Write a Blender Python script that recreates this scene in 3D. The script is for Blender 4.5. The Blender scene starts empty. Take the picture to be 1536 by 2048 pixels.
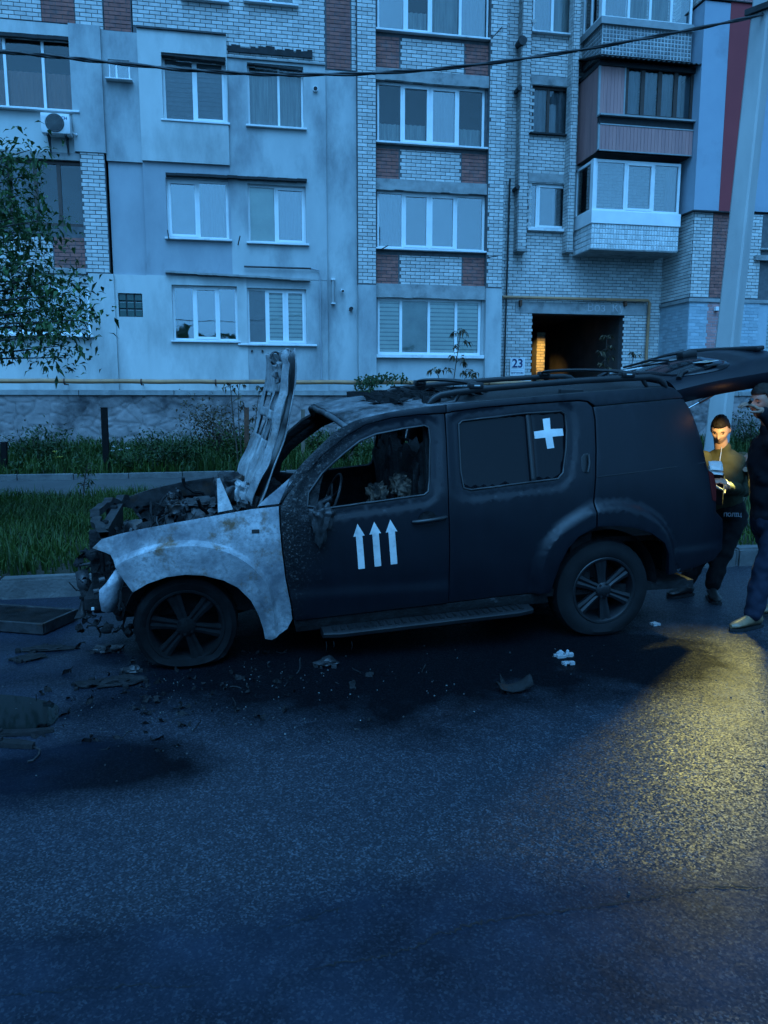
import bpy, bmesh, math, random
from mathutils import Vector, Matrix
from mathutils.geometry import delaunay_2d_cdt
from mathutils import noise as mnoise

random.seed(7)
S = bpy.context.scene
COL = S.collection
PI = math.pi
R = math.radians

# ------------------------------------------------------------------ camera
CAM_H, FOC = 1.68, 1540.0                 # eye height; focal length in pixels of a 1536 x 2048 picture
YAW, PITCH = R(11.0), R(8.28)
cam_data = bpy.data.cameras.new('camera')
cam_data.sensor_fit = 'VERTICAL'
cam_data.sensor_height = 24.0
cam_data.lens = FOC / 2048.0 * 24.0
cam_data.clip_start = 0.05
cam_data.clip_end = 400.0
cam = bpy.data.objects.new('camera', cam_data)
COL.objects.link(cam)
cam.location = (0, 0, CAM_H)
cam.rotation_euler = (PI / 2 - PITCH, 0, -YAW)
S.camera = cam

# ------------------------------------------------------------------ sky and light: overcast blue dusk
SUN_EL, SUN_AZ = R(58), R(195)
world = bpy.data.worlds.new('World')
S.world = world
world.use_nodes = True
wn = world.node_tree
wn.nodes.clear()
sky = wn.nodes.new('ShaderNodeTexSky')
sky.sky_type = 'NISHITA'
sky.sun_disc = False
sky.sun_elevation = SUN_EL
sky.sun_rotation = SUN_AZ
sky.air_density = 1.0
sky.dust_density = 3.0
bw = wn.nodes.new('ShaderNodeRGBToBW')
tint = wn.nodes.new('ShaderNodeMix')
tint.data_type = 'RGBA'
tint.blend_type = 'MULTIPLY'
tint.inputs[0].default_value = 1.0
tint.inputs[7].default_value = (0.125, 0.465, 1.0, 1)
bg = wn.nodes.new('ShaderNodeBackground')
bg.inputs[1].default_value = 0.15
wo = wn.nodes.new('ShaderNodeOutputWorld')
wn.links.new(sky.outputs[0], bw.inputs[0])
wn.links.new(bw.outputs[0], tint.inputs[6])
wn.links.new(tint.outputs[2], bg.inputs[0])
wn.links.new(bg.outputs[0], wo.inputs[0])

sun_data = bpy.data.lights.new('sun', 'SUN')
sun_data.energy = 1.0
sun_data.angle = R(60)
sun_data.color = (0.14, 0.47, 1.0)
sun = bpy.data.objects.new('sun', sun_data)
COL.objects.link(sun)
sun.rotation_euler = (R(32), 0, R(-15))
sun.location = (0, -10, 20)

S.view_settings.view_transform = 'Standard'
S.view_settings.look = 'None'
S.view_settings.exposure = 1.08
S.view_settings.gamma = 1.0
S.view_settings.use_curve_mapping = False
S.render.engine = 'CYCLES'
S.cycles.max_bounces = 6
S.cycles.transparent_max_bounces = 12
S.cycles.use_denoising = True
S.cycles.sample_clamp_indirect = 4.0

# ------------------------------------------------------------------ turning measured picture points into metres
_f = Vector((math.sin(YAW) * math.cos(PITCH), math.cos(YAW) * math.cos(PITCH), -math.sin(PITCH)))
_r = Vector((math.cos(YAW), -math.sin(YAW), 0))
_u = _r.cross(_f)
EYE = Vector((0, 0, CAM_H))

def ray(px, py):
    return _r * ((px - 768) / FOC) - _u * ((py - 1024) / FOC) + _f

def onY(px, py, y):                       # point on the vertical plane y = const (parallel to the facade)
    d = ray(px, py)
    return EYE + d * (y / d.y)

def onZ(px, py, z=0.0):                   # point on a level plane
    d = ray(px, py)
    return EYE + d * ((z - CAM_H) / d.z)

def on_plane(px, py, p0, n):
    d = ray(px, py)
    return EYE + d * ((p0 - EYE).dot(n) / d.dot(n))

# ------------------------------------------------------------------ objects
BASE = {}
def link(o, parent=None):
    COL.objects.link(o)
    if parent is not None:
        o.parent = parent
        if parent.name in BASE: o.matrix_parent_inverse = BASE[parent.name]   # parts are modelled in metres of the place
    return o

def base(name, loc, rotz=0.0):
    """an Empty at the base of a thing whose parts are modelled in place"""
    o = empty(name, loc, rotz)
    BASE[o.name] = (Matrix.Translation(loc) @ Matrix.Rotation(rotz, 4, 'Z')).inverted()
    return o

def empty(name, loc=(0, 0, 0), rotz=0.0):
    o = bpy.data.objects.new(name, None)
    o.empty_display_size = 0.1
    o.location = loc
    o.rotation_euler = (0, 0, rotz)
    return link(o)

def tag(o, label=None, cat=None, group=None, kind=None):
    if label: o['label'] = label
    if cat: o['category'] = cat
    if group: o['group'] = group
    if kind: o['kind'] = kind
    return o

class MB:
    """collects faces, then links them as one mesh object"""
    def __init__(self):
        self.v, self.f, self.var = [], [], []
    def face(self, pts, var=0.5):
        n = len(self.v)
        self.v += [tuple(p) for p in pts]
        self.f.append(tuple(range(n, n + len(pts))))
        self.var.append(var)
    def raw(self, vs, fs, var=0.5):
        n = len(self.v)
        self.v += [tuple(p) for p in vs]
        for q in fs:
            self.f.append(tuple(i + n for i in q))
            self.var.append(var)
    def box(self, a, b, var=0.5, back=True, M=None, bev=0.0):
        x0, y0, z0 = a
        x1, y1, z1 = b
        if bev > 0:
            self.bevbox(a, b, bev, var, M)
            return self
        vs = [(x0, y0, z0), (x1, y0, z0), (x1, y1, z0), (x0, y1, z0), (x0, y0, z1), (x1, y0, z1), (x1, y1, z1), (x0, y1, z1)]
        if M is not None: vs = [M @ Vector(p) for p in vs]
        fs = [(0, 1, 5, 4), (1, 2, 6, 5), (3, 0, 4, 7), (4, 5, 6, 7), (3, 2, 1, 0)]
        if back: fs.append((2, 3, 7, 6))
        self.raw(vs, fs, var)
        return self
    def bevbox(self, a, b, c, var=0.5, M=None):
        bm = bmesh.new()
        bmesh.ops.create_cube(bm, size=1.0)
        for v in bm.verts:
            v.co = Vector([(a[i] + b[i]) / 2 + v.co[i] * (b[i] - a[i]) for i in range(3)])
        bmesh.ops.bevel(bm, geom=bm.edges[:], offset=c, segments=2, profile=0.5, affect='EDGES')
        self.bm(bm, var, M)
    def bm(self, bm, var=0.5, M=None):
        bm.verts.ensure_lookup_table()
        bm.verts.index_update()
        vs = [(M @ v.co if M is not None else v.co) for v in bm.verts]
        self.raw(vs, [[v.index for v in q.verts] for q in bm.faces], var)
        bm.free()
    def tube(self, pts, r, seg=8, var=0.5, caps=True):
        pts = [Vector(p) for p in pts]
        rs = r if isinstance(r, (list, tuple)) else [r] * len(pts)
        vs, fs = [], []
        prev = None
        for i, p in enumerate(pts):
            t = (pts[min(i + 1, len(pts) - 1)] - pts[max(i - 1, 0)])
            if t.length < 1e-9: t = Vector((0, 0, 1))
            t.normalize()
            if prev is None:
                a = t.orthogonal().normalized()
            else:
                a = (prev - t * prev.dot(t))
                a = a.normalized() if a.length > 1e-6 else t.orthogonal().normalized()
            prev = a
            b = t.cross(a)
            for k in range(seg):
                w = 2 * PI * k / seg
                vs.append(p + (a * math.cos(w) + b * math.sin(w)) * rs[i])
        for i in range(len(pts) - 1):
            for k in range(seg):
                k2 = (k + 1) % seg
                fs.append((i * seg + k, i * seg + k2, (i + 1) * seg + k2, (i + 1) * seg + k))
        if caps:
            fs.append(tuple(reversed(range(seg))))
            fs.append(tuple(range((len(pts) - 1) * seg, len(pts) * seg)))
        self.raw(vs, fs, var)
        return self
    def grid(self, rows, var=0.5, closed=False):
        """rows of points (all the same length) joined into a sheet"""
        n = len(rows[0])
        vs = [p for r_ in rows for p in r_]
        fs = []
        for i in range(len(rows) - 1):
            for j in range(n if closed else n - 1):
                j2 = (j + 1) % n
                fs.append((i * n + j, i * n + j2, (i + 1) * n + j2, (i + 1) * n + j))
        self.raw(vs, fs, var)
        return self
    def mesh(self, name):
        me = bpy.data.meshes.new(name)
        me.from_pydata(self.v, [], self.f)
        at = me.attributes.new('var', 'FLOAT', 'FACE')
        at.data.foreach_set('value', self.var)
        return me
    def build(self, name, mat, parent=None, smooth=None, weld=False, solid=0, bevel=0, offset=-1):
        me = self.mesh(name)
        if mat is not None: me.materials.append(mat)
        if weld:
            b = bmesh.new(); b.from_mesh(me)
            bmesh.ops.remove_doubles(b, verts=b.verts, dist=1e-4)
            bmesh.ops.recalc_face_normals(b, faces=b.faces)
            b.to_mesh(me); b.free()
        if smooth is not None:
            me.polygons.foreach_set('use_smooth', [True] * len(me.polygons))
            me.set_sharp_from_angle(angle=R(smooth))
        o = link(bpy.data.objects.new(name, me), parent)
        if solid:
            m = o.modifiers.new('solid', 'SOLIDIFY'); m.thickness = solid; m.offset = offset
        if bevel:
            m = o.modifiers.new('bevel', 'BEVEL'); m.width = bevel; m.segments = 2; m.limit_method = 'ANGLE'; m.angle_limit = R(40)
        return o

def dup(o, parent=None, M=None):
    c = o.copy()
    COL.objects.link(c)
    if parent is not None: c.parent = parent
    for ch in list(o.children):
        dup(ch, c)
    return c

# ------------------------------------------------------------------ materials
def srgb(r, g, b):
    f = lambda c: (c / 255 / 12.92) if c / 255 <= 0.04045 else ((c / 255 + 0.055) / 1.055) ** 2.4
    return (f(r), f(g), f(b), 1)

class NT:
    def __init__(self, m):
        self.t = m.node_tree
        self.n = self.t.nodes
    def add(self, typ, **kw):
        x = self.n.new(typ)
        for k, v in kw.items(): setattr(x, k, v)
        return x
    def ln(self, a, b): self.t.links.new(a, b)
    def noise(self, co, scale, detail=4, rough=0.6, dist=0.0):
        x = self.add('ShaderNodeTexNoise')
        x.inputs['Scale'].default_value = scale
        x.inputs['Detail'].default_value = detail
        x.inputs['Roughness'].default_value = rough
        x.inputs['Distortion'].default_value = dist
        self.ln(co, x.inputs['Vector'])
        return x.outputs[0]
    def ramp(self, fac, stops):
        x = self.add('ShaderNodeValToRGB')
        e = x.color_ramp.elements
        while len(e) < len(stops): e.new(0.5)
        for q, (p, c) in zip(e, stops):
            q.position = p
            q.color = c if len(c) == 4 else (*c, 1)
        self.ln(fac, x.inputs[0])
        return x.outputs[0]
    def mix(self, fac, a, b, mode='MIX'):
        x = self.add('ShaderNodeMix', data_type='RGBA', blend_type=mode)
        for s, i in ((fac, 0), (a, 6), (b, 7)):
            if hasattr(s, 'links'): self.ln(s, x.inputs[i])
            else: x.inputs[i].default_value = s if i == 0 else (s if len(s) == 4 else (*s, 1))
        return x.outputs[2]
    def math(self, op, a, b=0.0):
        x = self.add('ShaderNodeMath', operation=op)
        for s, i in ((a, 0), (b, 1)):
            if hasattr(s, 'links'): self.ln(s, x.inputs[i])
            else: x.inputs[i].default_value = s
        return x.outputs[0]
    def mapping(self, co, scale=(1, 1, 1), rot=(0, 0, 0), loc=(0, 0, 0)):
        x = self.add('ShaderNodeMapping')
        x.inputs['Scale'].default_value = scale
        x.inputs['Rotation'].default_value = rot
        x.inputs['Location'].default_value = loc
        self.ln(co, x.inputs['Vector'])
        return x.outputs[0]

def base_mat(name, rough=0.6, metal=0.0, spec=0.5):
    m = bpy.data.materials.new(name)
    m.use_nodes = True
    nt = NT(m)
    p = nt.n['Principled BSDF']
    p.inputs['Roughness'].default_value = rough
    p.inputs['Metallic'].default_value = metal
    p.inputs['Specular IOR Level'].default_value = spec
    tc = nt.add('ShaderNodeTexCoord')
    return m, nt, p, tc.outputs['Object']

def bump(nt, p, h, strength=0.3, dist=0.01):
    b = nt.add('ShaderNodeBump')
    b.inputs['Strength'].default_value = strength
    b.inputs['Distance'].default_value = dist
    nt.ln(h, b.inputs['Height'])
    nt.ln(b.outputs[0], p.inputs['Normal'])
    return b

def simple(name, c1, c2=None, scale=6, rough=0.6, metal=0.0, spec=0.5, bscale=0, bstr=0.3, bdist=0.005, var=None, lo=0.35, hi=0.65, stretch=(1, 1, 1), dirt=None, dirt_scale=1.5, dirt_lo=0.55, dirt_hi=0.75):
    """two-tone noise colour with optional per-face / per-object value, dirt layer and bump"""
    m, nt, p, co = base_mat(name, rough, metal, spec)
    co2 = nt.mapping(co, stretch) if stretch != (1, 1, 1) else co
    c1 = (*c1, 1) if len(c1) == 3 else c1
    if c2 is None: c2 = tuple(x * 0.8 for x in c1[:3]) + (1,)
    else: c2 = (*c2, 1) if len(c2) == 3 else c2
    n = nt.noise(co2, scale, 5)
    col = nt.ramp(n, [(lo, c1), (hi, c2)])
    if dirt:
        d = nt.noise(nt.mapping(co, stretch, loc=(3.1, 7.7, 1.3)), dirt_scale, 6, 0.65)
        fac = nt.ramp(d, [(dirt_lo, (0, 0, 0)), (dirt_hi, (1, 1, 1))])
        col = nt.mix(fac, col, dirt)
    if var:
        if var == 'face':
            a = nt.add('ShaderNodeAttribute', attribute_name='var')
            v = a.outputs['Fac']
        else:
            v = nt.add('ShaderNodeObjectInfo').outputs['Random']
        s = nt.math('MULTIPLY_ADD', v, 0.3)
        s.node.inputs[2].default_value = 0.82
        g = nt.add('ShaderNodeCombineColor')
        for i in range(3): nt.ln(s, g.inputs[i])
        col = nt.mix(1.0, col, g.outputs[0], 'MULTIPLY')
    nt.ln(col, p.inputs['Base Color'])
    if bscale:
        bump(nt, p, nt.noise(co, bscale, 4), bstr, bdist)
    return m

# walls
M_STUCCO = simple('grey_stucco', (0.46, 0.48, 0.47), (0.38, 0.40, 0.40), 1.3, 0.9, bscale=60, bstr=0.25, bdist=0.004, dirt=(0.17, 0.185, 0.195), dirt_scale=0.8, dirt_lo=0.46, dirt_hi=0.72, stretch=(1, 1, 0.45))
M_STUCCO_L = simple('pale_stucco', (0.56, 0.57, 0.55), (0.48, 0.49, 0.47), 1.1, 0.9, bscale=60, bstr=0.25, bdist=0.004, dirt=(0.25, 0.26, 0.255), dirt_scale=0.7, dirt_lo=0.46, dirt_hi=0.74, stretch=(1, 1, 0.4))
M_STUCCO_D = simple('darker_stucco', (0.35, 0.37, 0.39), (0.28, 0.30, 0.32), 1.4, 0.9, bscale=60, bstr=0.25, bdist=0.004, dirt=(0.17, 0.18, 0.19), dirt_scale=0.8, stretch=(1, 1, 0.45))
M_BLUEWALL = simple('blue_grey_render', (0.30, 0.36, 0.42), (0.27, 0.33, 0.39), 1.0, 0.9, bscale=60, bstr=0.2, bdist=0.003, dirt=(0.22, 0.26, 0.30), dirt_scale=0.6)
M_REDWALL = simple('red_render', (0.30, 0.045, 0.05), (0.26, 0.04, 0.045), 1.0, 0.9, bscale=60, bstr=0.2, bdist=0.003)
M_MORTAR = simple('mortar', (0.12, 0.123, 0.127), (0.08, 0.082, 0.085), 8, 0.95, bscale=80)
M_WBRICK = simple('white_brick', (0.58, 0.56, 0.53), (0.48, 0.47, 0.45), 9, 0.9, bscale=90, bstr=0.3, bdist=0.004, var='face', dirt=(0.22, 0.21, 0.20), dirt_scale=3.0, dirt_lo=0.6, dirt_hi=0.85)
M_WBRICK1 = simple('white_brick_single', (0.58, 0.56, 0.53), (0.48, 0.47, 0.45), 9, 0.9, bscale=90, bstr=0.3, bdist=0.004, var='object', dirt=(0.22, 0.21, 0.20), dirt_scale=3.0, dirt_lo=0.6, dirt_hi=0.85)
M_RBRICK = simple('red_brick', (0.36, 0.125, 0.095), (0.23, 0.09, 0.08), 8, 0.9, bscale=90, bstr=0.3, bdist=0.004, var='face', dirt=(0.16, 0.12, 0.12), dirt_scale=4.0, dirt_lo=0.5, dirt_hi=0.8)
M_YBRICK = simple('yellow_brick', (0.50, 0.42, 0.28), (0.40, 0.33, 0.2), 8, 0.9, bscale=90, var='face')
M_GBRICK = simple('painted_grey_brick', (0.36, 0.44, 0.48), (0.32, 0.39, 0.43), 4, 0.8, bscale=80, var='face')
M_PBRICK = simple('painted_pink_brick', (0.50, 0.24, 0.22), (0.42, 0.20, 0.19), 4, 0.8, bscale=80, var='face')
M_CONC = simple('concrete', (0.34, 0.34, 0.33), (0.23, 0.23, 0.225), 3.5, 0.9, bscale=50, bstr=0.5, bdist=0.008, dirt=(0.11, 0.11, 0.11), dirt_scale=2.2)
M_POLE = simple('pole_concrete', (0.45, 0.45, 0.43), (0.36, 0.36, 0.35), 3.0, 0.9, bscale=70, bstr=0.4, bdist=0.004, dirt=(0.27, 0.27, 0.26), dirt_scale=1.3, stretch=(1, 1, 0.3))
M_DARKREC = simple('dark_felt_recess', (0.03, 0.032, 0.035), (0.02, 0.02, 0.02), 6, 0.95)  # felt strips; on openings, slots and recesses it paints their inner dark
M_PVC = simple('white_pvc', (0.80, 0.80, 0.79), (0.72, 0.72, 0.72), 3, 0.35)
M_SILL = simple('white_sill', (0.74, 0.74, 0.74), (0.62, 0.62, 0.62), 3, 0.4, dirt=(0.4, 0.4, 0.4), dirt_scale=2.5)
M_BROWNFR = simple('brown_frame', (0.055, 0.03, 0.022), (0.035, 0.02, 0.016), 10, 0.5)
M_PINKPAN = simple('pinkish_panel', (0.44, 0.21, 0.19), (0.36, 0.17, 0.16), 2.5, 0.6, stretch=(4, 4, 0.3), dirt=(0.24, 0.13, 0.125), dirt_scale=1.2)
M_TILEG = simple('grey_tile', (0.17, 0.18, 0.18), (0.09, 0.095, 0.10), 4, 0.5, var='face', dirt=(0.4, 0.4, 0.4), dirt_scale=3.0, dirt_lo=0.6, dirt_hi=0.75)
M_GROUT = simple('white_grout', (0.55, 0.55, 0.54), (0.3, 0.3, 0.3), 3, 0.9)
M_TILEW = simple('white_tile', (0.68, 0.68, 0.66), (0.56, 0.56, 0.55), 5, 0.35, var='face', dirt=(0.33, 0.32, 0.30), dirt_scale=2.5, dirt_lo=0.58, dirt_hi=0.8)
M_METALD = simple('dark_metal', (0.05, 0.05, 0.052), (0.03, 0.03, 0.03), 9, 0.5, 0.6)
M_RUST = simple('rusty_iron', (0.16, 0.06, 0.03), (0.07, 0.035, 0.025), 12, 0.85, bscale=60, bstr=0.5)
M_YPIPE = simple('yellow_gas_pipe', (0.46, 0.22, 0.10), (0.32, 0.16, 0.085), 3, 0.55, dirt=(0.10, 0.075, 0.05), dirt_scale=3.0, dirt_lo=0.58, dirt_hi=0.72)
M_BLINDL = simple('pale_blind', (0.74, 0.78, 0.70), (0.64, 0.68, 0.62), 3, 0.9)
M_BLINDD = simple('darker_blind', (0.42, 0.48, 0.45), (0.30, 0.36, 0.34), 3, 0.9)  # darker green-grey cloth, also the backing behind striped blinds
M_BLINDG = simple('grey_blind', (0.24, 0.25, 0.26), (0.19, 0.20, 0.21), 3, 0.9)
M_CURT = simple('pale_curtain', (0.50, 0.50, 0.48), (0.30, 0.31, 0.31), 2.2, 0.95, stretch=(6, 6, 0.4))
M_CURTD = simple('dull_curtain', (0.20, 0.21, 0.23), (0.11, 0.12, 0.13), 2.0, 0.95, stretch=(5, 5, 0.4))
M_CURTR = simple('reddish_curtain', (0.40, 0.20, 0.16), (0.30, 0.16, 0.14), 2.0, 0.95, stretch=(5, 5, 0.4))
M_ROOM = simple('dim_room', (0.055, 0.06, 0.065), (0.035, 0.038, 0.04), 1.5, 0.95)
M_RUBBER = simple('black_plastic', (0.012, 0.012, 0.013), (0.02, 0.02, 0.021), 5, 0.45)
M_PVCGREY = simple('grey_plastic', (0.30, 0.31, 0.31), (0.24, 0.25, 0.25), 5, 0.5)

def glass_mat(name, refl, tint):
    m = bpy.data.materials.new(name)
    m.use_nodes = True
    nt = NT(m)
    out = nt.n['Material Output']
    nt.n.remove(nt.n['Principled BSDF'])
    tr = nt.add('ShaderNodeBsdfTransparent'); tr.inputs[0].default_value = (*tint, 1)
    gl = nt.add('ShaderNodeBsdfGlossy'); gl.inputs['Roughness'].default_value = 0.02
    gl.inputs[0].default_value = (0.95, 0.95, 0.95, 1)
    fr = nt.add('ShaderNodeFresnel'); fr.inputs[0].default_value = 1.5
    a = nt.math('MULTIPLY', fr.outputs[0], 1.0)
    a = nt.math('ADD', a, refl)
    tc = nt.add('ShaderNodeTexCoord')
    bp = nt.add('ShaderNodeBump'); bp.inputs['Strength'].default_value = 0.08; bp.inputs['Distance'].default_value = 0.02
    nt.ln(nt.noise(tc.outputs['Object'], 2.2, 1), bp.inputs['Height'])
    nt.ln(bp.outputs[0], gl.inputs['Normal'])
    mx = nt.add('ShaderNodeMixShader')
    nt.ln(a, mx.inputs[0]); nt.ln(tr.outputs[0], mx.inputs[1]); nt.ln(gl.outputs[0], mx.inputs[2])
    nt.ln(mx.outputs[0], out.inputs[0])
    return m
M_GLASS = glass_mat('window_glass', 0.17, (0.86, 0.90, 0.90))
M_GLASSC = glass_mat('clear_window_glass', 0.01, (0.93, 0.96, 0.96))
# ================================================================== the apartment building
YF = 20.0                                  # facade plane
apt = base('apartment_building', (4, YF, 0))
tag(apt, 'four storey apartment block of white brick and patched grey stucco behind the burnt car', 'building')

def X(px, py, y=YF): return onY(px, py, y).x
def Z(px, py, y=YF): return onY(px, py, y).z

def rect(xl, xr, yt, yb, xref=None, y=YF):
    """picture measurements of an upright rectangle on the facade -> x0, x1, z0, z1 in metres"""
    xref = xl if xref is None else xref
    ym = (yt + yb) / 2
    return (X(xl, ym, y), X(xr, ym, y), Z(xref, yb, y), Z(xref, yt, y))

def cut_cells(x0, x1, z0, z1, holes):
    xs = sorted({x0, x1, *[min(max(h[i], x0), x1) for h in holes for i in (0, 1)]})
    zs = sorted({z0, z1, *[min(max(h[i], z0), z1) for h in holes for i in (2, 3)]})
    for i in range(len(xs) - 1):
        for j in range(len(zs) - 1):
            cx, cz = (xs[i] + xs[i + 1]) / 2, (zs[j] + zs[j + 1]) / 2
            if not any(h[0] < cx < h[1] and h[2] < cz < h[3] for h in holes):
                yield xs[i], xs[i + 1], zs[j], zs[j + 1]

def wall(name, x0, x1, z0, z1, y, mat, holes=(), depth=0.2, parent=None, bev=0):
    """wall face on y with openings; the openings and the outer rim are returned to depth"""
    m = MB()
    holes = [h for h in holes if h[0] < x1 and h[1] > x0 and h[2] < z1 and h[3] > z0]
    for a, b, c, d in cut_cells(x0, x1, z0, z1, holes):
        m.face([(a, y, c), (b, y, c), (b, y, d), (a, y, d)])
    for h in list(holes) + [(x0, x1, z0, z1)]:
        a, b, c, d = max(h[0], x0), min(h[1], x1), max(h[2], z0), min(h[3], z1)
        for p, q in (((a, c), (a, d)), ((b, d), (b, c)), ((a, d), (b, d)), ((b, c), (a, c))):
            m.face([(p[0], y, p[1]), (q[0], y, q[1]), (q[0], y + depth, q[1]), (p[0], y + depth, p[1])])
    return m.build(name, mat, apt if parent is None else parent)

BR_L, BR_H, BR_J = 0.255, 0.0885, 0.016    # brick length with joint, course height, joint
SINGLE = []                                # places of the bricks that become parts of their own
single_mesh = None

def bricks(m, x0, x1, z0, z1, y, holes=(), proud=0.012, axis='x', single=False, seedoff=0, L=BR_L, Hc=BR_H, J=BR_J, rough=0.003):
    """running bond of brick faces; axis 'x' faces the street, axis 'y' faces -x (x0, x1 are then y values and y is the x plane)"""
    rnd = random.Random(int(x0 * 100) * 31 + int(z0 * 100) + seedoff)
    k0 = int(math.floor(z0 / Hc))
    k = k0
    while k * Hc < z1 - 0.02:
        a = max(k * Hc, z0) + J / 2
        b = min((k + 1) * Hc, z1) - J / 2
        off = (0.5 * L if k % 2 else 0) + rnd.uniform(-0.008, 0.008)
        i = int(math.floor((x0 - off) / L))
        while i * L + off < x1 - 0.01:
            p = max(i * L + off, x0) + J / 2
            q = min((i + 1) * L + off, x1) - J / 2
            i += 1
            if q - p < 0.03 or b - a < 0.02: continue
            cx, cz = (p + q) / 2, (a + b) / 2
            if any(h[0] - 0.03 < cx < h[1] + 0.03 and h[2] < cz < h[3] for h in holes):
                # clip at the opening
                for h in holes:
                    if h[2] < cz < h[3]:
                        if p < h[0] < q: q = h[0] - 0.003
                        elif p < h[1] < q: p = h[1] + 0.003
                if q - p < 0.03 or any(h[0] < (p + q) / 2 < h[1] and h[2] < cz < h[3] for h in holes): continue
            d = proud + rnd.uniform(-rough, rough)
            v = rnd.random()
            if single and axis == 'x' and q - p > L - J - 0.004 and b - a > Hc - J - 0.004:
                SINGLE.append(((p + q) / 2, y, (a + b) / 2, d, v))
                continue
            if axis == 'x':
                m.box((p, y - d, a), (q, y + 0.004, b), v, back=False)
            else:
                M = Matrix(((0, 1, 0, 0), (1, 0, 0, 0), (0, 0, 1, 0), (0, 0, 0, 1)))
                n0 = len(m.f)
                m.box((p, y - d, a), (q, y + 0.004, b), v, back=False, M=M)
                for t in range(n0, len(m.f)): m.f[t] = tuple(reversed(m.f[t]))
        k += 1

white, red, grey, pink = MB(), MB(), MB(), MB()

# ---- windows -----------------------------------------------------------------
def window(r, splits, y, fr=M_PVC, sill=M_SILL, fill=None, sash=(), w=0.055, sillw=0.05, label=None, parent=None, sill_over=0.06):
    """r = x0,x1,z0,z1; splits = x of the mullions; fill per pane: what hangs behind the glass"""
    x0, x1, z0, z1 = r
    f = MB()
    d0, d1 = y - 0.035, y + 0.03
    f.box((x0, d0, z0), (x1, d1, z0 + w)); f.box((x0, d0, z1 - w), (x1, d1, z1))
    f.box((x0, d0 + 0.002, z0 + w), (x0 + w, d1, z1 - w)); f.box((x1 - w, d0 + 0.002, z0 + w), (x1, d1, z1 - w))
    edges = [x0 + w] + [s for s in splits] + [x1 - w]
    for s in splits:
        f.box((s - w * 0.55, d0 + 0.003, z0 + w), (s + w * 0.55, d1, z1 - w))
    panes = []
    for i in range(len(edges) - 1):
        a = edges[i] + (w * 0.55 if i else 0)
        b = edges[i + 1] - (w * 0.55 if i < len(splits) else 0)
        c, d = z0 + w, z1 - w
        if i in sash:                      # opening casement: its own slim frame, a little proud
            t = 0.045
            e = d0 - 0.012
            f.box((a - 0.01, e, c - 0.01), (b + 0.01, d1 - 0.01, c + t)); f.box((a - 0.01, e, d - t), (b + 0.01, d1 - 0.01, d + 0.01))
            f.box((a - 0.01, e + 0.001, c + t), (a + t, d1 - 0.01, d - t)); f.box((b - t, e + 0.001, c + t), (b + 0.01, d1 - 0.01, d - t))
            a, b, c, d = a + t, b - t, c + t, d - t
        panes.append((a, b, c, d))
    wo = f.build('window', fr, apt if parent is None else parent)
    if label: wo['label'] = label
    if sill is not None:
        MB().box((x0 - sill_over, y - 0.24, z0 - sillw), (x1 + sill_over, y + 0.02, z0 - 0.004)).build('sill', sill, wo, bevel=0.008)
    for i, (a, b, c, d) in enumerate(panes):
        g = MB().box((a - 0.004, y - 0.006, c - 0.004), (b + 0.004, y + 0.006, d + 0.004))
        k = (fill[i] if fill and i < len(fill) else None)
        g.build('pane', M_GLASSC if fr is M_BROWNFR or k in ('zl', 'zd', 'zg', 'flat', 'c', 'clow', 'crl') else M_GLASS, wo)
        if k is None: continue
        yb = y + 0.035
        if k in ('zl', 'zd', 'zg'):        # day and night blind: strips with gaps
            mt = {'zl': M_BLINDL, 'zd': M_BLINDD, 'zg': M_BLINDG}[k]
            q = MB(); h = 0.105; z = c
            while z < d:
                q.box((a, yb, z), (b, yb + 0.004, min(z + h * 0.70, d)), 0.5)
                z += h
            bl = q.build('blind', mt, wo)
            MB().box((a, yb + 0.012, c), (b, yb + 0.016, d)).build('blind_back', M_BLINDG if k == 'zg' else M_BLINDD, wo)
        elif k in ('flat', 'flatg'):
            MB().box((a, yb, c), (b, yb + 0.004, d)).build('blind', M_BLINDL if k == 'flat' else M_BLINDG, wo)
        else:                              # curtain with folds: full, left or right part of the pane
            mt = {'c': M_CURT, 'cd': M_CURTD, 'cr': M_CURTR, 'cl': M_CURT, 'cdl': M_CURTD, 'cdr': M_CURTD, 'clow': M_CURT, 'crl': M_CURTR}[k]
            a2, b2, d2 = a, b, d
            if k in ('cdl', 'cl'): b2 = a + (b - a) * 0.42
            if k == 'cdr': a2 = a + (b - a) * 0.6
            if k in ('clow',): d2 = c + (d - c) * 0.33
            if k == 'crl': d2 = c + (d - c) * 0.55
            n = max(8, int((b2 - a2) / 0.025))
            rows = [[(a2 + (b2 - a2) * t / n, yb + 0.05 + 0.02 * math.sin(t * 1.3 + zz) + 0.012 * math.sin(t * 2.9), zz) for t in range(n + 1)] for zz in (c, d2)]
            MB().grid(rows).build('curtain', mt, wo, smooth=180)
    return wo

YW = YF + 0.13
P_Z = Z(700, 781, 19.62)                    # top of the plinth ledge

def mull(xs, py, y=YW): return [X(x, py, y) for x in xs]

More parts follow.
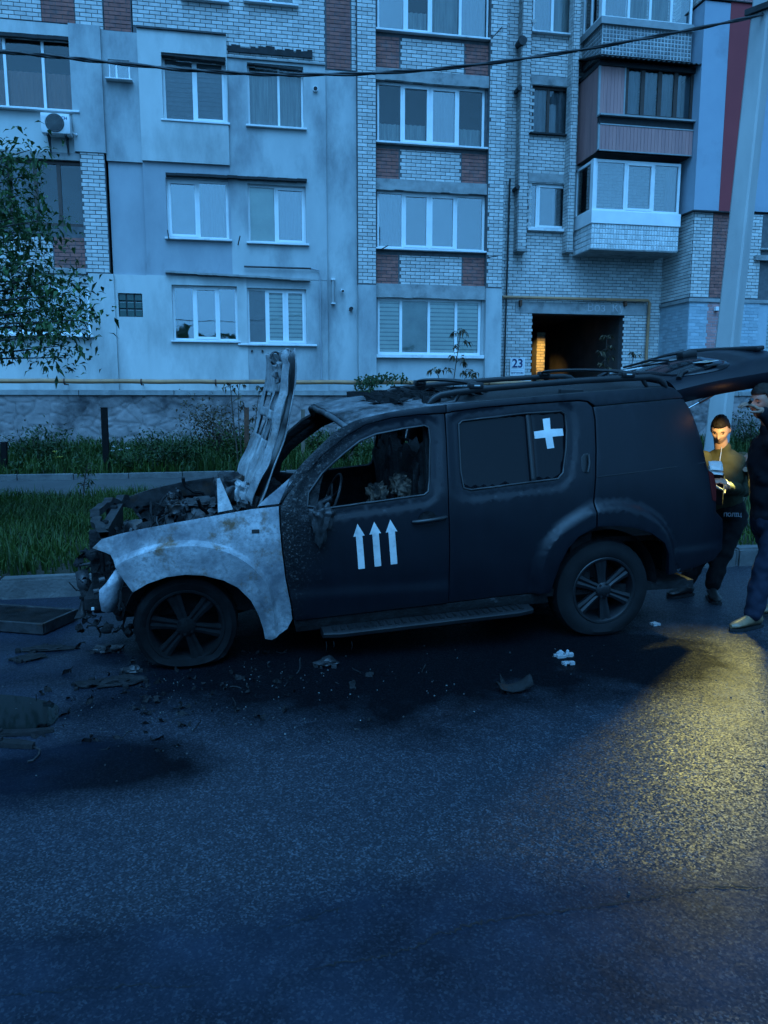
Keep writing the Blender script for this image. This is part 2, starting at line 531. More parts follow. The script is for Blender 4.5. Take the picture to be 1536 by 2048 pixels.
# hole rectangles, measured on the window plane
w_a1 = rect(-75, 153, 76, 222, 77, YW); w_a2 = rect(19, 172, 322, 453, 100, YW); w_a3 = rect(-60, 182, 566, 671, 140, YW)
w_c1 = rect(326, 453, 112, 243, 328, YW); w_c2 = rect(495, 606, 130, 254, 497, YW)
w_c3 = rect(334, 457, 358, 477, 336, YW); w_c4 = rect(496, 611, 370, 486, 497, YW)
w_c5 = rect(346, 475, 571, 681, 348, YW); w_c6 = rect(495, 612, 577, 688, 496, YW)
w_t1 = list(rect(366, 452, -60, 2, 370, YW)); w_t2 = list(rect(491, 590, -60, 8, 500, YW))
w_t1[3] = w_t1[2] + 1.4; w_t2[3] = w_t2[2] + 1.4
w_s1 = rect(218, 261, 122, 163, 220, YW); w_s2 = rect(238, 286, 587, 634, 240, YW)
w_d0 = list(rect(753, 978, -60, 63, 753, YW)); w_d0[3] = w_d0[2] + 1.55
w_d1 = rect(753, 968, 164, 286, 753, YW); w_d2 = rect(753, 968, 382, 497, 753, YW); w_d3 = rect(754, 960, 596, 709, 755, YW)

TOP = 21.0
z_a_top = Z(100, 45)                        # lower edge of the bare brickwork of the top storey
# --- left bay
x_l = -9.0
xa1 = X(150, 300); xb1 = X(212, 300); xb2 = X(284, 300)
z318 = Z(240, 322); z548 = Z(250, 549); z300 = Z(190, 306)
wall('wall', x_l, xa1, z300 - 0.02, z_a_top, YF + 0.03, M_STUCCO_L, [w_a1])
wall('wall', xa1, xb1, z300, Z(180, 52), YF - 0.06, M_STUCCO)
wall('wall', xb1, xb2, z318, Z(240, 62), YF + 0.02, M_STUCCO, [w_s1])
wall('wall', xb1 + 0.02, xb2, z548, z318, YF + 0.09, M_STUCCO_D)
xp0, xp1 = X(166, 430), X(215, 430)
wall('wall', xp0, xp1, z548, z300, YF - 0.02, M_MORTAR)
bricks(white, xp0, xp1, z548, z300, YF - 0.02)
# spandrel with red end under the brown window, lintel strips
z_sp1, z_sp0 = Z(140, 474), Z(140, 536)
wall('wall', x_l, xp0, z_sp0, z300 - 0.03, YF + 0.05, M_MORTAR, [w_a2])
bricks(white, x_l, X(106, 500), z_sp0, z_sp1, YF + 0.05)
bricks(red, X(107, 500), xp0, z_sp0, z_sp1, YF + 0.05)
MB().box((x_l, YF - 0.01, w_a2[3]), (xp0, YF + 0.12, z300 - 0.03)).build('lintel', M_CONC, apt, bevel=0.01)
MB().box((x_l, YF - 0.01, z548 - 0.02), (xp0, YF + 0.12, z_sp0)).build('lintel', M_CONC, apt, bevel=0.01)
z_g = P_Z
wall('wall', x_l, X(182, 650), z_g, z548 - 0.03, YF + 0.04, M_STUCCO_L, [w_a3])
wall('wall', X(182, 650), X(232, 650), z_g, z548, YF - 0.03, M_STUCCO_L)
wall('wall', X(232, 650), X(297, 650), z_g, z548, YF + 0.03, M_STUCCO_L, [w_s2])
wall('wall', X(297, 650), X(495, 650), z_g, z548, YF - 0.03, M_STUCCO_L, [w_c5])
# --- stucco bay
xc1 = X(653, 400); xc2 = X(714, 400)
z_m1 = Z(300, 61)
z_m2 = Z(560, 125)
wall('wall', xb2, X(457, 250), Z(300, 323), z_m1, YF - 0.08, M_STUCCO_L, [w_c1])
wall('wall', xb2, X(457, 250), z548, Z(300, 323), YF + 0.0, M_STUCCO_D, [w_c3], 0.25)
wall('wall', X(457, 250), xc1, z548, z_m2, YF - 0.02, M_STUCCO, [w_c2, w_c3, w_c4])
wall('wall', X(495, 650), xc1, z_g, z548, YF - 0.01, M_STUCCO, [w_c6, w_c5])
wall('wall', xc1, xc2, z_g, Z(690, 140), YF + 0.06, M_STUCCO)
MB().box((X(458, 250), YF - 0.07, z_m2), (xc1, YF + 0.05, z_m2 + 0.05)).build('ledge', M_CONC, apt, bevel=0.01)
MB().box((xb2, YF - 0.13, z_m1), (X(457, 250), YF + 0.05, z_m1 + 0.04)).build('ledge', M_METALD, apt)
# ragged strip above the right stucco patch
rg = MB()
for i in range(22):
    a = X(455, 100) + (X(622, 100) - X(455, 100)) * i / 22
    b = a + 0.12
    h = random.uniform(0.10, 0.2)
    rg.box((a, YF - 0.015 - random.uniform(0, 0.03), Z(456, 103)), (b, YF + 0.05, Z(456, 103) + h))
rg.build('ledge', M_DARKREC, apt)
# --- bare brickwork of the top storey on the left
top_holes = [w_t1, w_t2]
segs = [(x_l, X(82, 20), 'w'), (X(82, 20), X(149, 20), 'r'), (X(149, 20), X(205, 20), 'w'), (X(207, 20), X(261, 20), 'r'), (X(264, 20), X(650, 20), 'w')]
for a, b, c in segs:
    zb = z_a_top if b < X(160, 20) else (Z(240, 62) if b < X(270, 20) else z_m2 + 0.05)
    if b > X(300, 20): zb = z_m2
    wall('wall', a, b + 0.01, zb, TOP, YF + 0.03, M_MORTAR, top_holes if c == 'w' else ())
    hl = list(top_holes) + ([(xb2 - 0.1, X(457, 250), 0, z_m1 + 0.05)] if b > X(300, 20) else [])
    bricks(white if c == 'w' else red, a, b, zb, TOP, YF + 0.03, hl)
wall('wall', X(650, 60), X(716, 60), Z(690, 140), TOP, YF + 0.05, M_MORTAR)
bricks(red, X(653, 60), X(702, 60), Z(680, 138), TOP, YF + 0.05)
bricks(white, X(703, 60), X(715, 60), Z(680, 138), TOP, YF + 0.05)

# windows of the left bays
window(w_a1, mull((12, 88), 150), YW, fill=('crl', 'crl', 'crl'), sill=M_SILL)
window(w_a2, mull((73, 120), 390), YW, fr=M_BROWNFR, fill=('cdl', None, None), sill=None, w=0.075)
window(w_a3, mull((46, 120), 620), YW, fill=(None, None, None), w=0.07)
window(w_c1, mull((388,), 180), YW, fill=('zg', 'zg'), w=0.06, sash=(1,))
window(w_c2, mull((557,), 190), YW, fill=('c', 'c'), w=0.05)
window(w_c3, mull((397,), 420), YW, fill=('flatg', 'cd'), w=0.06, sash=(0,))
window(w_c4, mull((551,), 430), YW, fill=('flat', 'cd'), w=0.05, sash=(1,))
window(w_c5, mull((389, 437), 625), YW, fill=(None, None, None), sash=(1,), w=0.055)
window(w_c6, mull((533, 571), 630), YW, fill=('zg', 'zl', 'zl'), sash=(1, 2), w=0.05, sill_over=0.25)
window(w_t1, [(w_t1[0] + w_t1[1]) / 2], YW, fill=('c', 'c'))
window(w_t2, [(w_t2[0] + w_t2[1]) / 2], YW, fill=('c', 'c'))
window(w_s1, mull((234,), 145), YW - 0.04, w=0.035, sill=M_SILL, sillw=0.035)
# glass block light: nine blocks in a frame
gb = MB()
x0, x1, z0, z1 = w_s2
gb.box((x0, YF + 0.10, z0), (x1, YF + 0.16, z1))
gbo = gb.build('window', M_METALD, apt)
for i in range(3):
    for j in range(3):
        a, b = x0 + (x1 - x0) * i / 3 + 0.012, x0 + (x1 - x0) * (i + 1) / 3 - 0.012
        c, d = z0 + (z1 - z0) * j / 3 + 0.012, z0 + (z1 - z0) * (j + 1) / 3 - 0.012
        MB().box((a, YF + 0.07, c), (b, YF + 0.099, d)).build('glass_block', simple('green_glass', (0.02, 0.06, 0.055), (0.03, 0.08, 0.07), 9, 0.15) if i + j == 0 else bpy.data.materials['green_glass'], gbo, bevel=0.015)

# dark ledges, rods and brackets on the stucco
def ledge(xl, xr, yl, yr, y0=YF - 0.16, h=0.06, mat=M_DARKREC):
    a, b = onY(xl, yl, y0), onY(xr, yr, y0)
    m = MB(); n = 14
    for i in range(n):
        t0, t1 = i / n, (i + 1) / n
        p, q = a.lerp(b, t0), a.lerp(b, t1)
        s = random.uniform(-0.008, 0.008)
        m.box((p.x, y0 + s, p.z - h / 2 + s), (q.x + 0.001, YF + 0.05, p.z + h / 2 + s))
    return m.build('ledge', mat, apt)
ledge(331, 614, 347, 360)
ledge(330, 621, 543, 560, h=0.045, mat=M_CONC)
ledge(322, 450, 108, 122, YF - 0.14, 0.035)
ledge(494, 605, 126, 141, YF - 0.08, 0.03)
ledge(-5, 150, 66, 78, YF - 0.05, 0.08)
for (xa, ya, xb, yb, q) in ((335, 460, 338, 480, 0.25), (476, 490, 480, 472, 0.3), (760, 500, 776, 491, 0.35), (972, 515, 996, 512, 0.4), (1008, 50, 985, 75, 0.5)):
    a, b = onY(xa, ya, YF - 0.05), onY(xb, yb, YF - q)
    MB().tube([a, b], 0.014, 6).build('bracket', M_METALD, apt)
MB().tube([onY(488, 533, YF - 0.1), onY(622, 537, YF - 0.1)], 0.022, 8).build('rod', M_METALD, apt)
gp = [onY(622, 537, YF - 0.07), onY(638, 541, YF - 0.07), onY(640, 548, YF - 0.07), onY(643, 757, YF - 0.07)]
MB().tube(gp, 0.016, 8).build('gas_riser', M_STUCCO_D, apt)
for (px, py) in ((504, 702), (525, 702)):
    p = onY(px, py, YF - 0.05)
    MB().tube([p, p + Vector((0, 0.08, 0))], 0.03, 8).build('peg', M_METALD, apt)
for (px, py, r) in ((631, 177, 0.05), (703, 617, 0.035)):
    p = onY(px, py, YF - 0.10)
    o = MB().tube([p, p + Vector((0, 0.2, 0))], r + 0.012, 14).build('vent_pipe', M_SILL if r > 0.04 else M_METALD, apt, smooth=40)
    MB().tube([p + Vector((0, -0.004, 0)), p + Vector((0, 0.1, 0))], r, 14).build('opening', M_DARKREC, o)

# --- the bay of wide windows between two brick piers
yP = YF - 0.12
xd0, xd1 = xc2, X(752, 420, yP); xd2, xd3 = X(972, 420), X(1007, 420, yP)
z_d = Z(735, 570, yP)
for a, b in ((xd0, xd1), (xd2, xd3)):
    wall('pier', a, b, z_d, TOP, yP, M_MORTAR, depth=0.5)
    bricks(white, a, b, z_d, TOP, yP, single=True)
    wall('pier', a, b, z_g, z_d, yP - 0.035, M_STUCCO, depth=0.5)
holes = [w_d0, w_d1, w_d2, w_d3]
wall('wall', xd1, xd2, z_d, TOP, YF + 0.03, M_MORTAR, holes)
wall('wall', xd1, xd2, z_g, z_d, YF + 0.02, M_STUCCO, holes)
for (y1, y0, xs) in ((70, 136, (751, 799, 929, 978)), (295, 357, (751, 798, 923, 972)), (508, 567, (752, 797, 924, 968))):
    zt, zb = Z(752, y1), Z(752, y0)
    ym = (y1 + y0) / 2
    bricks(red, xd1, X(xs[1], ym), zb, zt, YF + 0.03)
    bricks(white, X(xs[1] + 2, ym), X(xs[2], ym), zb, zt, YF + 0.03, single=True)
    bricks(red, X(xs[2] + 1, ym), xd2, zb, zt, YF + 0.03)
    li = MB()
    n = 12
    zl = {136: w_d1[3], 357: w_d2[3], 567: w_d3[3]}[y0]
    for i in range(n):
        a, b = xd1 + (xd2 - xd1) * i / n, xd1 + (xd2 - xd1) * (i + 1) / n
        li.box((a, YF - 0.05 - random.uniform(0, 0.015), zl + random.uniform(-0.01, 0.01)), (b + 0.001, YF + 0.1, zb))
    li.build('lintel', M_CONC, apt)
window(w_d0, mull((809, 861, 920), 20), YW, fill=(None, 'clow', 'c', 'cd'), sash=(1,), w=0.06)
window(w_d1, mull((803, 859, 915), 225), YW, fill=('clow', 'clow', 'cd', 'clow'), sash=(1, 2), w=0.06)
window(w_d2, mull((805, 858, 911), 440), YW, fill=('cd', None, 'flatg', None), sash=(1, 2), w=0.06)
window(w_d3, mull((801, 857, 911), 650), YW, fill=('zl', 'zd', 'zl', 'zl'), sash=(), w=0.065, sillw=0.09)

# --- recessed part with the passage
YE = 21.5
xe0, xe1 = xd3 - 0.2, X(1379, 600) + 0.05
def rE(*a): return rect(*a, y=YE + 0.1)
w_e0 = list(rE(1064, 1148, -60, 67, 1066)); w_e0[3] = w_e0[2] + 1.5
w_e1 = rE(1061, 1143, 172, 268, 1062); w_e2 = rE(1055, 1133, 366, 458, 1056)
pas = (X(1062, 690, YE), X(1246, 690, YE), 1.9, Z(1062, 627, YE))
doors = [(9.9, 12.0, Z(1170, 470, YE) + 0.1, Z(1170, 330, YE)), (9.9, 12.0, Z(1170, 290, YE), Z(1170, 140, YE))]
holesE = [w_e0, w_e1, w_e2, pas]
wall('wall', xe0, xe1, 1.9, TOP, YE, M_MORTAR, holesE, 0.3)
zlin = Z(1150, 606, YE)
band = (X(1030, 610, YE), X(1300, 610, YE), pas[3], zlin)
bricks(white, xe0, xe1, 1.9, TOP, YE, holesE + [band], rough=0.006)
MB().box((band[0], YE - 0.03, band[2] + 0.003), (band[1], YE + 0.1, band[3])).build('lintel', M_CONC, apt, bevel=0.01)
window(w_e0, mull((1104,), 30, YE + 0.1), YE + 0.1, fill=('cd', 'c'), w=0.07)
window(w_e1, mull((1096,), 220, YE + 0.1), YE + 0.12, fr=M_BROWNFR, fill=('cd', 'cd'), sill=M_DARKREC, w=0.07)
window(w_e2, mull((1073,), 410, YE + 0.1), YE + 0.1, fill=('cl', 'cdr'), sash=(1,), w=0.06, sillw=0.08)
for w_ in (w_e1, w_e2):
    MB().box((w_[0] - 0.05, YE - 0.03, w_[3] + 0.002), (w_[1] + 0.1, YE + 0.1, w_[3] + 0.24)).build('lintel', M_CONC, apt, bevel=0.01)
for (a, b, zb) in ((X(1037, 400, YE - 0.3), X(1055, 400, YE - 0.3), Z(1040, 498, YE - 0.3)), (X(1136, 400, YE - 0.3), X(1149, 400, YE - 0.3), Z(1140, 500, YE - 0.3))):
    wall('pier', a, b, zb, TOP, YE - 0.3, M_MORTAR, depth=0.35)
    bricks(white, a, b, zb, TOP, YE - 0.3)
    bricks(white, YE - 0.3, YE, zb, TOP, a, axis='y')
    MB().box((a - 0.02, YE - 0.33, zb - 0.06), (b + 0.02, YE, zb)).build('ledge', M_CONC, apt)
# passage through the house
t = MB()
xa, xb, zc = pas[0] - 1.2, pas[1] + 0.02, pas[3] + 0.25  # left side widened into an added recess that hides the lamp
t.face([(xa, YE + 0.3, 1.9), (xb, YE + 0.3, 1.9), (xb, 29, 1.9), (xa, 29, 1.9)])
t.face([(xa, YE + 0.3, zc), (xa, 29, zc), (xb, 29, zc), (xb, YE + 0.3, zc)])
t.face([(xb, YE + 0.3, 1.9), (xb, YE + 0.3, zc), (xb, 29, zc), (xb, 29, 1.9)])
t.face([(xa, YE + 0.3, 1.9), (xa, 29, 1.9), (xa, 29, zc), (xa, YE + 0.3, zc)])
t.face([(xa, 29, 1.9), (xb, 29, 1.9), (xb, 29, zc), (xa, 29, zc)])  # added dark end wall, stands in for the black of the yard
t.face([(xa, YE + 0.29, 1.9), (xa, YE + 0.29, zc), (pas[0], YE + 0.29, zc), (pas[0], YE + 0.29, 1.9)])
t.build('passage', simple('dark_plaster', (0.10, 0.085, 0.075), (0.06, 0.055, 0.05), 2, 0.95), apt)
yq = 24.6
q0, q1 = X(1073, 700, yq), X(1090, 700, yq)
wall('pier', q0, q1, 1.9, Z(1080, 664, yq), yq, M_MORTAR, depth=0.4)
yb_ = MB(); bricks(yb_, q0, q1, 1.9, Z(1080, 664, yq), yq)
yb_.build('brickwork', M_YBRICK, apt)['kind'] = 'stuff'
pl = bpy.data.lights.new('passage_lamp', 'SPOT'); pl.energy = 300; pl.color = (1.0, 0.62, 0.16); pl.shadow_soft_size = 0.05; pl.spot_size = R(30); pl.spot_blend = 0.8
po = link(bpy.data.objects.new('passage_lamp', pl)); po.location = (q0 - 0.75, YE + 1.0, 4.0)
po.rotation_euler = (Vector(((q0 + q1) / 2, yq, 3.1)) - Vector(po.location)).to_track_quat('-Z', 'Y').to_euler()

# --- projecting part on the right
xf = X(1379, 600); yR = YF
z_f1, z_f0 = Z(1383, 421), Z(1379, 600)
xw1, xr1 = X(1421, 520), X(1492, 420)
wall('wall', xf, xr1 + 0.9, z_f0, z_f1, YF, M_MORTAR, depth=1.5)
bricks(white, xf, xw1, z_f0 + 0.05, z_f1, YF)
bricks(white, YF, YE, z_f0 + 0.05, z_f1, xf, axis='y')
bricks(red, xw1 + 0.01, X(1478, 520), z_f0 + 0.05, z_f1, YF)
wall('wall', xf, xr1 + 0.9, 1.9, z_f0 - 0.04, YF - 0.01, M_GBRICK, depth=1.51)
xg1 = X(1411, 660)
bricks(grey, xf, xg1, 1.9, z_f0 - 0.05, YF - 0.01, proud=0.008, rough=0.002, J=0.014)
bricks(grey, YF, YE, 1.9, z_f0 - 0.05, xf, axis='y', proud=0.008, rough=0.002, J=0.014)
bricks(pink, xg1 + 0.005, X(1470, 660), 1.9, z_f0 - 0.05, YF - 0.01, proud=0.008, rough=0.002, J=0.014)
MB().box((xf - 0.05, YF - 0.06, z_f0 - 0.05), (xr1 + 6, YE, z_f0 + 0.045)).build('ledge', M_CONC, apt, bevel=0.008)
# rendered upper storeys
xq = xf - 0.07
z_f2 = Z(1418, 5)
wall('wall', xq, X(1434, 420), z_f1, z_f2, YF - 0.08, M_BLUEWALL, depth=1.58)
wall('wall', X(1434, 420), X(1485, 425), z_f1 - 0.02, z_f2 + 0.03, YF - 0.09, M_REDWALL, depth=1.5)
wall('wall', X(1485, 425), xr1 + 7, Z(1510, 424), TOP, YF - 0.06, M_BLUEWALL, depth=1.5)
MB().box((xq - 0.03, YF - 0.12, z_f1 - 0.035), (X(1485, 425), YE, z_f1 - 0.001)).build('ledge', M_METALD, apt)
wall('wall', xf, xr1 + 0.6, z_f2 + 0.04, TOP, YF, M_MORTAR, depth=1.5)
bricks(white, xf, X(1440, 5), z_f2 + 0.05, TOP, YF)
bricks(white, YF, YE, z_f2 + 0.05, TOP, xf, axis='y')
bricks(pink, X(1452, 5), xr1 + 0.5, z_f2 + 0.05, TOP, YF)
MB().box((xq - 0.03, YF - 0.13, z_f2 + 0.032), (X(1485, 425), YE, z_f2 + 0.06)).build('ledge', M_METALD, apt)
# right of the pole
xk0, xk1 = X(1494, 600), X(1516, 560)
wall('wall', xk0 - 0.3, xk1, z_f0, Z(1510, 430), YF - 0.03, M_MORTAR, depth=0.5)
bricks(white, xk0 - 0.3, xk1, z_f0 + 0.05, Z(1510, 430), YF - 0.03)
bricks(grey, xk0 - 0.6, X(1513, 680), 1.9, z_f0 - 0.05, YF - 0.03, proud=0.008, J=0.014)
wall('wall', xk0 - 0.6, X(1513, 680), 1.9, z_f0 - 0.04, YF - 0.03, M_GBRICK, depth=0.4)
w_k1 = (xk1 + 0.02, xk1 + 2.2, Z(1525, 497), Z(1525, 434)); w_k2 = (X(1516, 680), X(1516, 680) + 1.8, Z(1525, 705), Z(1525, 615))
wall('wall', xk1, xk1 + 6, 1.9, Z(1510, 430), YF + 0.06, M_STUCCO, [w_k1, w_k2])
window(w_k1, [w_k1[0] + 0.8], YF + 0.14, fr=M_BROWNFR, sill=M_CONC, fill=(None, 'cd'))
window(w_k2, [w_k2[0] + 0.55, w_k2[0] + 1.2], YF + 0.12, fill=('zl', 'zl', 'zl'))
MB().box((xk0 + 0.1, YF - 0.15, Z(1515, 522)), (xk1 + 3, YF + 0.1, Z(1515, 512))).build('ledge', M_CONC, apt)
bricks(red, xk1 + 0.03, xk1 + 3, z_f0 + 0.05, Z(1525, 546), YF + 0.06)

# core behind everything: floors and party walls stop the view through the rooms
MB().box((x_l, YF + 0.75, 0.0), (xe0 + 0.05, YF + 6, TOP)).build('core', M_ROOM, apt)
MB().box((xe0 + 0.05, YE + 0.8, zc + 0.02), (xe1 + 0.1, YF + 9, TOP)).build('core', M_ROOM, apt)
MB().box((xe0 + 0.05, YE + 0.31, 0.0), (xa - 0.01, YF + 9, zc + 0.01)).build('core', M_ROOM, apt)
MB().box((xb + 0.01, YE + 0.31, 0.0), (xe1 + 0.1, YF + 9, zc + 0.01)).build('core', M_ROOM, apt)
MB().box((xf + 0.2, YE + 0.05, 0.0), (xr1 + 8, YF + 8, TOP)).build('core', M_ROOM, apt)
MB().box((x_l, YF - 0.1, TOP), (xr1 + 8, YF + 9, TOP + 0.25)).build('roof', M_CONC, apt)

# ---- balconies ----------------------------------------------------------------
YB = 20.3
xb0 = X(1182, 497, YB)
def balcony_frame(z0, z1, wside, label):
    pass
# lowest: glazed, white tiled parapet
bz0, bz1 = Z(1182, 497, YB), Z(1182, 446, YB)
xb1_ = X(1357, 480, YB)
b1 = MB().box((xb0 + 0.02, YB + 0.02, bz0 - 0.02), (xb1_ - 0.02, YE, bz1 - 0.0)).build('balcony', M_CONC, apt)
b1['label'] = 'lowest balcony with white tiled parapet and white framed glazing'
tm = MB()
def tiles(m, x0, x1, z0, z1, y, nx, nz, axis='x', gap=0.006, pillow=0.012):
    rnd = random.Random(nx * 7 + nz)
    for i in range(nx):
        for j in range(nz):
            a, b = x0 + (x1 - x0) * i / nx + gap / 2, x0 + (x1 - x0) * (i + 1) / nx - gap / 2
            c, d = z0 + (z1 - z0) * j / nz + gap / 2, z0 + (z1 - z0) * (j + 1) / nz - gap / 2
            e = 0.25 * min(b - a, d - c)
            P = [(a, y, c), (b, y, c), (b, y, d), (a, y, d), (a + e, y - pillow, c + e), (b - e, y - pillow, c + e), (b - e, y - pillow, d - e), (a + e, y - pillow, d - e)]
            F = [(4, 5, 6, 7), (0, 1, 5, 4), (1, 2, 6, 5), (2, 3, 7, 6), (3, 0, 4, 7)]
            if axis == 'y':
                P = [(q[1], q[0], q[2]) for q in P]
                F = [tuple(reversed(f)) for f in F]
            m.raw(P, F, rnd.random())
tiles(tm, xb0, xb1_, bz0, bz1, YB + 0.012, 32, 5)
tiles(tm, YB + 0.02, YE - 0.02, bz0, bz1, xb0 + 0.012, 14, 5, 'y')
tm.build('tile', M_TILEW, b1)['kind'] = 'stuff'
zs1 = Z(1182, 420, YB)
MB().box((xb0 - 0.03, YB - 0.03, bz1), (xb1_ + 0.02, YE, zs1)).build('fascia', M_PVC, b1, bevel=0.008)
zt1 = Z(1195, 316, YB)
wz = (xb0 + 0.05, xb1_, zs1, zt1)
window((wz[0] + 0.02, wz[1], wz[2], wz[3]), mull((1249, 1305), 380, YB + 0.1), YB + 0.10, fill=(None, None, 'cdr'), sash=(1,), sill=None, w=0.07)
side = MB()
for a, b in (((zs1), (zs1 + 0.07)), ((zt1 - 0.07), zt1)): side.box((xb0 + 0.02, YB + 0.1, a), (xb0 + 0.09, YE, b))
side.box((xb0 + 0.02, YE - 0.1, zs1), (xb0 + 0.09, YE - 0.02, zt1))
side.box((xb0 + 0.0, YB + 0.03, zs1), (xb0 + 0.09, YB + 0.2, zt1))
so = side.build('side_window', M_PVC, b1)
MB().box((xb0 + 0.05, YB + 0.2, zs1 + 0.07), (xb0 + 0.06, YE - 0.1, zt1 - 0.07)).build('pane', M_GLASS, so)
# middle: pinkish panels, brown window, corrugated lid
YM = YB - 0.05
xm0, xm1 = X(1197, 200, YM), X(1385, 260, YM)
mz0 = Z(1191, 303, YM); mz1 = Z(1205, 122, YM); mzs = Z(1200, 232, YM); mzl = Z(1194, 249, YM)
b2 = MB().box((xm0, YM + 0.04, mz0), (xm1, YE, mz0 + 0.12)).build('balcony', M_METALD, apt)
b2['label'] = 'middle balcony clad in pinkish ribbed panels with a dark brown window'
def ribs(m, x0, x1, z0, z1, y, axis='x', pitch=0.1, h=0.012):
    n = max(1, int((x1 - x0) / pitch))
    for i in range(n):
        a, b = x0 + (x1 - x0) * i / n, x0 + (x1 - x0) * (i + 1) / n
        if axis == 'x': m.box((a + 0.004, y - h, z0), (b - 0.004, y + 0.01, z1)); m.box((a, y, z0), (b, y + 0.01, z1))
        else: m.box((y - h, a + 0.004, z0), (y + 0.01, b - 0.004, z1)); m.box((y, a, z0), (y + 0.01, b, z1))
xo = X(1249, 180, YM)
pm = MB(); ribs(pm, xm0 + 0.03, xo, mzs, mz1, YM); pm.build('panel', M_PINKPAN, b2)
pm = MB(); ribs(pm, xm0 - 0.02, xm1 - 0.05, mz0 + 0.02, mzl - 0.02, YM - 0.1); pm.build('panel', M_PINKPAN, b2)
pm = MB(); ribs(pm, YM + 0.02, YE, mz0, mz1, xm0 + 0.005, 'y'); ribs(pm, YM - 0.1, YM + 0.02, mz0, mzl, xm0 - 0.01, 'y'); pm.build('panel', M_PINKPAN, b2)
tr = MB()
tr.box((xm0 - 0.025, YM - 0.03, mzs), (xm0 + 0.03, YM + 0.03, mz1)); tr.box((xm0 - 0.035, YM - 0.125, mz0), (xm0 + 0.015, YM - 0.07, mzl))
tr.box((xo - 0.02, YM - 0.025, mzs), (xo + 0.02, YM + 0.02, mz1)); tr.box((xm0 - 0.02, YM - 0.2, mzs - 0.03), (xm1 + 0.02, YM + 0.03, mzs + 0.012))
tr.box((xm0 - 0.03, YM - 0.125, mzl - 0.03), (xm1 - 0.04, YM - 0.08, mzl)); tr.box((xm0 - 0.03, YM - 0.125, mz0), (xm1 - 0.04, YM - 0.08, mz0 + 0.025))
tr.build('trim', M_PVCGREY, b2)
MB().box((xm0 - 0.0, YM - 0.09, mzl), (xm1 - 0.02, YM + 0.02, mzs - 0.03)).build('recess', M_DARKREC, b2)
window((xo + 0.02, xm1, mzs + 0.015, mz1 - 0.02), mull((1286, 1320, 1352), 190, YM), YM + 0.05, fr=M_BROWNFR, sill=None, w=0.10, fill=('cd', 'cd', 'cd', 'cdl'))
MB().box((xm0 - 0.03, YM - 0.06, mz1 - 0.12), (xm1 + 0.15, YE, mz1 - 0.0)).build('lid_board', M_DARKREC, b2)
rows = []
n = 90
for yy, dz in ((YM - 0.32, -0.06), (YE, 0.42)):
    rows.append([(xm0 - 0.2 + (xm1 + 0.35 - xm0 + 0.2) * i / n, yy, mz1 + 0.06 + dz + 0.022 * math.sin(i * 1.6)) for i in range(n + 1)])
MB().grid(rows).build('lid', M_METALD, b2, solid=0.012)
# top: tiled parapet in grey
YT = YB - 0.02
xt0, xt1 = X(1203, 85, YT), X(1382, 110, YT)
tz0, tz1, tzs = Z(1203, 107, YT), Z(1203, 48, YT), Z(1203, 33, YT)
b3 = MB().box((xt0 + 0.02, YT + 0.012, tz0), (xt1, YE, tz1)).build('balcony', M_GROUT, apt)
b3['label'] = 'top balcony with a parapet of small dark grey tiles'
tg = MB()
tiles(tg, xt0 + 0.03, xt1, tz0, tz1, YT + 0.012, 26, 7, gap=0.022, pillow=0.008)
tiles(tg, YT + 0.04, YE - 0.02, tz0, tz1, xt0 + 0.02, 12, 7, 'y', gap=0.022, pillow=0.008)
tg.build('tile', M_TILEG, b3)['kind'] = 'stuff'
MB().box((xt0 - 0.05, YT - 0.06, tz1), (xt1 + 0.02, YE, tzs)).build('fascia', M_PVCGREY, b3, bevel=0.008)
tw = (xt0 + 0.04, xt1, tzs, tzs + 1.4)
window(tw, mull((1256, 1299, 1341), 20, YT + 0.1), YT + 0.08, fill=('cd', 'c', 'c', 'cdr'), sill=None, w=0.06)
sd = MB()
sd.box((xt0, YT + 0.1, tzs), (xt0 + 0.07, YE, tzs + 0.07)); sd.box((xt0, YT + 0.1, tzs + 1.33), (xt0 + 0.07, YE, tzs + 1.4))
sd.box((xt0, YE - 0.1, tzs), (xt0 + 0.07, YE - 0.02, tzs + 1.4)); sd.box((xt0, YT + 0.65, tzs), (xt0 + 0.07, YT + 0.71, tzs + 1.4)); sd.box((xt0 - 0.01, YT + 0.03, tzs), (xt0 + 0.07, YT + 0.2, tzs + 1.4))
so = sd.build('side_window', M_PVC, b3)
MB().box((xt0 + 0.03, YT + 0.2, tzs + 0.07), (xt0 + 0.04, YE - 0.1, tzs + 1.33)).build('pane', M_GLASS, so)

# brickwork: three hundred whole bricks of the middle bay are parts, the rest is joined
random.Random(3).shuffle(SINGLE)
SINGLE.sort(key=lambda s: -(1.0 if s[2] < 9.2 else 0))
rest = SINGLE[300:]
for (cx, y, cz, d, v) in rest:
    white.box((cx - (BR_L - BR_J) / 2, y - d, cz - (BR_H - BR_J) / 2), (cx + (BR_L - BR_J) / 2, y + 0.004, cz + (BR_H - BR_J) / 2), v, back=False)
bm0 = MB().box((-(BR_L - BR_J) / 2, -0.012, -(BR_H - BR_J) / 2), ((BR_L - BR_J) / 2, 0.006, (BR_H - BR_J) / 2), back=False).mesh('brick')
bm0.materials.append(M_WBRICK1)
for (cx, y, cz, d, v) in SINGLE[:300]:
    o = bpy.data.objects.new('brick', bm0)
    link(o, apt)
    o.location = (cx, y + 0.012 - d, cz)
for m, mt in ((white, M_WBRICK), (red, M_RBRICK), (grey, M_GBRICK), (pink, M_PBRICK)):
    m.build('brickwork', mt, apt)['kind'] = 'stuff'

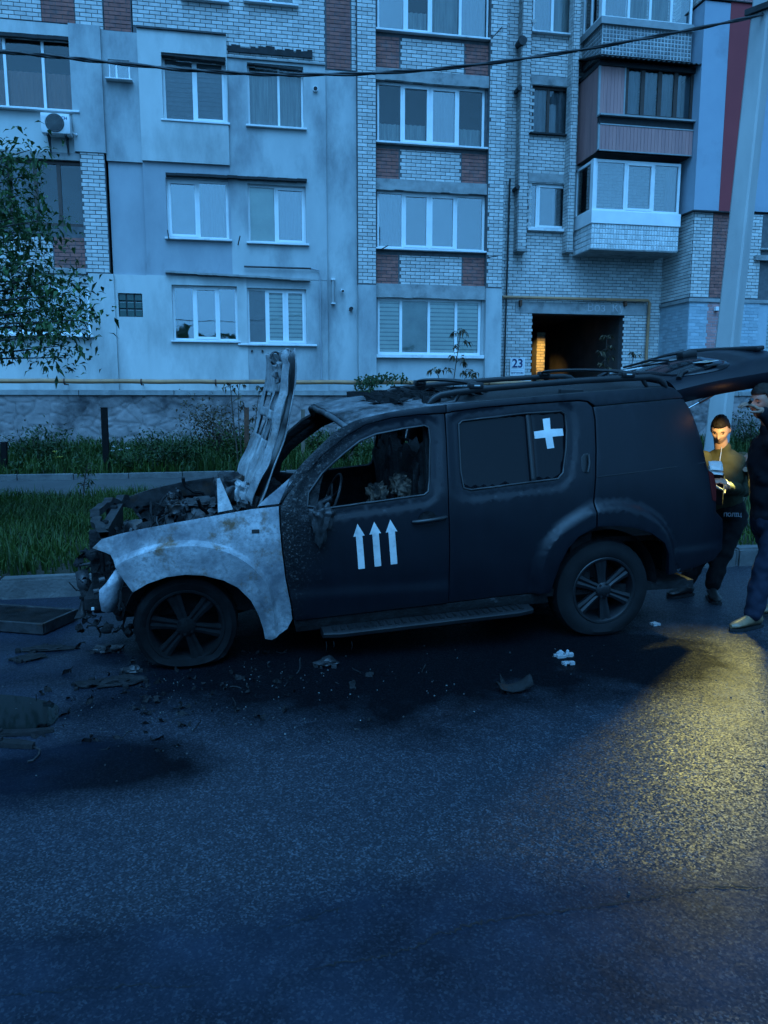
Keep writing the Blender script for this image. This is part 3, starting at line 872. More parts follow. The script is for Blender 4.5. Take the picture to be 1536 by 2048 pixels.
# drain pipes and soil stack in the recess
MB().tube([onY(1020, 357, YE - 0.1), onY(1008, 760, YE - 0.1)], 0.025, 8).build('drainpipe', M_METALD, apt)
for (px, py, r) in ((1046, 80, 0.12), (1040, 175, 0.07), (1036, 374, 0.06)):
    p = onY(px, py, YE - 0.35)
    MB().tube([p, p + Vector((0.0, 0.4, 0.0))], [r, r * 0.8], 12).build('flue', M_METALD, apt, smooth=40)
yp = [onY(1005, 594, YE - 0.12), onY(1296, 601, YE - 0.12), onY(1299, 606, YE - 0.12), onY(1293, 705, YE - 0.12), onY(1291, 780, YE - 0.12)]
MB().tube(yp, 0.045, 10).build('gas_pipe', M_YPIPE, apt, smooth=40)
for px in (1042, 1252):
    p = onY(px, 598, YE - 0.12)
    MB().box((p.x - 0.03, p.y - 0.03, p.z - 0.2), (p.x + 0.03, YE, p.z - 0.03)).build('bracket', M_RUST, apt)

def text_mesh(name, body, size, mat, M, parent=None, bold=0.0, ext=0.002, align='CENTER'):
    cu = bpy.data.curves.new(name, 'FONT')
    cu.body = body
    cu.size = size
    cu.align_x = align
    cu.align_y = 'CENTER'
    cu.extrude = ext
    cu.bevel_depth = bold * 0.6
    cu.bevel_resolution = 0
    tmp = bpy.data.objects.new(name, cu)
    COL.objects.link(tmp)
    dg = bpy.context.evaluated_depsgraph_get()
    me = bpy.data.meshes.new_from_object(tmp.evaluated_get(dg))
    bpy.data.objects.remove(tmp)
    bpy.data.curves.remove(cu)
    me.transform(M)
    me.materials.clear()
    me.materials.append(mat)
    me.name = name
    return link(bpy.data.objects.new(name, me), parent)
FACING = Matrix.Rotation(PI / 2, 4, 'X')   # text standing upright, read from the street
p = onY(1212, 616, YE - 0.035)
text_mesh('lettering', 'Воз  Ку', 0.34, simple('chalk', (0.52, 0.50, 0.50), (0.34, 0.34, 0.34), 9, 0.9), Matrix.Translation(p) @ FACING, apt, ext=0.003)

# ---- things fixed to the house ---------------------------------------------------
sp = onY(1035, 737, YE - 0.06)
s0, s1 = onY(1021, 716, YE - 0.06), onY(1049, 752, YE - 0.06)
sg = base('house_number_sign', (sp.x, sp.y, s1.z))
tag(sg, 'white plate with the house number 23 beside the passage', 'sign')
M_SIGN = simple('sign_white', (0.78, 0.78, 0.78), (0.72, 0.72, 0.72), 3, 0.4)
M_NAVY = simple('navy_print', (0.01, 0.03, 0.11), (0.012, 0.035, 0.12), 3, 0.5)
MB().box((s0.x, sp.y, s1.z), (s1.x, sp.y + 0.02, s0.z)).build('plate', M_SIGN, sg, bevel=0.004)
fr = MB(); w_ = s1.x - s0.x; h_ = s0.z - s1.z
for (a, b, c, d) in ((0.08, 0.92, 0.40, 0.412), (0.08, 0.92, 0.955, 0.967), (0.08, 0.095, 0.412, 0.955), (0.905, 0.92, 0.412, 0.955), (0.08, 0.92, 0.05, 0.06), (0.08, 0.92, 0.30, 0.31)):
    fr.box((s0.x + a * w_, sp.y - 0.003, s1.z + c * h_), (s0.x + b * w_, sp.y, s1.z + d * h_))
fr.build('border', simple('pale_blue_print', (0.25, 0.33, 0.42), None, 3, 0.5), sg)
text_mesh('number', '23', 0.34, M_NAVY, Matrix.Translation((sp.x, sp.y - 0.004, s1.z + 0.685 * h_)) @ FACING, sg, bold=0.012)
text_mesh('street_name', 'МАРТИНОВА', 0.058, M_NAVY, Matrix.Translation((sp.x, sp.y - 0.004, s1.z + 0.17 * h_)) @ FACING, sg, bold=0.002)

# air conditioner
ya = YF - 0.35
a0, a1 = onY(80, 224, ya), onY(141, 268, ya)
ac = base('air_conditioner', (a0.x, YF, a1.z))
tag(ac, 'white air conditioner unit under the window at the upper left', 'air conditioner')
MB().box((a0.x, ya, a1.z), (a1.x, ya + 0.3, a0.z), bev=0.015).build('casing', M_SILL, ac, smooth=30)
fc = Vector((a0.x + 0.3, ya - 0.004, (a0.z + a1.z) / 2))
gr = MB()
for r_ in (0.05, 0.09, 0.13, 0.17, 0.205):
    pts = [fc + Vector((r_ * math.cos(k * PI / 14), -0.006, r_ * math.sin(k * PI / 14))) for k in range(29)]
    gr.tube(pts, 0.004, 4, caps=False)
for k in range(8):
    gr.tube([fc + Vector((0, -0.004, 0)), fc + Vector((0.21 * math.cos(k * PI / 4), -0.004, 0.21 * math.sin(k * PI / 4)))], 0.003, 4)
gr.build('fan_grille', M_PVCGREY, ac)
ds = MB(); ds.face([tuple(fc + Vector((0.2 * math.cos(k * PI / 16), 0.002, 0.2 * math.sin(k * PI / 16)))) for k in range(32)])
ds.build('fan_opening', M_DARKREC, ac)
text_mesh('badge', 'CH', 0.09, M_NAVY, Matrix.Translation((a1.x - 0.12, ya - 0.002, a0.z - 0.1)) @ FACING, ac, bold=0.003)
for xx in (a0.x + 0.12, a1.x - 0.12):
    m = MB(); m.box((xx - 0.02, ya + 0.0, a1.z - 0.04), (xx + 0.02, YF - 0.0, a1.z)); m.box((xx - 0.02, YF - 0.07, a1.z - 0.35), (xx + 0.02, YF - 0.03, a1.z - 0.04))
    m.tube([(xx, ya + 0.05, a1.z - 0.04), (xx, YF - 0.05, a1.z - 0.33)], 0.012, 6)
    m.build('bracket', M_METALD, ac)
MB().tube([(a1.x - 0.02, ya + 0.2, a1.z + 0.1), (a1.x + 0.08, ya + 0.25, a1.z + 0.06), (a1.x + 0.09, YF - 0.05, a1.z + 0.1)], 0.02, 8).build('hose', M_SILL, ac)

# cameras on the walls, wall lamp
def wall_cam(px, py, y, label):
    p = onY(px, py, y - 0.12)
    o = base('security_camera', p)
    tag(o, label, 'security camera')
    MB().tube([p + Vector((0, -0.07, -0.02)), p + Vector((0, 0.05, 0.0))], 0.045, 14).build('housing', M_SILL, o, smooth=40)
    MB().tube([p + Vector((0, 0.05, 0.0)), p + Vector((0, 0.12, 0.03))], 0.02, 8).build('mount', M_SILL, o)
    MB().tube([p + Vector((0, -0.074, -0.02)), p + Vector((0, -0.06, -0.02))], 0.033, 12).build('lens', M_RUBBER, o)
wall_cam(685, 581, YF + 0.06, 'small white bullet camera on the grey wall beside a tube lamp')
p0, p1 = onY(666, 558, YF - 0.02), onY(666, 608, YF - 0.02)
tl = base('tube_lamp', p1)
tag(tl, 'upright pale tube lamp fixed to the grey wall', 'lamp')
MB().tube([p1 + Vector((0, -0.0, 0.03)), p0 - Vector((0, 0, 0.03))], 0.04, 10).build('tube', M_PVCGREY, tl, smooth=40)
m = MB(); m.box((p0.x - 0.05, p0.y - 0.05, p0.z - 0.03), (p0.x + 0.05, YF + 0.08, p0.z + 0.02)); m.box((p0.x - 0.05, p0.y - 0.05, p1.z), (p0.x + 0.05, YF + 0.08, p1.z + 0.03))
m.build('cap', M_SILL, tl)
p = onY(1434, 618, YF - 0.1)
fl = base('wall_light', p)
tag(fl, 'small white box lamp on the pink painted brickwork', 'lamp')
MB().box((p.x - 0.05, p.y - 0.03, p.z - 0.05), (p.x + 0.05, YF - 0.02, p.z + 0.06), bev=0.01).build('housing', M_SILL, fl)
MB().box((p.x - 0.04, p.y - 0.02, p.z - 0.065), (p.x + 0.04, p.y + 0.05, p.z - 0.05)).build('lens', M_DARKREC, fl)
# ================================================================== road, kerb, lawn, path
KERB_Y = 6.86
def road_mat():
    m, nt, p, co = base_mat('wet_asphalt', 0.4, 0, 0.5)
    big = nt.noise(co, 0.55, 5, 0.6)
    fv = nt.add('ShaderNodeTexVoronoi', feature='F1'); fv.inputs['Scale'].default_value = 140; nt.ln(co, fv.inputs['Vector'])
    fs_ = nt.add('ShaderNodeSeparateColor'); nt.ln(fv.outputs['Color'], fs_.inputs[0]); fine = fs_.outputs[1]
    mid = nt.noise(co, 9, 5, 0.65)
    col = nt.ramp(fine, [(0.30, (0.014, 0.016, 0.022)), (0.75, (0.034, 0.040, 0.053)), (0.98, (0.10, 0.115, 0.14))])
    col = nt.mix(nt.ramp(mid, [(0.35, (0, 0, 0)), (0.7, (0.5, 0.5, 0.5))]), col, (0.012, 0.016, 0.024))
    # soot and spilled fluids round the burnt car, with the car's shadow painted into the colour
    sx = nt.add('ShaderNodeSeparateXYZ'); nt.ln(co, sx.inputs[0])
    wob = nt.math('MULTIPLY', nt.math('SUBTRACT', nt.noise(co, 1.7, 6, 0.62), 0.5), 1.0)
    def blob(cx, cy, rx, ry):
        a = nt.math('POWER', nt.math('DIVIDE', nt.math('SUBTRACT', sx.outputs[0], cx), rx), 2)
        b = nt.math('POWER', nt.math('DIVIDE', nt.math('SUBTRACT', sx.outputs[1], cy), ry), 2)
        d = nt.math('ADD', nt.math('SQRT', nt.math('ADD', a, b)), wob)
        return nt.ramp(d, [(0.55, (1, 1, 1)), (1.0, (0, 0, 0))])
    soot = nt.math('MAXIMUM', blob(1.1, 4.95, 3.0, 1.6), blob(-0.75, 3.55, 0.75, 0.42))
    soot = nt.math('MAXIMUM', soot, blob(2.5, 4.55, 1.1, 0.85))  # paints the shadow between the rear wheel and the torchlit patch
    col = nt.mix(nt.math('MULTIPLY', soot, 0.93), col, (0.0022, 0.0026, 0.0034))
    # wet film: smooth on the left, and on the worn strip nearest the viewer
    mr = nt.add('ShaderNodeMapRange'); mr.inputs[1].default_value = -1.5; mr.inputs[2].default_value = -0.3; mr.inputs[3].default_value = 1; mr.inputs[4].default_value = 0
    nt.ln(nt.math('ADD', sx.outputs[0], nt.math('MULTIPLY', nt.math('SUBTRACT', nt.noise(co, 1.2, 4), 0.5), 1.2)), mr.inputs[0])
    near = nt.add('ShaderNodeMapRange'); near.inputs[1].default_value = 2.30; near.inputs[2].default_value = 2.55; near.inputs[3].default_value = 0.95; near.inputs[4].default_value = 0
    nt.ln(nt.math('ADD', sx.outputs[1], nt.math('MULTIPLY', nt.math('SUBTRACT', nt.noise(co, 2.0, 6, 0.6), 0.5), 0.8)), near.inputs[0])
    # the strip has its own far and near side: coarse stones show again in front of it
    back = nt.add('ShaderNodeMapRange'); back.inputs[1].default_value = 1.75; back.inputs[2].default_value = 2.0; back.inputs[3].default_value = 0.2; back.inputs[4].default_value = 1.0
    nt.ln(nt.math('ADD', nt.math('MULTIPLY_ADD', sx.outputs[0], -0.22), nt.math('ADD', sx.outputs[1], nt.math('MULTIPLY', nt.math('SUBTRACT', nt.noise(co, 2.4, 6, 0.6), 0.5), 0.6))), back.inputs[0])
    film = nt.math('MAXIMUM', nt.math('MULTIPLY', mr.outputs[0], 0.85), nt.math('MULTIPLY', near.outputs[0], back.outputs[0]))
    film = nt.math('MINIMUM', film, 1.0)
    col = nt.mix(nt.math('MULTIPLY', film, 0.75), col, nt.ramp(nt.noise(co, 3.0, 5, 0.6), [(0.35, (0.004, 0.007, 0.014)), (0.68, (0.016, 0.025, 0.044))]))
    nt.ln(col, p.inputs['Base Color'])
    rg = nt.ramp(big, [(0.35, (0.40, 0.40, 0.40)), (0.7, (0.55, 0.55, 0.55))])
    rg = nt.mix(film, rg, (0.42, 0.42, 0.42))
    nt.ln(rg, p.inputs['Roughness'])
    spc = nt.math('MULTIPLY', nt.math('SUBTRACT', 0.36, nt.math('MULTIPLY', film, 0.20)), nt.math('SUBTRACT', 1.0, nt.math('MULTIPLY', soot, 0.92)))
    nt.ln(spc, p.inputs['Specular IOR Level'])
    # stones: every one a facet tilted its own way
    vo = nt.add('ShaderNodeTexVoronoi', feature='F1'); vo.inputs['Scale'].default_value = 140
    nt.ln(co, vo.inputs['Vector'])
    geo = nt.add('ShaderNodeNewGeometry')
    tilt = nt.add('ShaderNodeVectorMath', operation='SUBTRACT'); nt.ln(vo.outputs['Color'], tilt.inputs[0]); tilt.inputs[1].default_value = (0.5, 0.5, 0.5)
    amt = nt.math('SUBTRACT', 0.40, nt.math('MULTIPLY', film, 0.33))
    sc_ = nt.add('ShaderNodeVectorMath', operation='SCALE'); nt.ln(tilt.outputs[0], sc_.inputs[0]); nt.ln(amt, sc_.inputs['Scale'])
    ad_ = nt.add('ShaderNodeVectorMath', operation='ADD'); nt.ln(sc_.outputs[0], ad_.inputs[0]); nt.ln(geo.outputs['Normal'], ad_.inputs[1])
    no_ = nt.add('ShaderNodeVectorMath', operation='NORMALIZE'); nt.ln(ad_.outputs[0], no_.inputs[0])
    h = nt.math('ADD', nt.math('MULTIPLY', nt.noise(co, 5, 4), 1.0), nt.math('MULTIPLY', nt.noise(co, 45, 3), 0.12))
    b = bump(nt, p, h, 0.35, 0.012)
    nt.ln(no_.outputs[0], b.inputs['Normal'])
    return m
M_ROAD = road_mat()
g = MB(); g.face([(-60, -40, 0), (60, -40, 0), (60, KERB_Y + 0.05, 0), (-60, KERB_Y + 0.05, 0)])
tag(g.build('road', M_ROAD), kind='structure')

M_KERB = simple('kerb_stone', (0.13, 0.13, 0.128), (0.07, 0.07, 0.07), 3.0, 0.8, bscale=35, bstr=0.7, bdist=0.012, dirt=(0.045, 0.045, 0.042), dirt_scale=2.0)
kerb = base('kerb', (0, KERB_Y, 0)); tag(kerb, kind='structure')
rnd = random.Random(5)
x = -12.0
while x < 16:
    L = 1.0
    bm = bmesh.new(); bmesh.ops.create_cube(bm, size=1)
    j = rnd.uniform(-0.012, 0.012)
    for v in bm.verts:
        v.co = Vector((x + 0.004 + (v.co.x + 0.5) * (L - 0.008), KERB_Y + j + (v.co.y + 0.5) * 0.17, -0.05 + (v.co.z + 0.5) * (0.235 + rnd.uniform(-0.012, 0.012))))
    bmesh.ops.bevel(bm, geom=bm.edges[:], offset=0.022, segments=2, affect='EDGES')
    bmesh.ops.subdivide_edges(bm, edges=[e for e in bm.edges if e.calc_length() > 0.1], cuts=3, use_grid_fill=True)
    for v in bm.verts:
        v.co += Vector((0, 1, 1)) * 0.012 * mnoise.noise(v.co * 5) + Vector((0, 1, 0)) * 0.006 * mnoise.noise(v.co * 17)
    mb = MB(); mb.bm(bm); mb.build('kerb_block', M_KERB, kerb, smooth=45)
    x += L

def gz(x, y):                                # height of the unpaved ground
    b = 0.15 + 0.03 * mnoise.noise(Vector((x * 0.7, y * 0.7, 0)))
    if y > 15.4: b += 0.3 * min(1, (y - 15.4) / 4.0) + 0.04 * mnoise.noise(Vector((x, y, 4)))
    return b
M_SOIL = simple('soil', (0.035, 0.028, 0.02), (0.02, 0.022, 0.012), 4, 0.95, bscale=30, bstr=0.8, bdist=0.02)
def ground(name, x0, x1, y0, y1, step, mat):
    nx, ny = int((x1 - x0) / step), int((y1 - y0) / step)
    rows = [[(x0 + (x1 - x0) * i / nx, y0 + (y1 - y0) * j / ny, gz(x0 + (x1 - x0) * i / nx, y0 + (y1 - y0) * j / ny) - (0.0 if j else 0.03)) for i in range(nx + 1)] for j in range(ny + 1)]
    m = MB(); m.grid(rows)
    return tag(m.build(name, mat, smooth=180), kind='structure')
ground('lawn', -14, 18, KERB_Y + 0.16, 12.6, 0.25, M_SOIL)
ground('garden_bed', -14, 20, 15.4, 19.7, 0.25, M_SOIL)
M_PATH = simple('path_asphalt', (0.06, 0.06, 0.06), (0.04, 0.04, 0.042), 2.0, 0.7, bscale=60, bstr=0.6, bdist=0.006, dirt=(0.05, 0.05, 0.05), dirt_scale=0.8)
m = MB(); m.face([(-14, 12.5, 0.185), (20, 12.5, 0.185), (20, 15.45, 0.185), (-14, 15.45, 0.185)])
tag(m.build('path', M_PATH), kind='structure')
pk = base('path_edging', (0, 15.4, 0)); tag(pk, kind='structure')
x = -14
while x < 18:
    MB().box((x + 0.005, 15.38, 0.1), (x + 0.995, 15.47, 0.29 + random.uniform(-0.015, 0.015)), bev=0.012).build('edging_block', M_KERB, pk)
    x += 1.0
# the ground goes on beyond the house and to the sides
m = MB(); m.face([(-60, KERB_Y + 0.1, -0.02), (60, KERB_Y + 0.1, -0.02), (60, 60, -0.02), (-60, 60, -0.02)])
tag(m.build('ground', M_SOIL), kind='structure')

# ------------------------------------------------------------------ retaining wall and its gas pipe
YR_ = 19.7
zp1 = onY(700, 791, YR_).z
rw = base('retaining_wall', (3, YR_, 0.2))
tag(rw, 'long low wall of scored pinkish grey plaster under the facade with a pale ledge', 'wall')
M_RWALL = simple('scored_plaster', (0.27, 0.235, 0.23), (0.18, 0.165, 0.165), 2.4, 0.95, bscale=45, bstr=0.6, bdist=0.008, dirt=(0.05, 0.047, 0.05), dirt_scale=0.8, dirt_lo=0.48, dirt_hi=0.66, var='face')
rows = []; wv = []
step = 0.035
nx = int(27 / step); z0 = 0.15
nz = int((zp1 - z0) / step)
for j in range(nz + 1):
    z = z0 + (zp1 - z0) * j / nz
    row = []
    for i in range(nx + 1):
        x = -8 + 27 * i / nx
        q = Vector((x * 2.6, z * 3.9, 0.3)) + 0.45 * mnoise.noise_vector(Vector((x * 1.8, z * 1.8, 7)))
        d = mnoise.voronoi(q)[0]
        e = d[1] - d[0]
        rel = min(1.0, e / 0.12)
        wv.append(rel)
        row.append((x, YR_ - 0.022 * rel - 0.014 * mnoise.noise(Vector((x * 7, z * 7, 2))), z))
    rows.append(row)
m = MB(); m.grid(rows)
m.var = [wv[j * (nx + 1) + i] for j in range(nz) for i in range(nx)]
m.build('plaster', M_RWALL, rw, smooth=180)
x = -8.0
while x < 19:
    MB().box((x + 0.006, YR_ - 0.07, zp1), (x + 2.19, YF + 0.02, P_Z), bev=0.01).build('coping_slab', M_CONC, rw)
    x += 2.2
gpz = onY(530, 764, YR_ - 0.12)
gas = base('gas_main', (3, gpz.y, gpz.z))
tag(gas, 'long yellow gas pipe running along the top of the low wall', 'pipe')
MB().tube([(-8 + 27 * i / 60, gpz.y, gpz.z + 0.006 * math.sin(i * 1.7)) for i in range(61)], 0.055, 12).build('pipe', M_YPIPE, gas, smooth=60)
x = -7.4
while x < 19:
    m = MB(); m.tube([(x - 0.02, gpz.y, gpz.z), (x + 0.02, gpz.y, gpz.z)], 0.064, 12); m.box((x - 0.015, gpz.y, gpz.z - 0.09), (x + 0.015, YF, gpz.z - 0.06))
    m.build('clamp', M_RUST, gas)
    x += 1.75

# ------------------------------------------------------------------ concrete pole and the cable
pb, ptp = onY(1413, 1076, 8.2), onY(1530, 0, 8.2)
pd = (ptp - pb).normalized()
pole = base('utility_pole', (pb.x, pb.y, 0.1))
tag(pole, 'leaning square concrete pole behind the open tailgate', 'pole')
ang = R(30)
def square(c, w, ch=0.02):
    pts = []
    for k in range(4):
        for s in (-1, 1):
            a = ang + PI / 4 + k * PI / 2
            corner = Vector((math.cos(a), math.sin(a), 0)) * w * math.sqrt(0.5)
            t = Vector((-math.sin(a), math.cos(a), 0))
            pts.append(c + corner * 0.94 + t * s * ch * 0.7)
    return pts
rows = []
Lp = (ptp - pb).length + 2.6
for i in range(15):
    t = i / 14
    rows.append(square(pb + pd * (t * Lp - 0.05), 0.21 - 0.03 * t))
m = MB(); m.grid(rows, closed=True); m.face(rows[-1]); m.build('shaft', M_POLE, pole, smooth=25)
cb = [(-160, 82), (0, 103), (110, 113), (220, 125), (360, 139), (480, 147), (580, 150), (720, 148), (860, 140), (1000, 124), (1150, 102), (1300, 75), (1420, 52), (1524, 30)]
cp = [onY(px, py, 8.05) for px, py in cb]
cable = base('overhead_cable', cp[-1])
tag(cable, 'thick black twisted cable sagging across the facade to the concrete pole', 'cable')
fine = []
for i in range(len(cp) - 1):
    for k in range(8): fine.append(cp[i].lerp(cp[i + 1], k / 8))
fine.append(cp[-1])
fine.append(onY(1527, 25, 8.2))
for off in (0, PI):
    pts = [q + Vector((0, math.cos(i * 0.55 + off), math.sin(i * 0.55 + off))) * 0.009 for i, q in enumerate(fine)]
    MB().tube(pts, 0.011, 6).build('strand', M_RUBBER, cable, smooth=60)
m = MB(); m.box((-0.14, -0.14, -0.03), (0.14, 0.14, 0.03), M=Matrix.Translation(onY(1526, 24, 8.2)) @ Matrix.Rotation(ang, 4, 'Z')); m.build('collar', M_METALD, cable)

# ------------------------------------------------------------------ vegetation
def leaf_mat(name, a, b, rough=0.55):
    m, nt, p, co = base_mat(name, rough, 0, 0.35)
    at = nt.add('ShaderNodeAttribute', attribute_name='var')
    nt.ln(nt.ramp(at.outputs['Fac'], [(0.0, a), (1.0, b)]), p.inputs['Base Color'])
    tl = nt.add('ShaderNodeBsdfTranslucent'); nt.ln(nt.ramp(at.outputs['Fac'], [(0.0, a), (1.0, b)]), tl.inputs[0])
    mx = nt.add('ShaderNodeMixShader'); mx.inputs[0].default_value = 0.25
    out = nt.n['Material Output']
    nt.ln(p.outputs[0], mx.inputs[1]); nt.ln(tl.outputs[0], mx.inputs[2]); nt.ln(mx.outputs[0], out.inputs[0])
    return m
M_GRASS = leaf_mat('grass_blades', (0.014, 0.038, 0.007), (0.065, 0.11, 0.018))
M_WEED = leaf_mat('weed_leaves', (0.009, 0.026, 0.007), (0.036, 0.072, 0.018))
M_LEAF = leaf_mat('tree_leaves', (0.02, 0.05, 0.018), (0.08, 0.16, 0.05))
M_LEAFY = leaf_mat('yellow_green_leaves', (0.05, 0.075, 0.02), (0.11, 0.12, 0.04))
M_DRYL = leaf_mat('reddish_leaves', (0.05, 0.035, 0.02), (0.10, 0.075, 0.035))
M_BARK = simple('bark', (0.05, 0.042, 0.035), (0.025, 0.022, 0.02), 12, 0.95, stretch=(1, 1, 0.3), bscale=40, bstr=0.8)
M_TWIG = simple('twig', (0.07, 0.05, 0.035), (0.04, 0.03, 0.022), 20, 0.9)

def leaf(m, c, d, n, L, W, var, droop=0.25):
    """one leaf: four faces folded along the midrib, pointed at both ends"""
    d = d.normalized(); n = (n - d * n.dot(d)).normalized(); s = d.cross(n)
    a = c; b = c + d * L * 0.45; t = c + d * L - n * L * droop
    l, r = b + s * W * 0.5 + n * W * 0.18, b - s * W * 0.5 + n * W * 0.18
    k = len(m.v)
    m.v += [tuple(a), tuple(l), tuple(t), tuple(r), tuple(b)]
    m.f += [(k, k + 4, k + 1), (k + 4, k + 2, k + 1), (k, k + 3, k + 4), (k + 4, k + 3, k + 2)]
    m.var += [var] * 4

def rdir(rnd, up=0.0):
    v = Vector((rnd.gauss(0, 1), rnd.gauss(0, 1), rnd.gauss(0, 1) + up))
    return v.normalized() if v.length > 1e-6 else Vector((0, 0, 1))

def blades(m, rnd, x0, x1, y0, y1, n, h0, h1, w=0.006, keep=None):
    for _ in range(n):
        x, y = rnd.uniform(x0, x1), rnd.uniform(y0, y1)
        cl = 0.5 + 0.5 * mnoise.noise(Vector((x * 1.1, y * 1.1, 3)))
        if rnd.random() > 0.35 + 0.75 * cl: continue
        z = gz(x, y) - 0.01
        h = rnd.uniform(h0, h1) * (0.5 + 0.9 * cl)
        a = rnd.uniform(0, 2 * PI)
        lean = Vector((math.cos(a), math.sin(a), 0)) * h * rnd.uniform(0.1, 0.75)
        s = Vector((-math.sin(a), math.cos(a), 0)) * w * rnd.uniform(0.6, 1.5)
        p0 = Vector((x, y, z)); p1 = p0 + lean * 0.3 + Vector((0, 0, h * 0.6)); p2 = p0 + lean + Vector((0, 0, h * rnd.uniform(0.75, 1)))
        v = min(1, max(0, 0.45 + 0.5 * mnoise.noise(Vector((x * 0.8, y * 0.8, 9))) + rnd.uniform(-0.3, 0.3)))
        k = len(m.v)
        m.v += [tuple(p0 - s), tuple(p0 + s), tuple(p1 + s * 0.8), tuple(p1 - s * 0.8), tuple(p2)]
        m.f += [(k, k + 1, k + 2, k + 3), (k + 3, k + 2, k + 4)]
        m.var += [v, v]
rnd = random.Random(11)
gm = MB()
blades(gm, rnd, -5.2, 1.2, 7.05, 12.7, 36000, 0.10, 0.30, 0.006)
blades(gm, rnd, 1.2, 9.5, 7.05, 12.7, 9000, 0.10, 0.28, 0.007)
blades(gm, rnd, 3.5, 6.5, 7.0, 8.2, 1500, 0.05, 0.16, 0.006)
tag(gm.build('grass', M_GRASS), 'long unmown grass on the verge behind the kerb', 'grass', kind='stuff')
bmx = MB()
blades(bmx, rnd, -6.5, 14, 15.5, 19.6, 30000, 0.15, 0.55, 0.010)
tag(bmx.build('tall_grass', M_GRASS), 'tall weedy grass filling the bed at the foot of the low wall', 'grass', kind='stuff')
wm = MB()
for _ in range(900):
    x, y = rnd.uniform(-6.5, 12), rnd.uniform(15.6, 19.4)
    if mnoise.noise(Vector((x * 0.9, y * 0.9, 1))) < -0.15: continue
    c = Vector((x, y, gz(x, y)))
    h = rnd.uniform(0.15, 0.5)
    for k in range(rnd.randint(6, 14)):
        t = rnd.random()
        p = c + Vector((rnd.gauss(0, 0.05), rnd.gauss(0, 0.05), h * t))
        d = rdir(rnd, 0.4)
        leaf(wm, p, d, Vector((0, 0, 1)) + rdir(rnd) * 0.4, rnd.uniform(0.08, 0.17), rnd.uniform(0.03, 0.07), rnd.random())
tag(wm.build('weeds', M_WEED), 'leafy ground weeds along the foot of the low wall', 'weeds', kind='stuff')

def bush(px, py, y, w, h, label, mat=M_WEED, n=700, L=0.09, seed=1, name='bush'):
    p = onY(px, py, y)
    c = Vector((p.x, y, gz(p.x, y)))
    o = base(name, c); tag(o, label, 'bush')
    r_ = random.Random(seed)
    lm, sm = MB(), MB()
    tips = []
    for k in range(14):
        a = r_.uniform(0, 2 * PI)
        t = c + Vector((math.cos(a) * w * 0.5 * r_.uniform(0.2, 1), math.sin(a) * w * 0.45 * r_.uniform(0.2, 1), h * r_.uniform(0.35, 1)))
        mid = c.lerp(t, 0.5) + Vector((0, 0, 0.1 * h))
        sm.tube([c, mid, t], [0.012, 0.008, 0.003], 5)
        tips += [mid, t, c.lerp(t, 0.75)]
    for _ in range(n):
        q = r_.choice(tips) + Vector((r_.gauss(0, w * 0.11), r_.gauss(0, w * 0.11), r_.gauss(0, h * 0.12)))
        if q.z < c.z + 0.02: continue
        leaf(lm, q, rdir(r_, 0.1), Vector((0, 0, 1)) + rdir(r_) * 0.6, L * r_.uniform(0.6, 1.3), L * 0.5, min(1, max(0, r_.gauss(0.35, 0.25))))
    sm.build('stem', M_TWIG, o)
    f = lm.build('foliage', mat, o); f['kind'] = 'stuff'
    return o
bush(345, 945, 16.3, 1.5, 0.75, 'broad dark green bush in the bed right of the black post', n=1300, seed=2)
bush(440, 930, 18.0, 1.7, 1.25, 'tall dull reddish green bush against the low wall', M_DRYL, n=1100, seed=3)
bush(75, 940, 17.4, 1.6, 0.8, 'low dark bush at the left end of the bed', n=900, seed=4)
bush(480, 940, 16.6, 1.2, 0.8, 'bright weedy bush behind the raised bonnet', M_GRASS, n=800, seed=5)
bush(255, 950, 16.0, 0.8, 0.45, 'small leafy clump beside the foot of the black post', n=400, seed=6)
bush(640, 900, 17.5, 1.0, 0.9, 'loose green bush seen through the windscreen opening', M_GRASS, n=500, seed=7)
bush(690, 930, 16.6, 1.3, 0.75, 'green weedy bush seen through the front window of the car', M_GRASS, n=700, seed=8)
bush(1500, 880, 17.5, 1.4, 1.0, 'dark green bush by the wall behind the two people', n=700, seed=9)

def flower(px, py, y, label, mat, group):
    p = onY(px, py, y)
    o = base('flower', (p.x, y, gz(p.x, y))); tag(o, label, 'flower', group)
    MB().tube([(p.x, y, gz(p.x, y)), (p.x + 0.01, y, p.z)], 0.006, 5).build('stem', M_GRASS, o)
    m = MB(); r_ = random.Random(px)
    for k in range(6):
        a = k * PI / 3
        leaf(m, p, Vector((math.cos(a), math.sin(a), 0.9)), Vector((-math.cos(a), -math.sin(a), 0.6)), 0.075, 0.05, 0.5, 0.1)
    m.build('petal', mat, o)
M_PETAL = simple('white_petal', (0.7, 0.7, 0.68), None, 5, 0.7)
M_PETALY = simple('yellow_petal', (0.6, 0.48, 0.08), None, 5, 0.7)
for i, (px, py) in enumerate(((225, 905), (241, 903), (229, 896), (256, 900))):
    flower(px, py, 16.6, ('lowest white flower beside the black post, nearest to the post', 'white flower second from the right in the row by the black post', 'topmost white flower just right of the black post', 'white flower farthest right of the black post')[i], M_PETAL, 'white flowers by the black post')
for i, (px, py) in enumerate(((110, 906), (121, 917), (112, 918))):
    flower(px, py, 16.4, ('topmost of the small yellow flowers left of the black post', 'small yellow flower closest to the black post', 'lower left one of the small yellow flowers in the bed')[i], M_PETALY, 'yellow flowers in the bed')

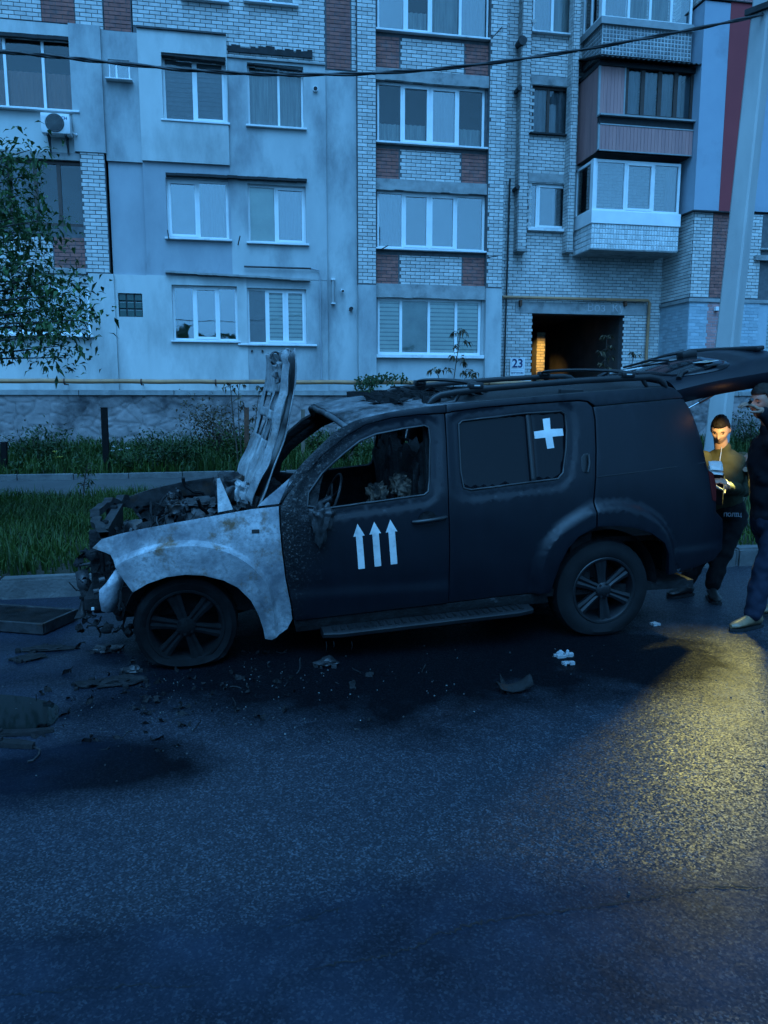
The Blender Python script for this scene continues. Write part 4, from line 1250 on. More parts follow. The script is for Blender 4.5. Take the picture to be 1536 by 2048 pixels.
def sapling(pts, y, twigs, label, mat, L=0.14, n=9, r=0.014, seed=1, lname='leaf', droop=0.5):
    P = [onY(px, py, y) for px, py in pts]
    o = base('sapling', P[0]); tag(o, label, 'sapling')
    MB().tube(P, [r * (1 - 0.6 * i / (len(P) - 1)) for i in range(len(P))], 6).build('stem', M_TWIG, o, smooth=60)
    r_ = random.Random(seed)
    for (ax, ay, bx, by) in twigs:
        a, b = onY(ax, ay, y), onY(bx, by, y + r_.uniform(-0.15, 0.15))
        MB().tube([a, a.lerp(b, 0.5) + Vector((0, 0, 0.03)), b], [0.007, 0.005, 0.003], 5).build('twig', M_TWIG, o)
        m = MB()
        for k in range(n):
            d = Vector((r_.gauss(0, 1), r_.gauss(0, 0.7), r_.uniform(-0.7, 0.15)))
            leaf(m, b + Vector((r_.gauss(0, 0.02), r_.gauss(0, 0.02), r_.gauss(0, 0.02))), d, Vector((0, 0, 1)) + rdir(r_) * 0.3, L * r_.uniform(0.7, 1.3), L * 0.42, r_.random(), droop)
        m.build('leaf_cluster', mat, o)
    return o
YS = 17.5
sapling([(905, 830), (908, 756), (913, 720), (917, 695), (921, 665)], YS, [(908, 740, 897, 738), (913, 725, 925, 715), (914, 722, 926, 726), (916, 705, 907, 710), (917, 698, 909, 693), (918, 690, 911, 664), (920, 676, 923, 662), (920, 672, 930, 664), (920, 676, 933, 682), (921, 668, 905, 668)], 'tall thin sapling with drooping leaves in front of the wide ground floor window', M_DRYL, seed=1)
sapling([(880, 830), (878, 758), (875, 744)], YS, [(875, 745, 872, 738), (875, 745, 880, 740), (876, 750, 862, 741)], 'short sapling with wilted leaves just left of the tall thin sapling', M_DRYL, n=8, seed=2)
sapling([(920, 830), (927, 762), (936, 747)], YS, [(936, 747, 940, 741), (936, 747, 951, 744), (934, 750, 926, 744), (936, 748, 944, 750)], 'short bushy sapling just right of the tall thin sapling', M_DRYL, n=9, seed=3)
sapling([(1205, 830), (1208, 745), (1212, 700), (1214, 672)], YS, [(1212, 700, 1203, 703), (1213, 690, 1219, 695), (1214, 675, 1206, 673), (1214, 675, 1220, 672), (1210, 720, 1203, 728), (1210, 730, 1217, 735), (1210, 742, 1220, 748), (1212, 705, 1222, 712)], 'sapling with pale leaves in front of the dark passage', M_DRYL, n=8, seed=4)
sapling([(1258, 830), (1263, 735), (1266, 715)], YS, [(1266, 715, 1261, 708), (1266, 715, 1272, 708), (1266, 716, 1266, 705)], 'little brown leaved sapling against the white brick beside the passage', M_DRYL, n=8, seed=5)
sapling([(478, 960), (474, 900), (468, 850), (463, 800), (461, 770)], 15.9, [(466, 830, 455, 842), (463, 800, 453, 812), (462, 785, 470, 778), (461, 772, 455, 768), (466, 825, 476, 815), (464, 805, 480, 798), (461, 775, 448, 776)], 'spindly sapling with few leaves left of the raised bonnet', M_DRYL, n=4, r=0.02, seed=6, L=0.12)
sapling([(484, 960), (482, 900), (478, 850), (476, 800), (479, 768)], 15.9, [(477, 820, 486, 812), (476, 800, 485, 790), (479, 770, 487, 768), (478, 780, 470, 772)], 'second spindly sapling close to the rusty post', M_DRYL, n=4, r=0.014, seed=7, L=0.12)
sapling([(505, 930), (510, 850), (516, 800), (520, 775)], 15.9, [(514, 810, 505, 815), (517, 790, 526, 784), (520, 776, 513, 772), (519, 780, 528, 776), (512, 830, 504, 838)], 'leafy stem rising right behind the rusty post', M_DRYL, n=5, r=0.012, seed=8, L=0.12)
sapling([(167, 1000), (168, 970), (172, 945), (176, 928)], 12.2, [(168, 975, 160, 968), (170, 955, 162, 948), (172, 945, 184, 940), (174, 935, 166, 930), (176, 928, 186, 930), (170, 958, 180, 962), (169, 966, 178, 972), (173, 940, 160, 938)], 'small green shoot growing in the verge in front of the path', M_GRASS, n=12, r=0.012, seed=9, L=0.08, droop=0.2)

# creeper over the gas pipe
vp = onY(735, 770, 19.55)
cr = base('creeper', (vp.x, 19.6, vp.z)); tag(cr, 'green creeper hanging over the yellow pipe and the low wall', 'creeper')
r_ = random.Random(21); lm, sm = MB(), MB()
for k in range(12):
    x0 = 722 + k * 4 if k < 7 else 740 + (k - 7) * 16
    y1 = 825 - abs(k - 3) * 9 if k < 7 else 760
    a, b = onY(x0, 752, 19.5), onY(x0 + r_.uniform(-6, 4), y1, 19.58)
    sm.tube([a, a.lerp(b, 0.5) + Vector((0.02, -0.03, 0)), b], 0.005, 5)
    for q in range(34 if k < 7 else 22):
        t = r_.random()
        c = a.lerp(b, t) + Vector((r_.gauss(0, 0.09), r_.uniform(-0.1, 0.0), r_.gauss(0, 0.06)))
        leaf(lm, c, Vector((r_.gauss(0, 1), -0.3, -0.6)), Vector((0, -1, 0.5)), r_.uniform(0.06, 0.12), 0.055, r_.random())
sm.build('stem', M_TWIG, cr); f = lm.build('foliage', M_WEED, cr); f['kind'] = 'stuff'

# posts
def post(px, yt, yb, y, w, mat, label, cat='post', tilt=0.0):
    b = onY(px, yb, y); t = onY(px + tilt, yt, y)
    o = base('fence_post', (b.x, y, gz(b.x, y)))
    tag(o, label, cat)
    bz = gz(b.x, y) - 0.1
    mm = MB()
    rows = []
    for i in range(9):
        q = i / 8
        c = Vector((b.x + (t.x - b.x) * q, y, bz + (t.z - bz) * q))
        j = 0.06 * w * mnoise.noise(Vector((px, i * 0.8, 0)))
        rows.append([c + Vector((s * w / 2 + j, u * w / 2, 0)) for s, u in ((-1, -1), (1, -1), (1, 1), (-1, 1))])
    mm.grid(rows, closed=True); mm.face(rows[-1])
    mm.build('post', mat, o, bevel=0.006)
    capm = MB(); c = rows[-1]
    capm.box((t.x - w * 0.53, y - w * 0.53, t.z + 0.001), (t.x + w * 0.53, y + w * 0.53, t.z + 0.012)); capm.build('cap', mat, o)
M_BLACKP = simple('tarred_timber', (0.004, 0.004, 0.004), (0.007, 0.006, 0.006), 10, 0.8, spec=0.15, bscale=40, bstr=0.5)
M_OLDWOOD = simple('old_wood', (0.16, 0.12, 0.09), (0.10, 0.08, 0.06), 14, 0.9, stretch=(1, 1, 0.2), bscale=50)
post(214, 816, 950, 16.2, 0.12, M_BLACKP, 'black square post standing in the bed', tilt=-6)
post(493, 816, 930, 16.5, 0.10, M_RUST, 'rust red post behind the raised bonnet')
post(606, 820, 930, 17.0, 0.08, M_OLDWOOD, 'thin weathered post seen past the windscreen opening')
post(701, 868, 935, 16.5, 0.085, M_OLDWOOD, 'pale weathered post seen through the front window of the car')
post(8, 885, 960, 16.2, 0.11, M_BLACKP, 'short dark post at the left end of the bed')

# tree whose branches hang in at the left
tx = onZ(-250, 1130).x
tc = Vector((-3.9, 9.2, 0.15))
tree = base('leafy_tree', tc); tag(tree, 'leafy tree reaching in from the left in front of the facade', 'tree')
r_ = random.Random(33)
trunk = MB()
tp = [tc - Vector((0, 0, 0.15)), tc + Vector((0.05, 0, 0.9)), tc + Vector((-0.05, 0.05, 1.8)), tc + Vector((0.08, 0, 2.7)), tc + Vector((0.0, 0, 3.6)), tc + Vector((0.1, 0.1, 4.5))]
trunk.tube(tp, [0.14, 0.11, 0.10, 0.08, 0.055, 0.02], 10)
trunk.build('trunk', M_BARK, tree, smooth=60)
targets = []
for (px, py) in ((20, 330), (60, 300), (40, 390), (85, 440), (30, 450), (110, 465), (50, 490), (20, 530), (75, 520), (45, 560), (110, 550), (75, 600), (150, 560), (25, 620), (110, 620), (150, 635), (165, 610), (70, 650), (20, 680), (125, 665), (135, 690), (8, 700), (132, 715), (15, 300), (60, 460), (50, 430), (40, 600), (130, 590), (168, 640), (85, 560), (10, 400), (15, 490), (55, 350), (-30, 360), (-60, 420), (-40, 520), (-80, 600), (-100, 480), (-50, 650), (-120, 350), (-90, 270), (-160, 420), (-200, 500), (-200, 320), (-260, 400), (-140, 560)):
    targets.append(onY(px, py, 9.2 + r_.uniform(-0.7, 0.7)))
for _ in range(26):
    a = r_.uniform(0, 2 * PI); q = r_.uniform(0.5, 1.7)
    targets.append(tc + Vector((math.cos(a) * q - 0.5, math.sin(a) * q, r_.uniform(2.2, 5.0))))
lm = MB()
for t in targets:
    s = min(1, max(0.25, (t.z - tc.z - 0.9) / 3.6))
    root = tc + Vector((0, 0, 0.7 + 3.2 * s * 0.8))
    mid = root.lerp(t, 0.55) + Vector((0, 0, 0.18)) + rdir(r_) * 0.08
    MB().tube([root, mid, t], [0.026, 0.014, 0.004], 5).build('branch', M_BARK, tree)
    n = 98 if t.x > tc.x - 0.4 else 40
    for _ in range(n):
        u = max(0, min(1.05, r_.gauss(0.88, 0.2)))
        c = mid.lerp(t, u) + Vector((r_.gauss(0, 0.14), r_.gauss(0, 0.16), r_.gauss(0, 0.10)))
        d = Vector((r_.gauss(0, 1), r_.gauss(0, 1), r_.gauss(-0.35, 0.6)))
        leaf(lm, c, d, Vector((0, 0, 1)) + rdir(r_) * 0.5, r_.choice((0.045, 0.07, 0.09, 0.13)) * r_.uniform(0.85, 1.2), r_.uniform(0.026, 0.056), min(1, max(0, r_.gauss(0.4, 0.3))), 0.3)
f = lm.build('crown', M_LEAF, tree); f['kind'] = 'stuff'

# far-off wood across the street behind the viewer: it stands in the window panes and darkens the street
wd = MB(); r_ = random.Random(91)
for k in range(46):
    cx = -34 + 72 * (k + r_.uniform(-0.4, 0.4)) / 45; cy = -15 + r_.uniform(-2.5, 2.0); hh = r_.uniform(4.8, 6.6) if -14 < cx < 0 else r_.uniform(3.6, 5.2)
    wd.tube([(cx, cy, -0.1), (cx + r_.uniform(-0.3, 0.3), cy, hh * 0.7)], [0.2, 0.06], 6)
    for q in range(150):
        d = rdir(r_); rr = r_.uniform(0.55, 1.0)
        c = Vector((cx + d.x * 2.3 * rr, cy + d.y * 2.0 * rr, hh * 0.55 + d.z * hh * 0.45 * rr))
        leaf(wd, c, rdir(r_), rdir(r_), r_.uniform(0.7, 1.3), r_.uniform(0.5, 0.9), r_.random() * 0.6)
tag(wd.build('wood', M_LEAF), 'dark wood across the street mirrored in the window panes', 'trees', kind='stuff')
# ================================================================== the burnt car
CAR_A = R(2.3)
CAR_O = Vector((-0.30, 4.80, 0))
car = empty('burnt_car', CAR_O, CAR_A)
car.rotation_euler = (R(2.0), 0, CAR_A)       # leans towards the flat near front tyre
tag(car, 'matt black off-road estate with a burnt out front, raised bonnet and open tailgate', 'car')
_ax = Vector((math.cos(CAR_A), math.sin(CAR_A), 0)); _ay = Vector((-math.sin(CAR_A), math.cos(CAR_A), 0))
CW = 1.84                                   # body width; local x runs to the rear, y across from the near side

def belt(s): return 0.93 + 0.085 * s
def wside(s, z):
    """how far the body side lies inside the near side plane"""
    zb = belt(s)
    w = 0.05 * ((min(z, zb) - 0.75) / 0.45) ** 2
    if z > zb: w += (z - zb) * 0.26
    if s < 0.05: w += 0.16 * ((0.05 - s) / 0.65) ** 2
    if s > 3.0: w += 0.12 * ((s - 3.0) / 0.75) ** 2
    return w

def to_local(p):
    q = p - CAR_O
    return Vector((q.dot(_ax), q.dot(_ay), q.z))

def at(px, py, off):                        # point of a lengthwise plane, off metres inside the near side
    return to_local(on_plane(px, py, CAR_O + _ay * off, _ay))

def sp(px, py, extra=0.0):                  # point of the body side -> (s, z)
    off = 0.03
    for _ in range(8):
        p = at(px, py, off + extra)
        off = wside(p.x, p.z)
    return (p.x, p.z)

def poly(pts): return [sp(*p) for p in pts]

def inside(p, pg):
    r = False
    j = len(pg) - 1
    for i in range(len(pg)):
        if (pg[i][1] > p[1]) != (pg[j][1] > p[1]) and p[0] < (pg[j][0] - pg[i][0]) * (p[1] - pg[i][1]) / (pg[j][1] - pg[i][1]) + pg[i][0]: r = not r
        j = i
    return r

def smooth_poly(pg, it=1):
    for _ in range(it):
        o = []
        for i in range(len(pg)):
            a, b = pg[i], pg[(i + 1) % len(pg)]
            o.append((a[0] * 0.75 + b[0] * 0.25, a[1] * 0.75 + b[1] * 0.25)); o.append((a[0] * 0.25 + b[0] * 0.75, a[1] * 0.25 + b[1] * 0.75))
        pg = o
    return pg

def dense(pg, step):
    o = []
    for i in range(len(pg)):
        a, b = Vector(pg[i]), Vector(pg[(i + 1) % len(pg)])
        n = max(1, int((b - a).length / step))
        o += [tuple(a.lerp(b, k / n)) for k in range(n)]
    return o

def dist_poly(p, pg, closed=True):
    best = 9
    P = Vector(p)
    for i in range(len(pg) - (0 if closed else 1)):
        a, b = Vector(pg[i]), Vector(pg[(i + 1) % len(pg)])
        d = b - a
        t = max(0, min(1, (P - a).dot(d) / max(1e-12, d.dot(d))))
        best = min(best, (P - a - d * t).length)
    return best

def panel_mesh(outer, holes=(), step=0.05, off=None, lines=()):
    """triangulated sheet in the (s, z) plane laid on the body side; off(s, z) pushes outwards"""
    bo = dense(outer, step)
    loops = [bo] + [dense(h, step) for h in holes]
    pts, edges = [], []
    for lp in loops:
        k = len(pts)
        pts += lp
        edges += [(k + i, k + (i + 1) % len(lp)) for i in range(len(lp))]
    fixed = []
    for ln in lines:                            # creases become edges of the sheet
        prev = None
        for i in range(len(ln) - 1):
            a, b = Vector(ln[i]), Vector(ln[i + 1])
            n = max(1, int((b - a).length / (step * 0.6)))
            for k in range(n + (1 if i == len(ln) - 2 else 0)):
                q = tuple(a.lerp(b, k / n))
                if inside(q, outer) and not any(inside(q, h) for h in holes) and min(dist_poly(q, l) for l in [outer, *holes]) > 0.006:
                    pts.append(q); fixed.append(q)
                    if prev is not None: edges.append((prev, len(pts) - 1))
                    prev = len(pts) - 1
                else: prev = None
    xs, zs = [p[0] for p in bo], [p[1] for p in bo]
    x = min(xs) + step * 0.5
    i = 0
    while x < max(xs):
        z = min(zs) + (step * 0.5 if i % 2 else 0)
        while z < max(zs):
            q = (x, z)
            if inside(q, outer) and not any(inside(q, h) for h in holes) and min(dist_poly(q, l) for l in [outer, *holes]) > step * 0.45 and all((q[0] - f[0]) ** 2 + (q[1] - f[1]) ** 2 > (step * 0.4) ** 2 for f in fixed): pts.append(q)
            z += step
        x += step * 0.87; i += 1
    vs, es, fs, *_ = delaunay_2d_cdt([Vector(p) for p in pts], edges, [], 0, 1e-5)
    V = []
    for v in vs:
        y = wside(v.x, v.y) - (off(v.x, v.y) if off else 0)
        V.append((v.x, y, v.y))
    F = []
    for f in fs:
        c = (sum(vs[i].x for i in f) / 3, sum(vs[i].y for i in f) / 3)
        if inside(c, outer) and not any(inside(c, h) for h in holes):
            a, b, d = (vs[i] for i in f)
            area = (b.x - a.x) * (d.y - a.y) - (b.y - a.y) * (d.x - a.x)
            F.append(tuple(f) if area > 0 else tuple(reversed(f)))
    return V, F

def mirror(V, F): return [(x, CW - y, z) for x, y, z in V], [tuple(reversed(f)) for f in F]

def panel(name, outer, mat, holes=(), thick=0.022, step=0.05, off=None, far=True, bevel=0.006, far_mat=None, label=None, far_holes=None, lines=()):
    V, F = panel_mesh(outer, holes, step, off, lines)
    m = MB(); m.raw(V, F)
    o = m.build(name, mat, car, smooth=65, solid=thick, bevel=bevel)
    if label: o['label'] = label
    o2 = None
    if far:
        if far_holes is not None: V, F = panel_mesh(outer, far_holes, step, off)
        m = MB(); m.raw(*mirror(V, F))
        o2 = m.build(name, far_mat or mat, car, smooth=65, solid=thick, bevel=bevel)
    return o, o2

# ---- paint and burnt metal
def paint_mat():
    """matt black wrap; blistered and sooty where the fire reached (towards the front)"""
    m, nt, p, co = base_mat('matt_black_wrap', 0.5, 0, 0.32)
    sx = nt.add('ShaderNodeSeparateXYZ'); nt.ln(co, sx.inputs[0])
    n = nt.noise(co, 6, 6, 0.7)
    d = nt.math('ADD', nt.math('ADD', sx.outputs[0], nt.math('MULTIPLY', sx.outputs[2], -0.42)), nt.math('MULTIPLY', nt.math('SUBTRACT', n, 0.5), 0.5))
    mr = nt.add('ShaderNodeMapRange'); mr.inputs[1].default_value = 0.28; mr.inputs[2].default_value = 0.62; mr.inputs[3].default_value = 1; mr.inputs[4].default_value = 0
    nt.ln(d, mr.inputs[0])
    burn = mr.outputs[0]
    fl = nt.noise(co, 55, 4, 0.7)
    ash = nt.ramp(fl, [(0.55, (0.006, 0.006, 0.007)), (0.74, (0.16, 0.15, 0.145))])
    dust = nt.math('ADD', nt.math('MULTIPLY', nt.noise(co, 2.2, 6, 0.65), 0.6), nt.math('MULTIPLY', nt.noise(nt.mapping(co, (9, 9, 0.8)), 2.0, 5, 0.65), 0.4))
    col = nt.ramp(dust, [(0.3, (0.0035, 0.0045, 0.0075)), (0.62, (0.0065, 0.008, 0.0125)), (0.75, (0.013, 0.0145, 0.019))])
    nt.ln(nt.mix(burn, col, ash), p.inputs['Base Color'])
    nt.ln(nt.ramp(nt.noise(co, 3, 7, 0.7), [(0.3, (0.33, 0.33, 0.33)), (0.7, (0.44, 0.44, 0.44))]), p.inputs['Roughness'])
    b = bump(nt, p, nt.math('ADD', nt.math('MULTIPLY', nt.noise(co, 40, 5, 0.7), burn), nt.math('MULTIPLY', nt.noise(co, 350, 2), 0.03)), 0.7, 0.01)
    return m
M_PAINT = paint_mat()

def burnt_mat(name, hi, lo, soot_lo, soot_hi, rust=0.6, scale=4, rough=0.75):
    m, nt, p, co = base_mat(name, rough, 0.25, 0.4)
    a = nt.noise(co, scale, 7, 0.68, 0.3)
    col = nt.ramp(a, [(0.36, lo), (0.56, hi), (0.66, tuple(min(0.7, q * 1.5) for q in hi))])
    f = nt.noise(co, 38, 5, 0.7)
    col = nt.mix(nt.ramp(f, [(0.46, (0, 0, 0)), (0.64, (0.6, 0.6, 0.6))]), col, (0.16, 0.165, 0.175))
    r_ = nt.noise(nt.mapping(co, loc=(4, 2, 9)), 4.5, 6, 0.7)
    col = nt.mix(nt.ramp(r_, [(0.54, (0, 0, 0)), (0.66, (rust, rust, rust))]), col, (0.15, 0.075, 0.03))
    s = nt.noise(nt.mapping(co, loc=(1, 8, 3)), 3.2, 7, 0.72)
    col = nt.mix(nt.ramp(s, [(soot_lo, (0, 0, 0)), (soot_hi, (0.9, 0.9, 0.9))]), col, (0.02, 0.02, 0.022))
    nt.ln(col, p.inputs['Base Color'])
    bump(nt, p, nt.math('ADD', f, nt.math('MULTIPLY', s, 1.2)), 0.35, 0.006)
    return m
M_BFEND = burnt_mat('burnt_bare_metal', (0.36, 0.37, 0.385), (0.125, 0.135, 0.155), 0.55, 0.70, rust=0.9, scale=3.0)
M_BHOOD = burnt_mat('burnt_bonnet_metal', (0.36, 0.36, 0.36), (0.15, 0.155, 0.16), 0.56, 0.70, rust=0.4)
M_BROOF = burnt_mat('burnt_roof_metal', (0.16, 0.165, 0.17), (0.06, 0.062, 0.066), 0.48, 0.62, rust=0.2)
M_CHAR = simple('charred', (0.006, 0.006, 0.0065), (0.014, 0.014, 0.015), 14, 0.75, spec=0.25, bscale=40, bstr=0.9, bdist=0.01, dirt=(0.06, 0.06, 0.064), dirt_scale=9.0, dirt_lo=0.66, dirt_hi=0.76)
M_SOOT = simple('soot_coat', (0.003, 0.003, 0.0034), (0.008, 0.008, 0.009), 9, 0.85, spec=0.15, bscale=40, bstr=0.6, bdist=0.006)
M_CHARM = simple('charred_metal', (0.015, 0.015, 0.016), (0.055, 0.055, 0.058), 10, 0.5, 0.4, bscale=40, bstr=0.6, dirt=(0.07, 0.04, 0.025), dirt_scale=7.0)
M_TRIM = simple('black_trim', (0.009, 0.009, 0.010), (0.014, 0.014, 0.015), 5, 0.4, bscale=300, bstr=0.1, bdist=0.001)
M_TYRE = simple('tyre_rubber', (0.006, 0.006, 0.007), (0.011, 0.011, 0.012), 7, 0.85, spec=0.25, bscale=60, bstr=0.4, bdist=0.003)
M_RIM = simple('dull_black_rim', (0.006, 0.006, 0.007), (0.010, 0.010, 0.012), 8, 0.45, 0.0)
M_TINT = base_mat('tinted_glass', 0.06, 0, 0.25)[0]; M_TINT.node_tree.nodes['Principled BSDF'].inputs['Base Color'].default_value = (0.006, 0.006, 0.008, 1)
M_DECAL = simple('white_tape', (0.66, 0.66, 0.64), (0.50, 0.50, 0.49), 7, 0.6, dirt=(0.25, 0.25, 0.25), dirt_scale=9, dirt_lo=0.58, dirt_hi=0.8)
M_ASH = simple('ashen_stuffing', (0.17, 0.125, 0.095), (0.02, 0.018, 0.016), 17, 0.95, lo=0.42, hi=0.58, bscale=30, bstr=0.8)
M_PALEB = burnt_mat('burnt_pale_plate', (0.55, 0.57, 0.60), (0.30, 0.32, 0.36), 0.66, 0.8, rust=0.2)

# ---- side panels -------------------------------------------------------------
FEND = [(186, 1096), (204, 1078), (240, 1067), (278, 1058), (353, 1043), (434, 1029), (501, 1017), (540, 1013), (556, 1011), (558, 1050), (562, 1093), (570, 1156), (581, 1211), (584, 1238), (574, 1258), (560, 1268), (542, 1276), (529, 1274), (526, 1256), (516, 1226), (501, 1197), (475, 1171), (445, 1156), (408, 1147), (371, 1145), (334, 1150), (297, 1163), (267, 1181), (252, 1161), (238, 1140), (228, 1121), (222, 1109), (210, 1104)]
CREASE = [(226, 1123), (240, 1113), (278, 1096), (323, 1083), (382, 1077), (427, 1083), (464, 1094), (501, 1116), (523, 1138), (540, 1161), (550, 1195), (556, 1240), (558, 1300)]
fend = poly(FEND); crease = poly(CREASE)
def soft(pl, it=2):
    for _ in range(it):
        o = [pl[0]]
        for a, b in zip(pl, pl[1:]):
            o += [(a[0] * 0.75 + b[0] * 0.25, a[1] * 0.75 + b[1] * 0.25), (a[0] * 0.25 + b[0] * 0.75, a[1] * 0.25 + b[1] * 0.75)]
        pl = o + [pl[-1]]
    return pl
crease = soft(crease)
def ring_out(pg, d):
    """closed outline pushed outwards by d"""
    pg = dense(pg, 0.03); n = len(pg)
    ar = sum(pg[i][0] * pg[(i + 1) % n][1] - pg[(i + 1) % n][0] * pg[i][1] for i in range(n))
    o = []
    for i in range(n):
        t = (Vector(pg[(i + 1) % n]) - Vector(pg[i - 1])).normalized()
        nn = Vector((t.y, -t.x)) * (1 if ar > 0 else -1)
        o.append(tuple(Vector(pg[i]) + nn * d))
    return o + [o[0]]
def towards(pl, c, d): return [tuple(Vector(p) + (Vector(c) - Vector(p)).normalized() * d) for p in pl]
cr_area = crease + [(crease[-1][0], -0.5), (crease[0][0], -0.5)]
def fend_off(s, z):
    if not inside((s, z), cr_area): return 0.0
    d = dist_poly((s, z), crease, closed=False)
    t = min(1, d / 0.026)
    return 0.046 * t * t * (3 - 2 * t) - 0.012 * min(1, max(0, d - 0.03) / 0.12) + 0.004 * mnoise.noise(Vector((s * 9, z * 9, 1)))
fo, ff = panel('front_fender', fend, M_BFEND, step=0.028, off=fend_off, thick=0.012, bevel=0.003, lines=(crease, towards(crease, (0.05, 0.2), 0.013), towards(crease, (0.05, 0.2), 0.026)), label='burnt whitish front wing', far_mat=M_CHARM)
ff['label'] = 'sooty front wing on the far side'
# slot left by the side lamp
a = sp(502, 1057); b = sp(519, 1066)
MB().box((a[0], wside(*a) - 0.003, b[1]), (b[0], wside(*a) + 0.01, a[1])).build('lamp_slot', M_DARKREC, fo, bevel=0.006)
COWL = [(514, 1011), (530, 996), (552, 978), (576, 957), (590, 953), (566, 985), (557, 1006)]
panel('cowl_corner', poly(COWL), M_BFEND, step=0.03, thick=0.01, bevel=0.002, far_mat=M_CHARM)

PILLAR = [(578, 955), (604, 925), (632, 897), (664, 866), (692, 849), (724, 837), (777, 825), (847, 815), (886, 811), (886, 826), (835, 829), (777, 836), (726, 850), (690, 871), (642, 910), (606, 950), (592, 968), (570, 990), (560, 1003), (567, 984)]
panel('a_pillar', poly(PILLAR), M_PAINT, step=0.04, thick=0.05, far_mat=M_CHAR)
F_DOOR = [(560, 1012), (574, 988), (600, 957), (642, 913), (690, 874), (726, 853), (777, 839), (835, 832), (883, 829), (887, 880), (890, 940), (893, 1010), (896, 1100), (894, 1204), (740, 1222), (588, 1240), (584, 1210), (573, 1156), (565, 1093), (561, 1050)]
F_WIN = [(614, 1012), (616, 985), (642, 947), (680, 912), (718, 882), (749, 869), (804, 858), (845, 852), (854, 856), (857, 880), (856, 960), (854, 982), (846, 989), (760, 1001), (652, 1016)]
BELT_T, BELT_B = [(588, 1033), (700, 1020), (852, 1000), (872, 985), (876, 940), (872, 880)], None
f_win = poly(F_WIN)
def door_stamp(hole, w=0.055, deep=0.012):
    def f(s, z):
        d = dist_poly((s, z), hole)
        t = max(0, min(1, (d - w) / 0.02))
        return -deep * (1 - t * t * (3 - 2 * t))
    return f
def door_off(s, z):
    o = door_stamp(f_win)(s, z) + 0.003 * mnoise.noise(Vector((s * 4, z * 5, 8)))
    if z < 0.47: o += 0.012 * max(0, min(1, (0.47 - z) / 0.04))
    return o
fd, fdf = panel('front_door', poly(F_DOOR), M_PAINT, [f_win], step=0.034, lines=(ring_out(f_win, 0.055), ring_out(f_win, 0.075)), off=door_off, thick=0.04, label='front door with three white arrows and no glass', far_mat=M_CHAR)
R_DOOR = [(886, 829), (900, 826), (960, 818), (1046, 811), (1116, 806), (1150, 804), (1166, 806), (1176, 815), (1181, 840), (1184, 899), (1184, 953), (1181, 1002), (1181, 1050), (1147, 1069), (1127, 1092), (1111, 1124), (1100, 1157), (1093, 1181), (896, 1204), (898, 1100), (895, 1010), (892, 940), (889, 880)]
R_WIN = [(913, 850), (920, 843), (1045, 828), (1116, 824), (1124, 829), (1128, 860), (1127, 899), (1122, 945), (1112, 957), (1040, 966), (940, 979), (925, 975), (919, 945)]
r_win = poly(R_WIN)
FL_R = [(1050, 1260), (1058, 1160), (1065, 1115), (1075, 1089), (1088, 1069), (1111, 1044), (1147, 1018), (1182, 1003), (1227, 997), (1266, 1003), (1305, 1021), (1331, 1050), (1342, 1075), (1348, 1105), (1351, 1150), (1352, 1240)]
flr = soft(poly(FL_R)); FLL = (flr, towards(flr, (2.87, 0.3), 0.03), towards(flr, (2.87, 0.3), 0.06)); flr_area = flr + [(flr[-1][0], -0.5), (flr[0][0], -0.5)]
def rflare(s, z):
    if not inside((s, z), flr_area): return 0.0
    d = dist_poly((s, z), flr, closed=False)
    t = min(1, d / 0.06)
    return 0.05 * t * t * (3 - 2 * t)
def rdoor_off(s, z):
    o = rflare(s, z)
    if o == 0: o = door_stamp(r_win)(s, z) + 0.003 * mnoise.noise(Vector((s * 4, z * 5, 3)))
    if z < 0.47 and o == 0: o += 0.012 * max(0, min(1, (0.47 - z) / 0.04))
    return o
rd, rdf = panel('rear_door', poly(R_DOOR), M_PAINT, [r_win], step=0.03, lines=FLL + (ring_out(r_win, 0.055), ring_out(r_win, 0.075)), off=rdoor_off, thick=0.04, label='rear door with a white cross on its window', far_mat=M_CHAR)
QUART = [(1153, 803), (1180, 815), (1240, 809), (1351, 799), (1357, 801), (1370, 820), (1384, 852), (1395, 884), (1404, 924), (1408, 940), (1417, 945), (1424, 968), (1426, 1004), (1427, 1024), (1440, 1038), (1441, 1077), (1438, 1098), (1422, 1119), (1392, 1131), (1352, 1142), (1327, 1146), (1327, 1105), (1318, 1082), (1292, 1063), (1260, 1052), (1227, 1048), (1184, 1049), (1184, 1002), (1187, 953), (1187, 899), (1184, 840), (1179, 816), (1170, 806)]
QUART = QUART[1:-1]
def quart_off(s, z):
    o = rflare(s, z)
    if z < 0.62 and s > 3.2 and o == 0: o = 0.015 * max(0, min(1, (0.62 - z) / 0.03))
    return o
qo, qf = panel('quarter_panel', poly(QUART), M_PAINT, step=0.03, lines=FLL, off=quart_off, thick=0.03)
STRIP = [(888, 811), (950, 806), (1050, 797), (1180, 786), (1319, 777), (1338, 779), (1352, 791), (1356, 797), (1240, 807), (1183, 813), (1168, 803), (1150, 801), (1116, 803), (1046, 808), (960, 815), (900, 823), (888, 826)]
panel('roof_side', poly(STRIP), M_PAINT, step=0.04, thick=0.05)
SILL = [(588, 1243), (740, 1225), (894, 1207), (1090, 1184), (1096, 1204), (894, 1228), (740, 1246), (592, 1264)]
panel('sill', poly(SILL), M_CHAR, step=0.06, thick=0.10)
# crease lines and long gap of the rear quarter
gl = MB()
for a_, b_ in (((1186, 890), (1187, 940)),):
    pass
q0 = [(s, wside(s, z) - 0.002, z) for s, z in poly([(1188, 953), (1260, 944), (1330, 935), (1404, 925)])]
MB().tube(q0, 0.003, 5).build('seam', M_DARKREC, qo)

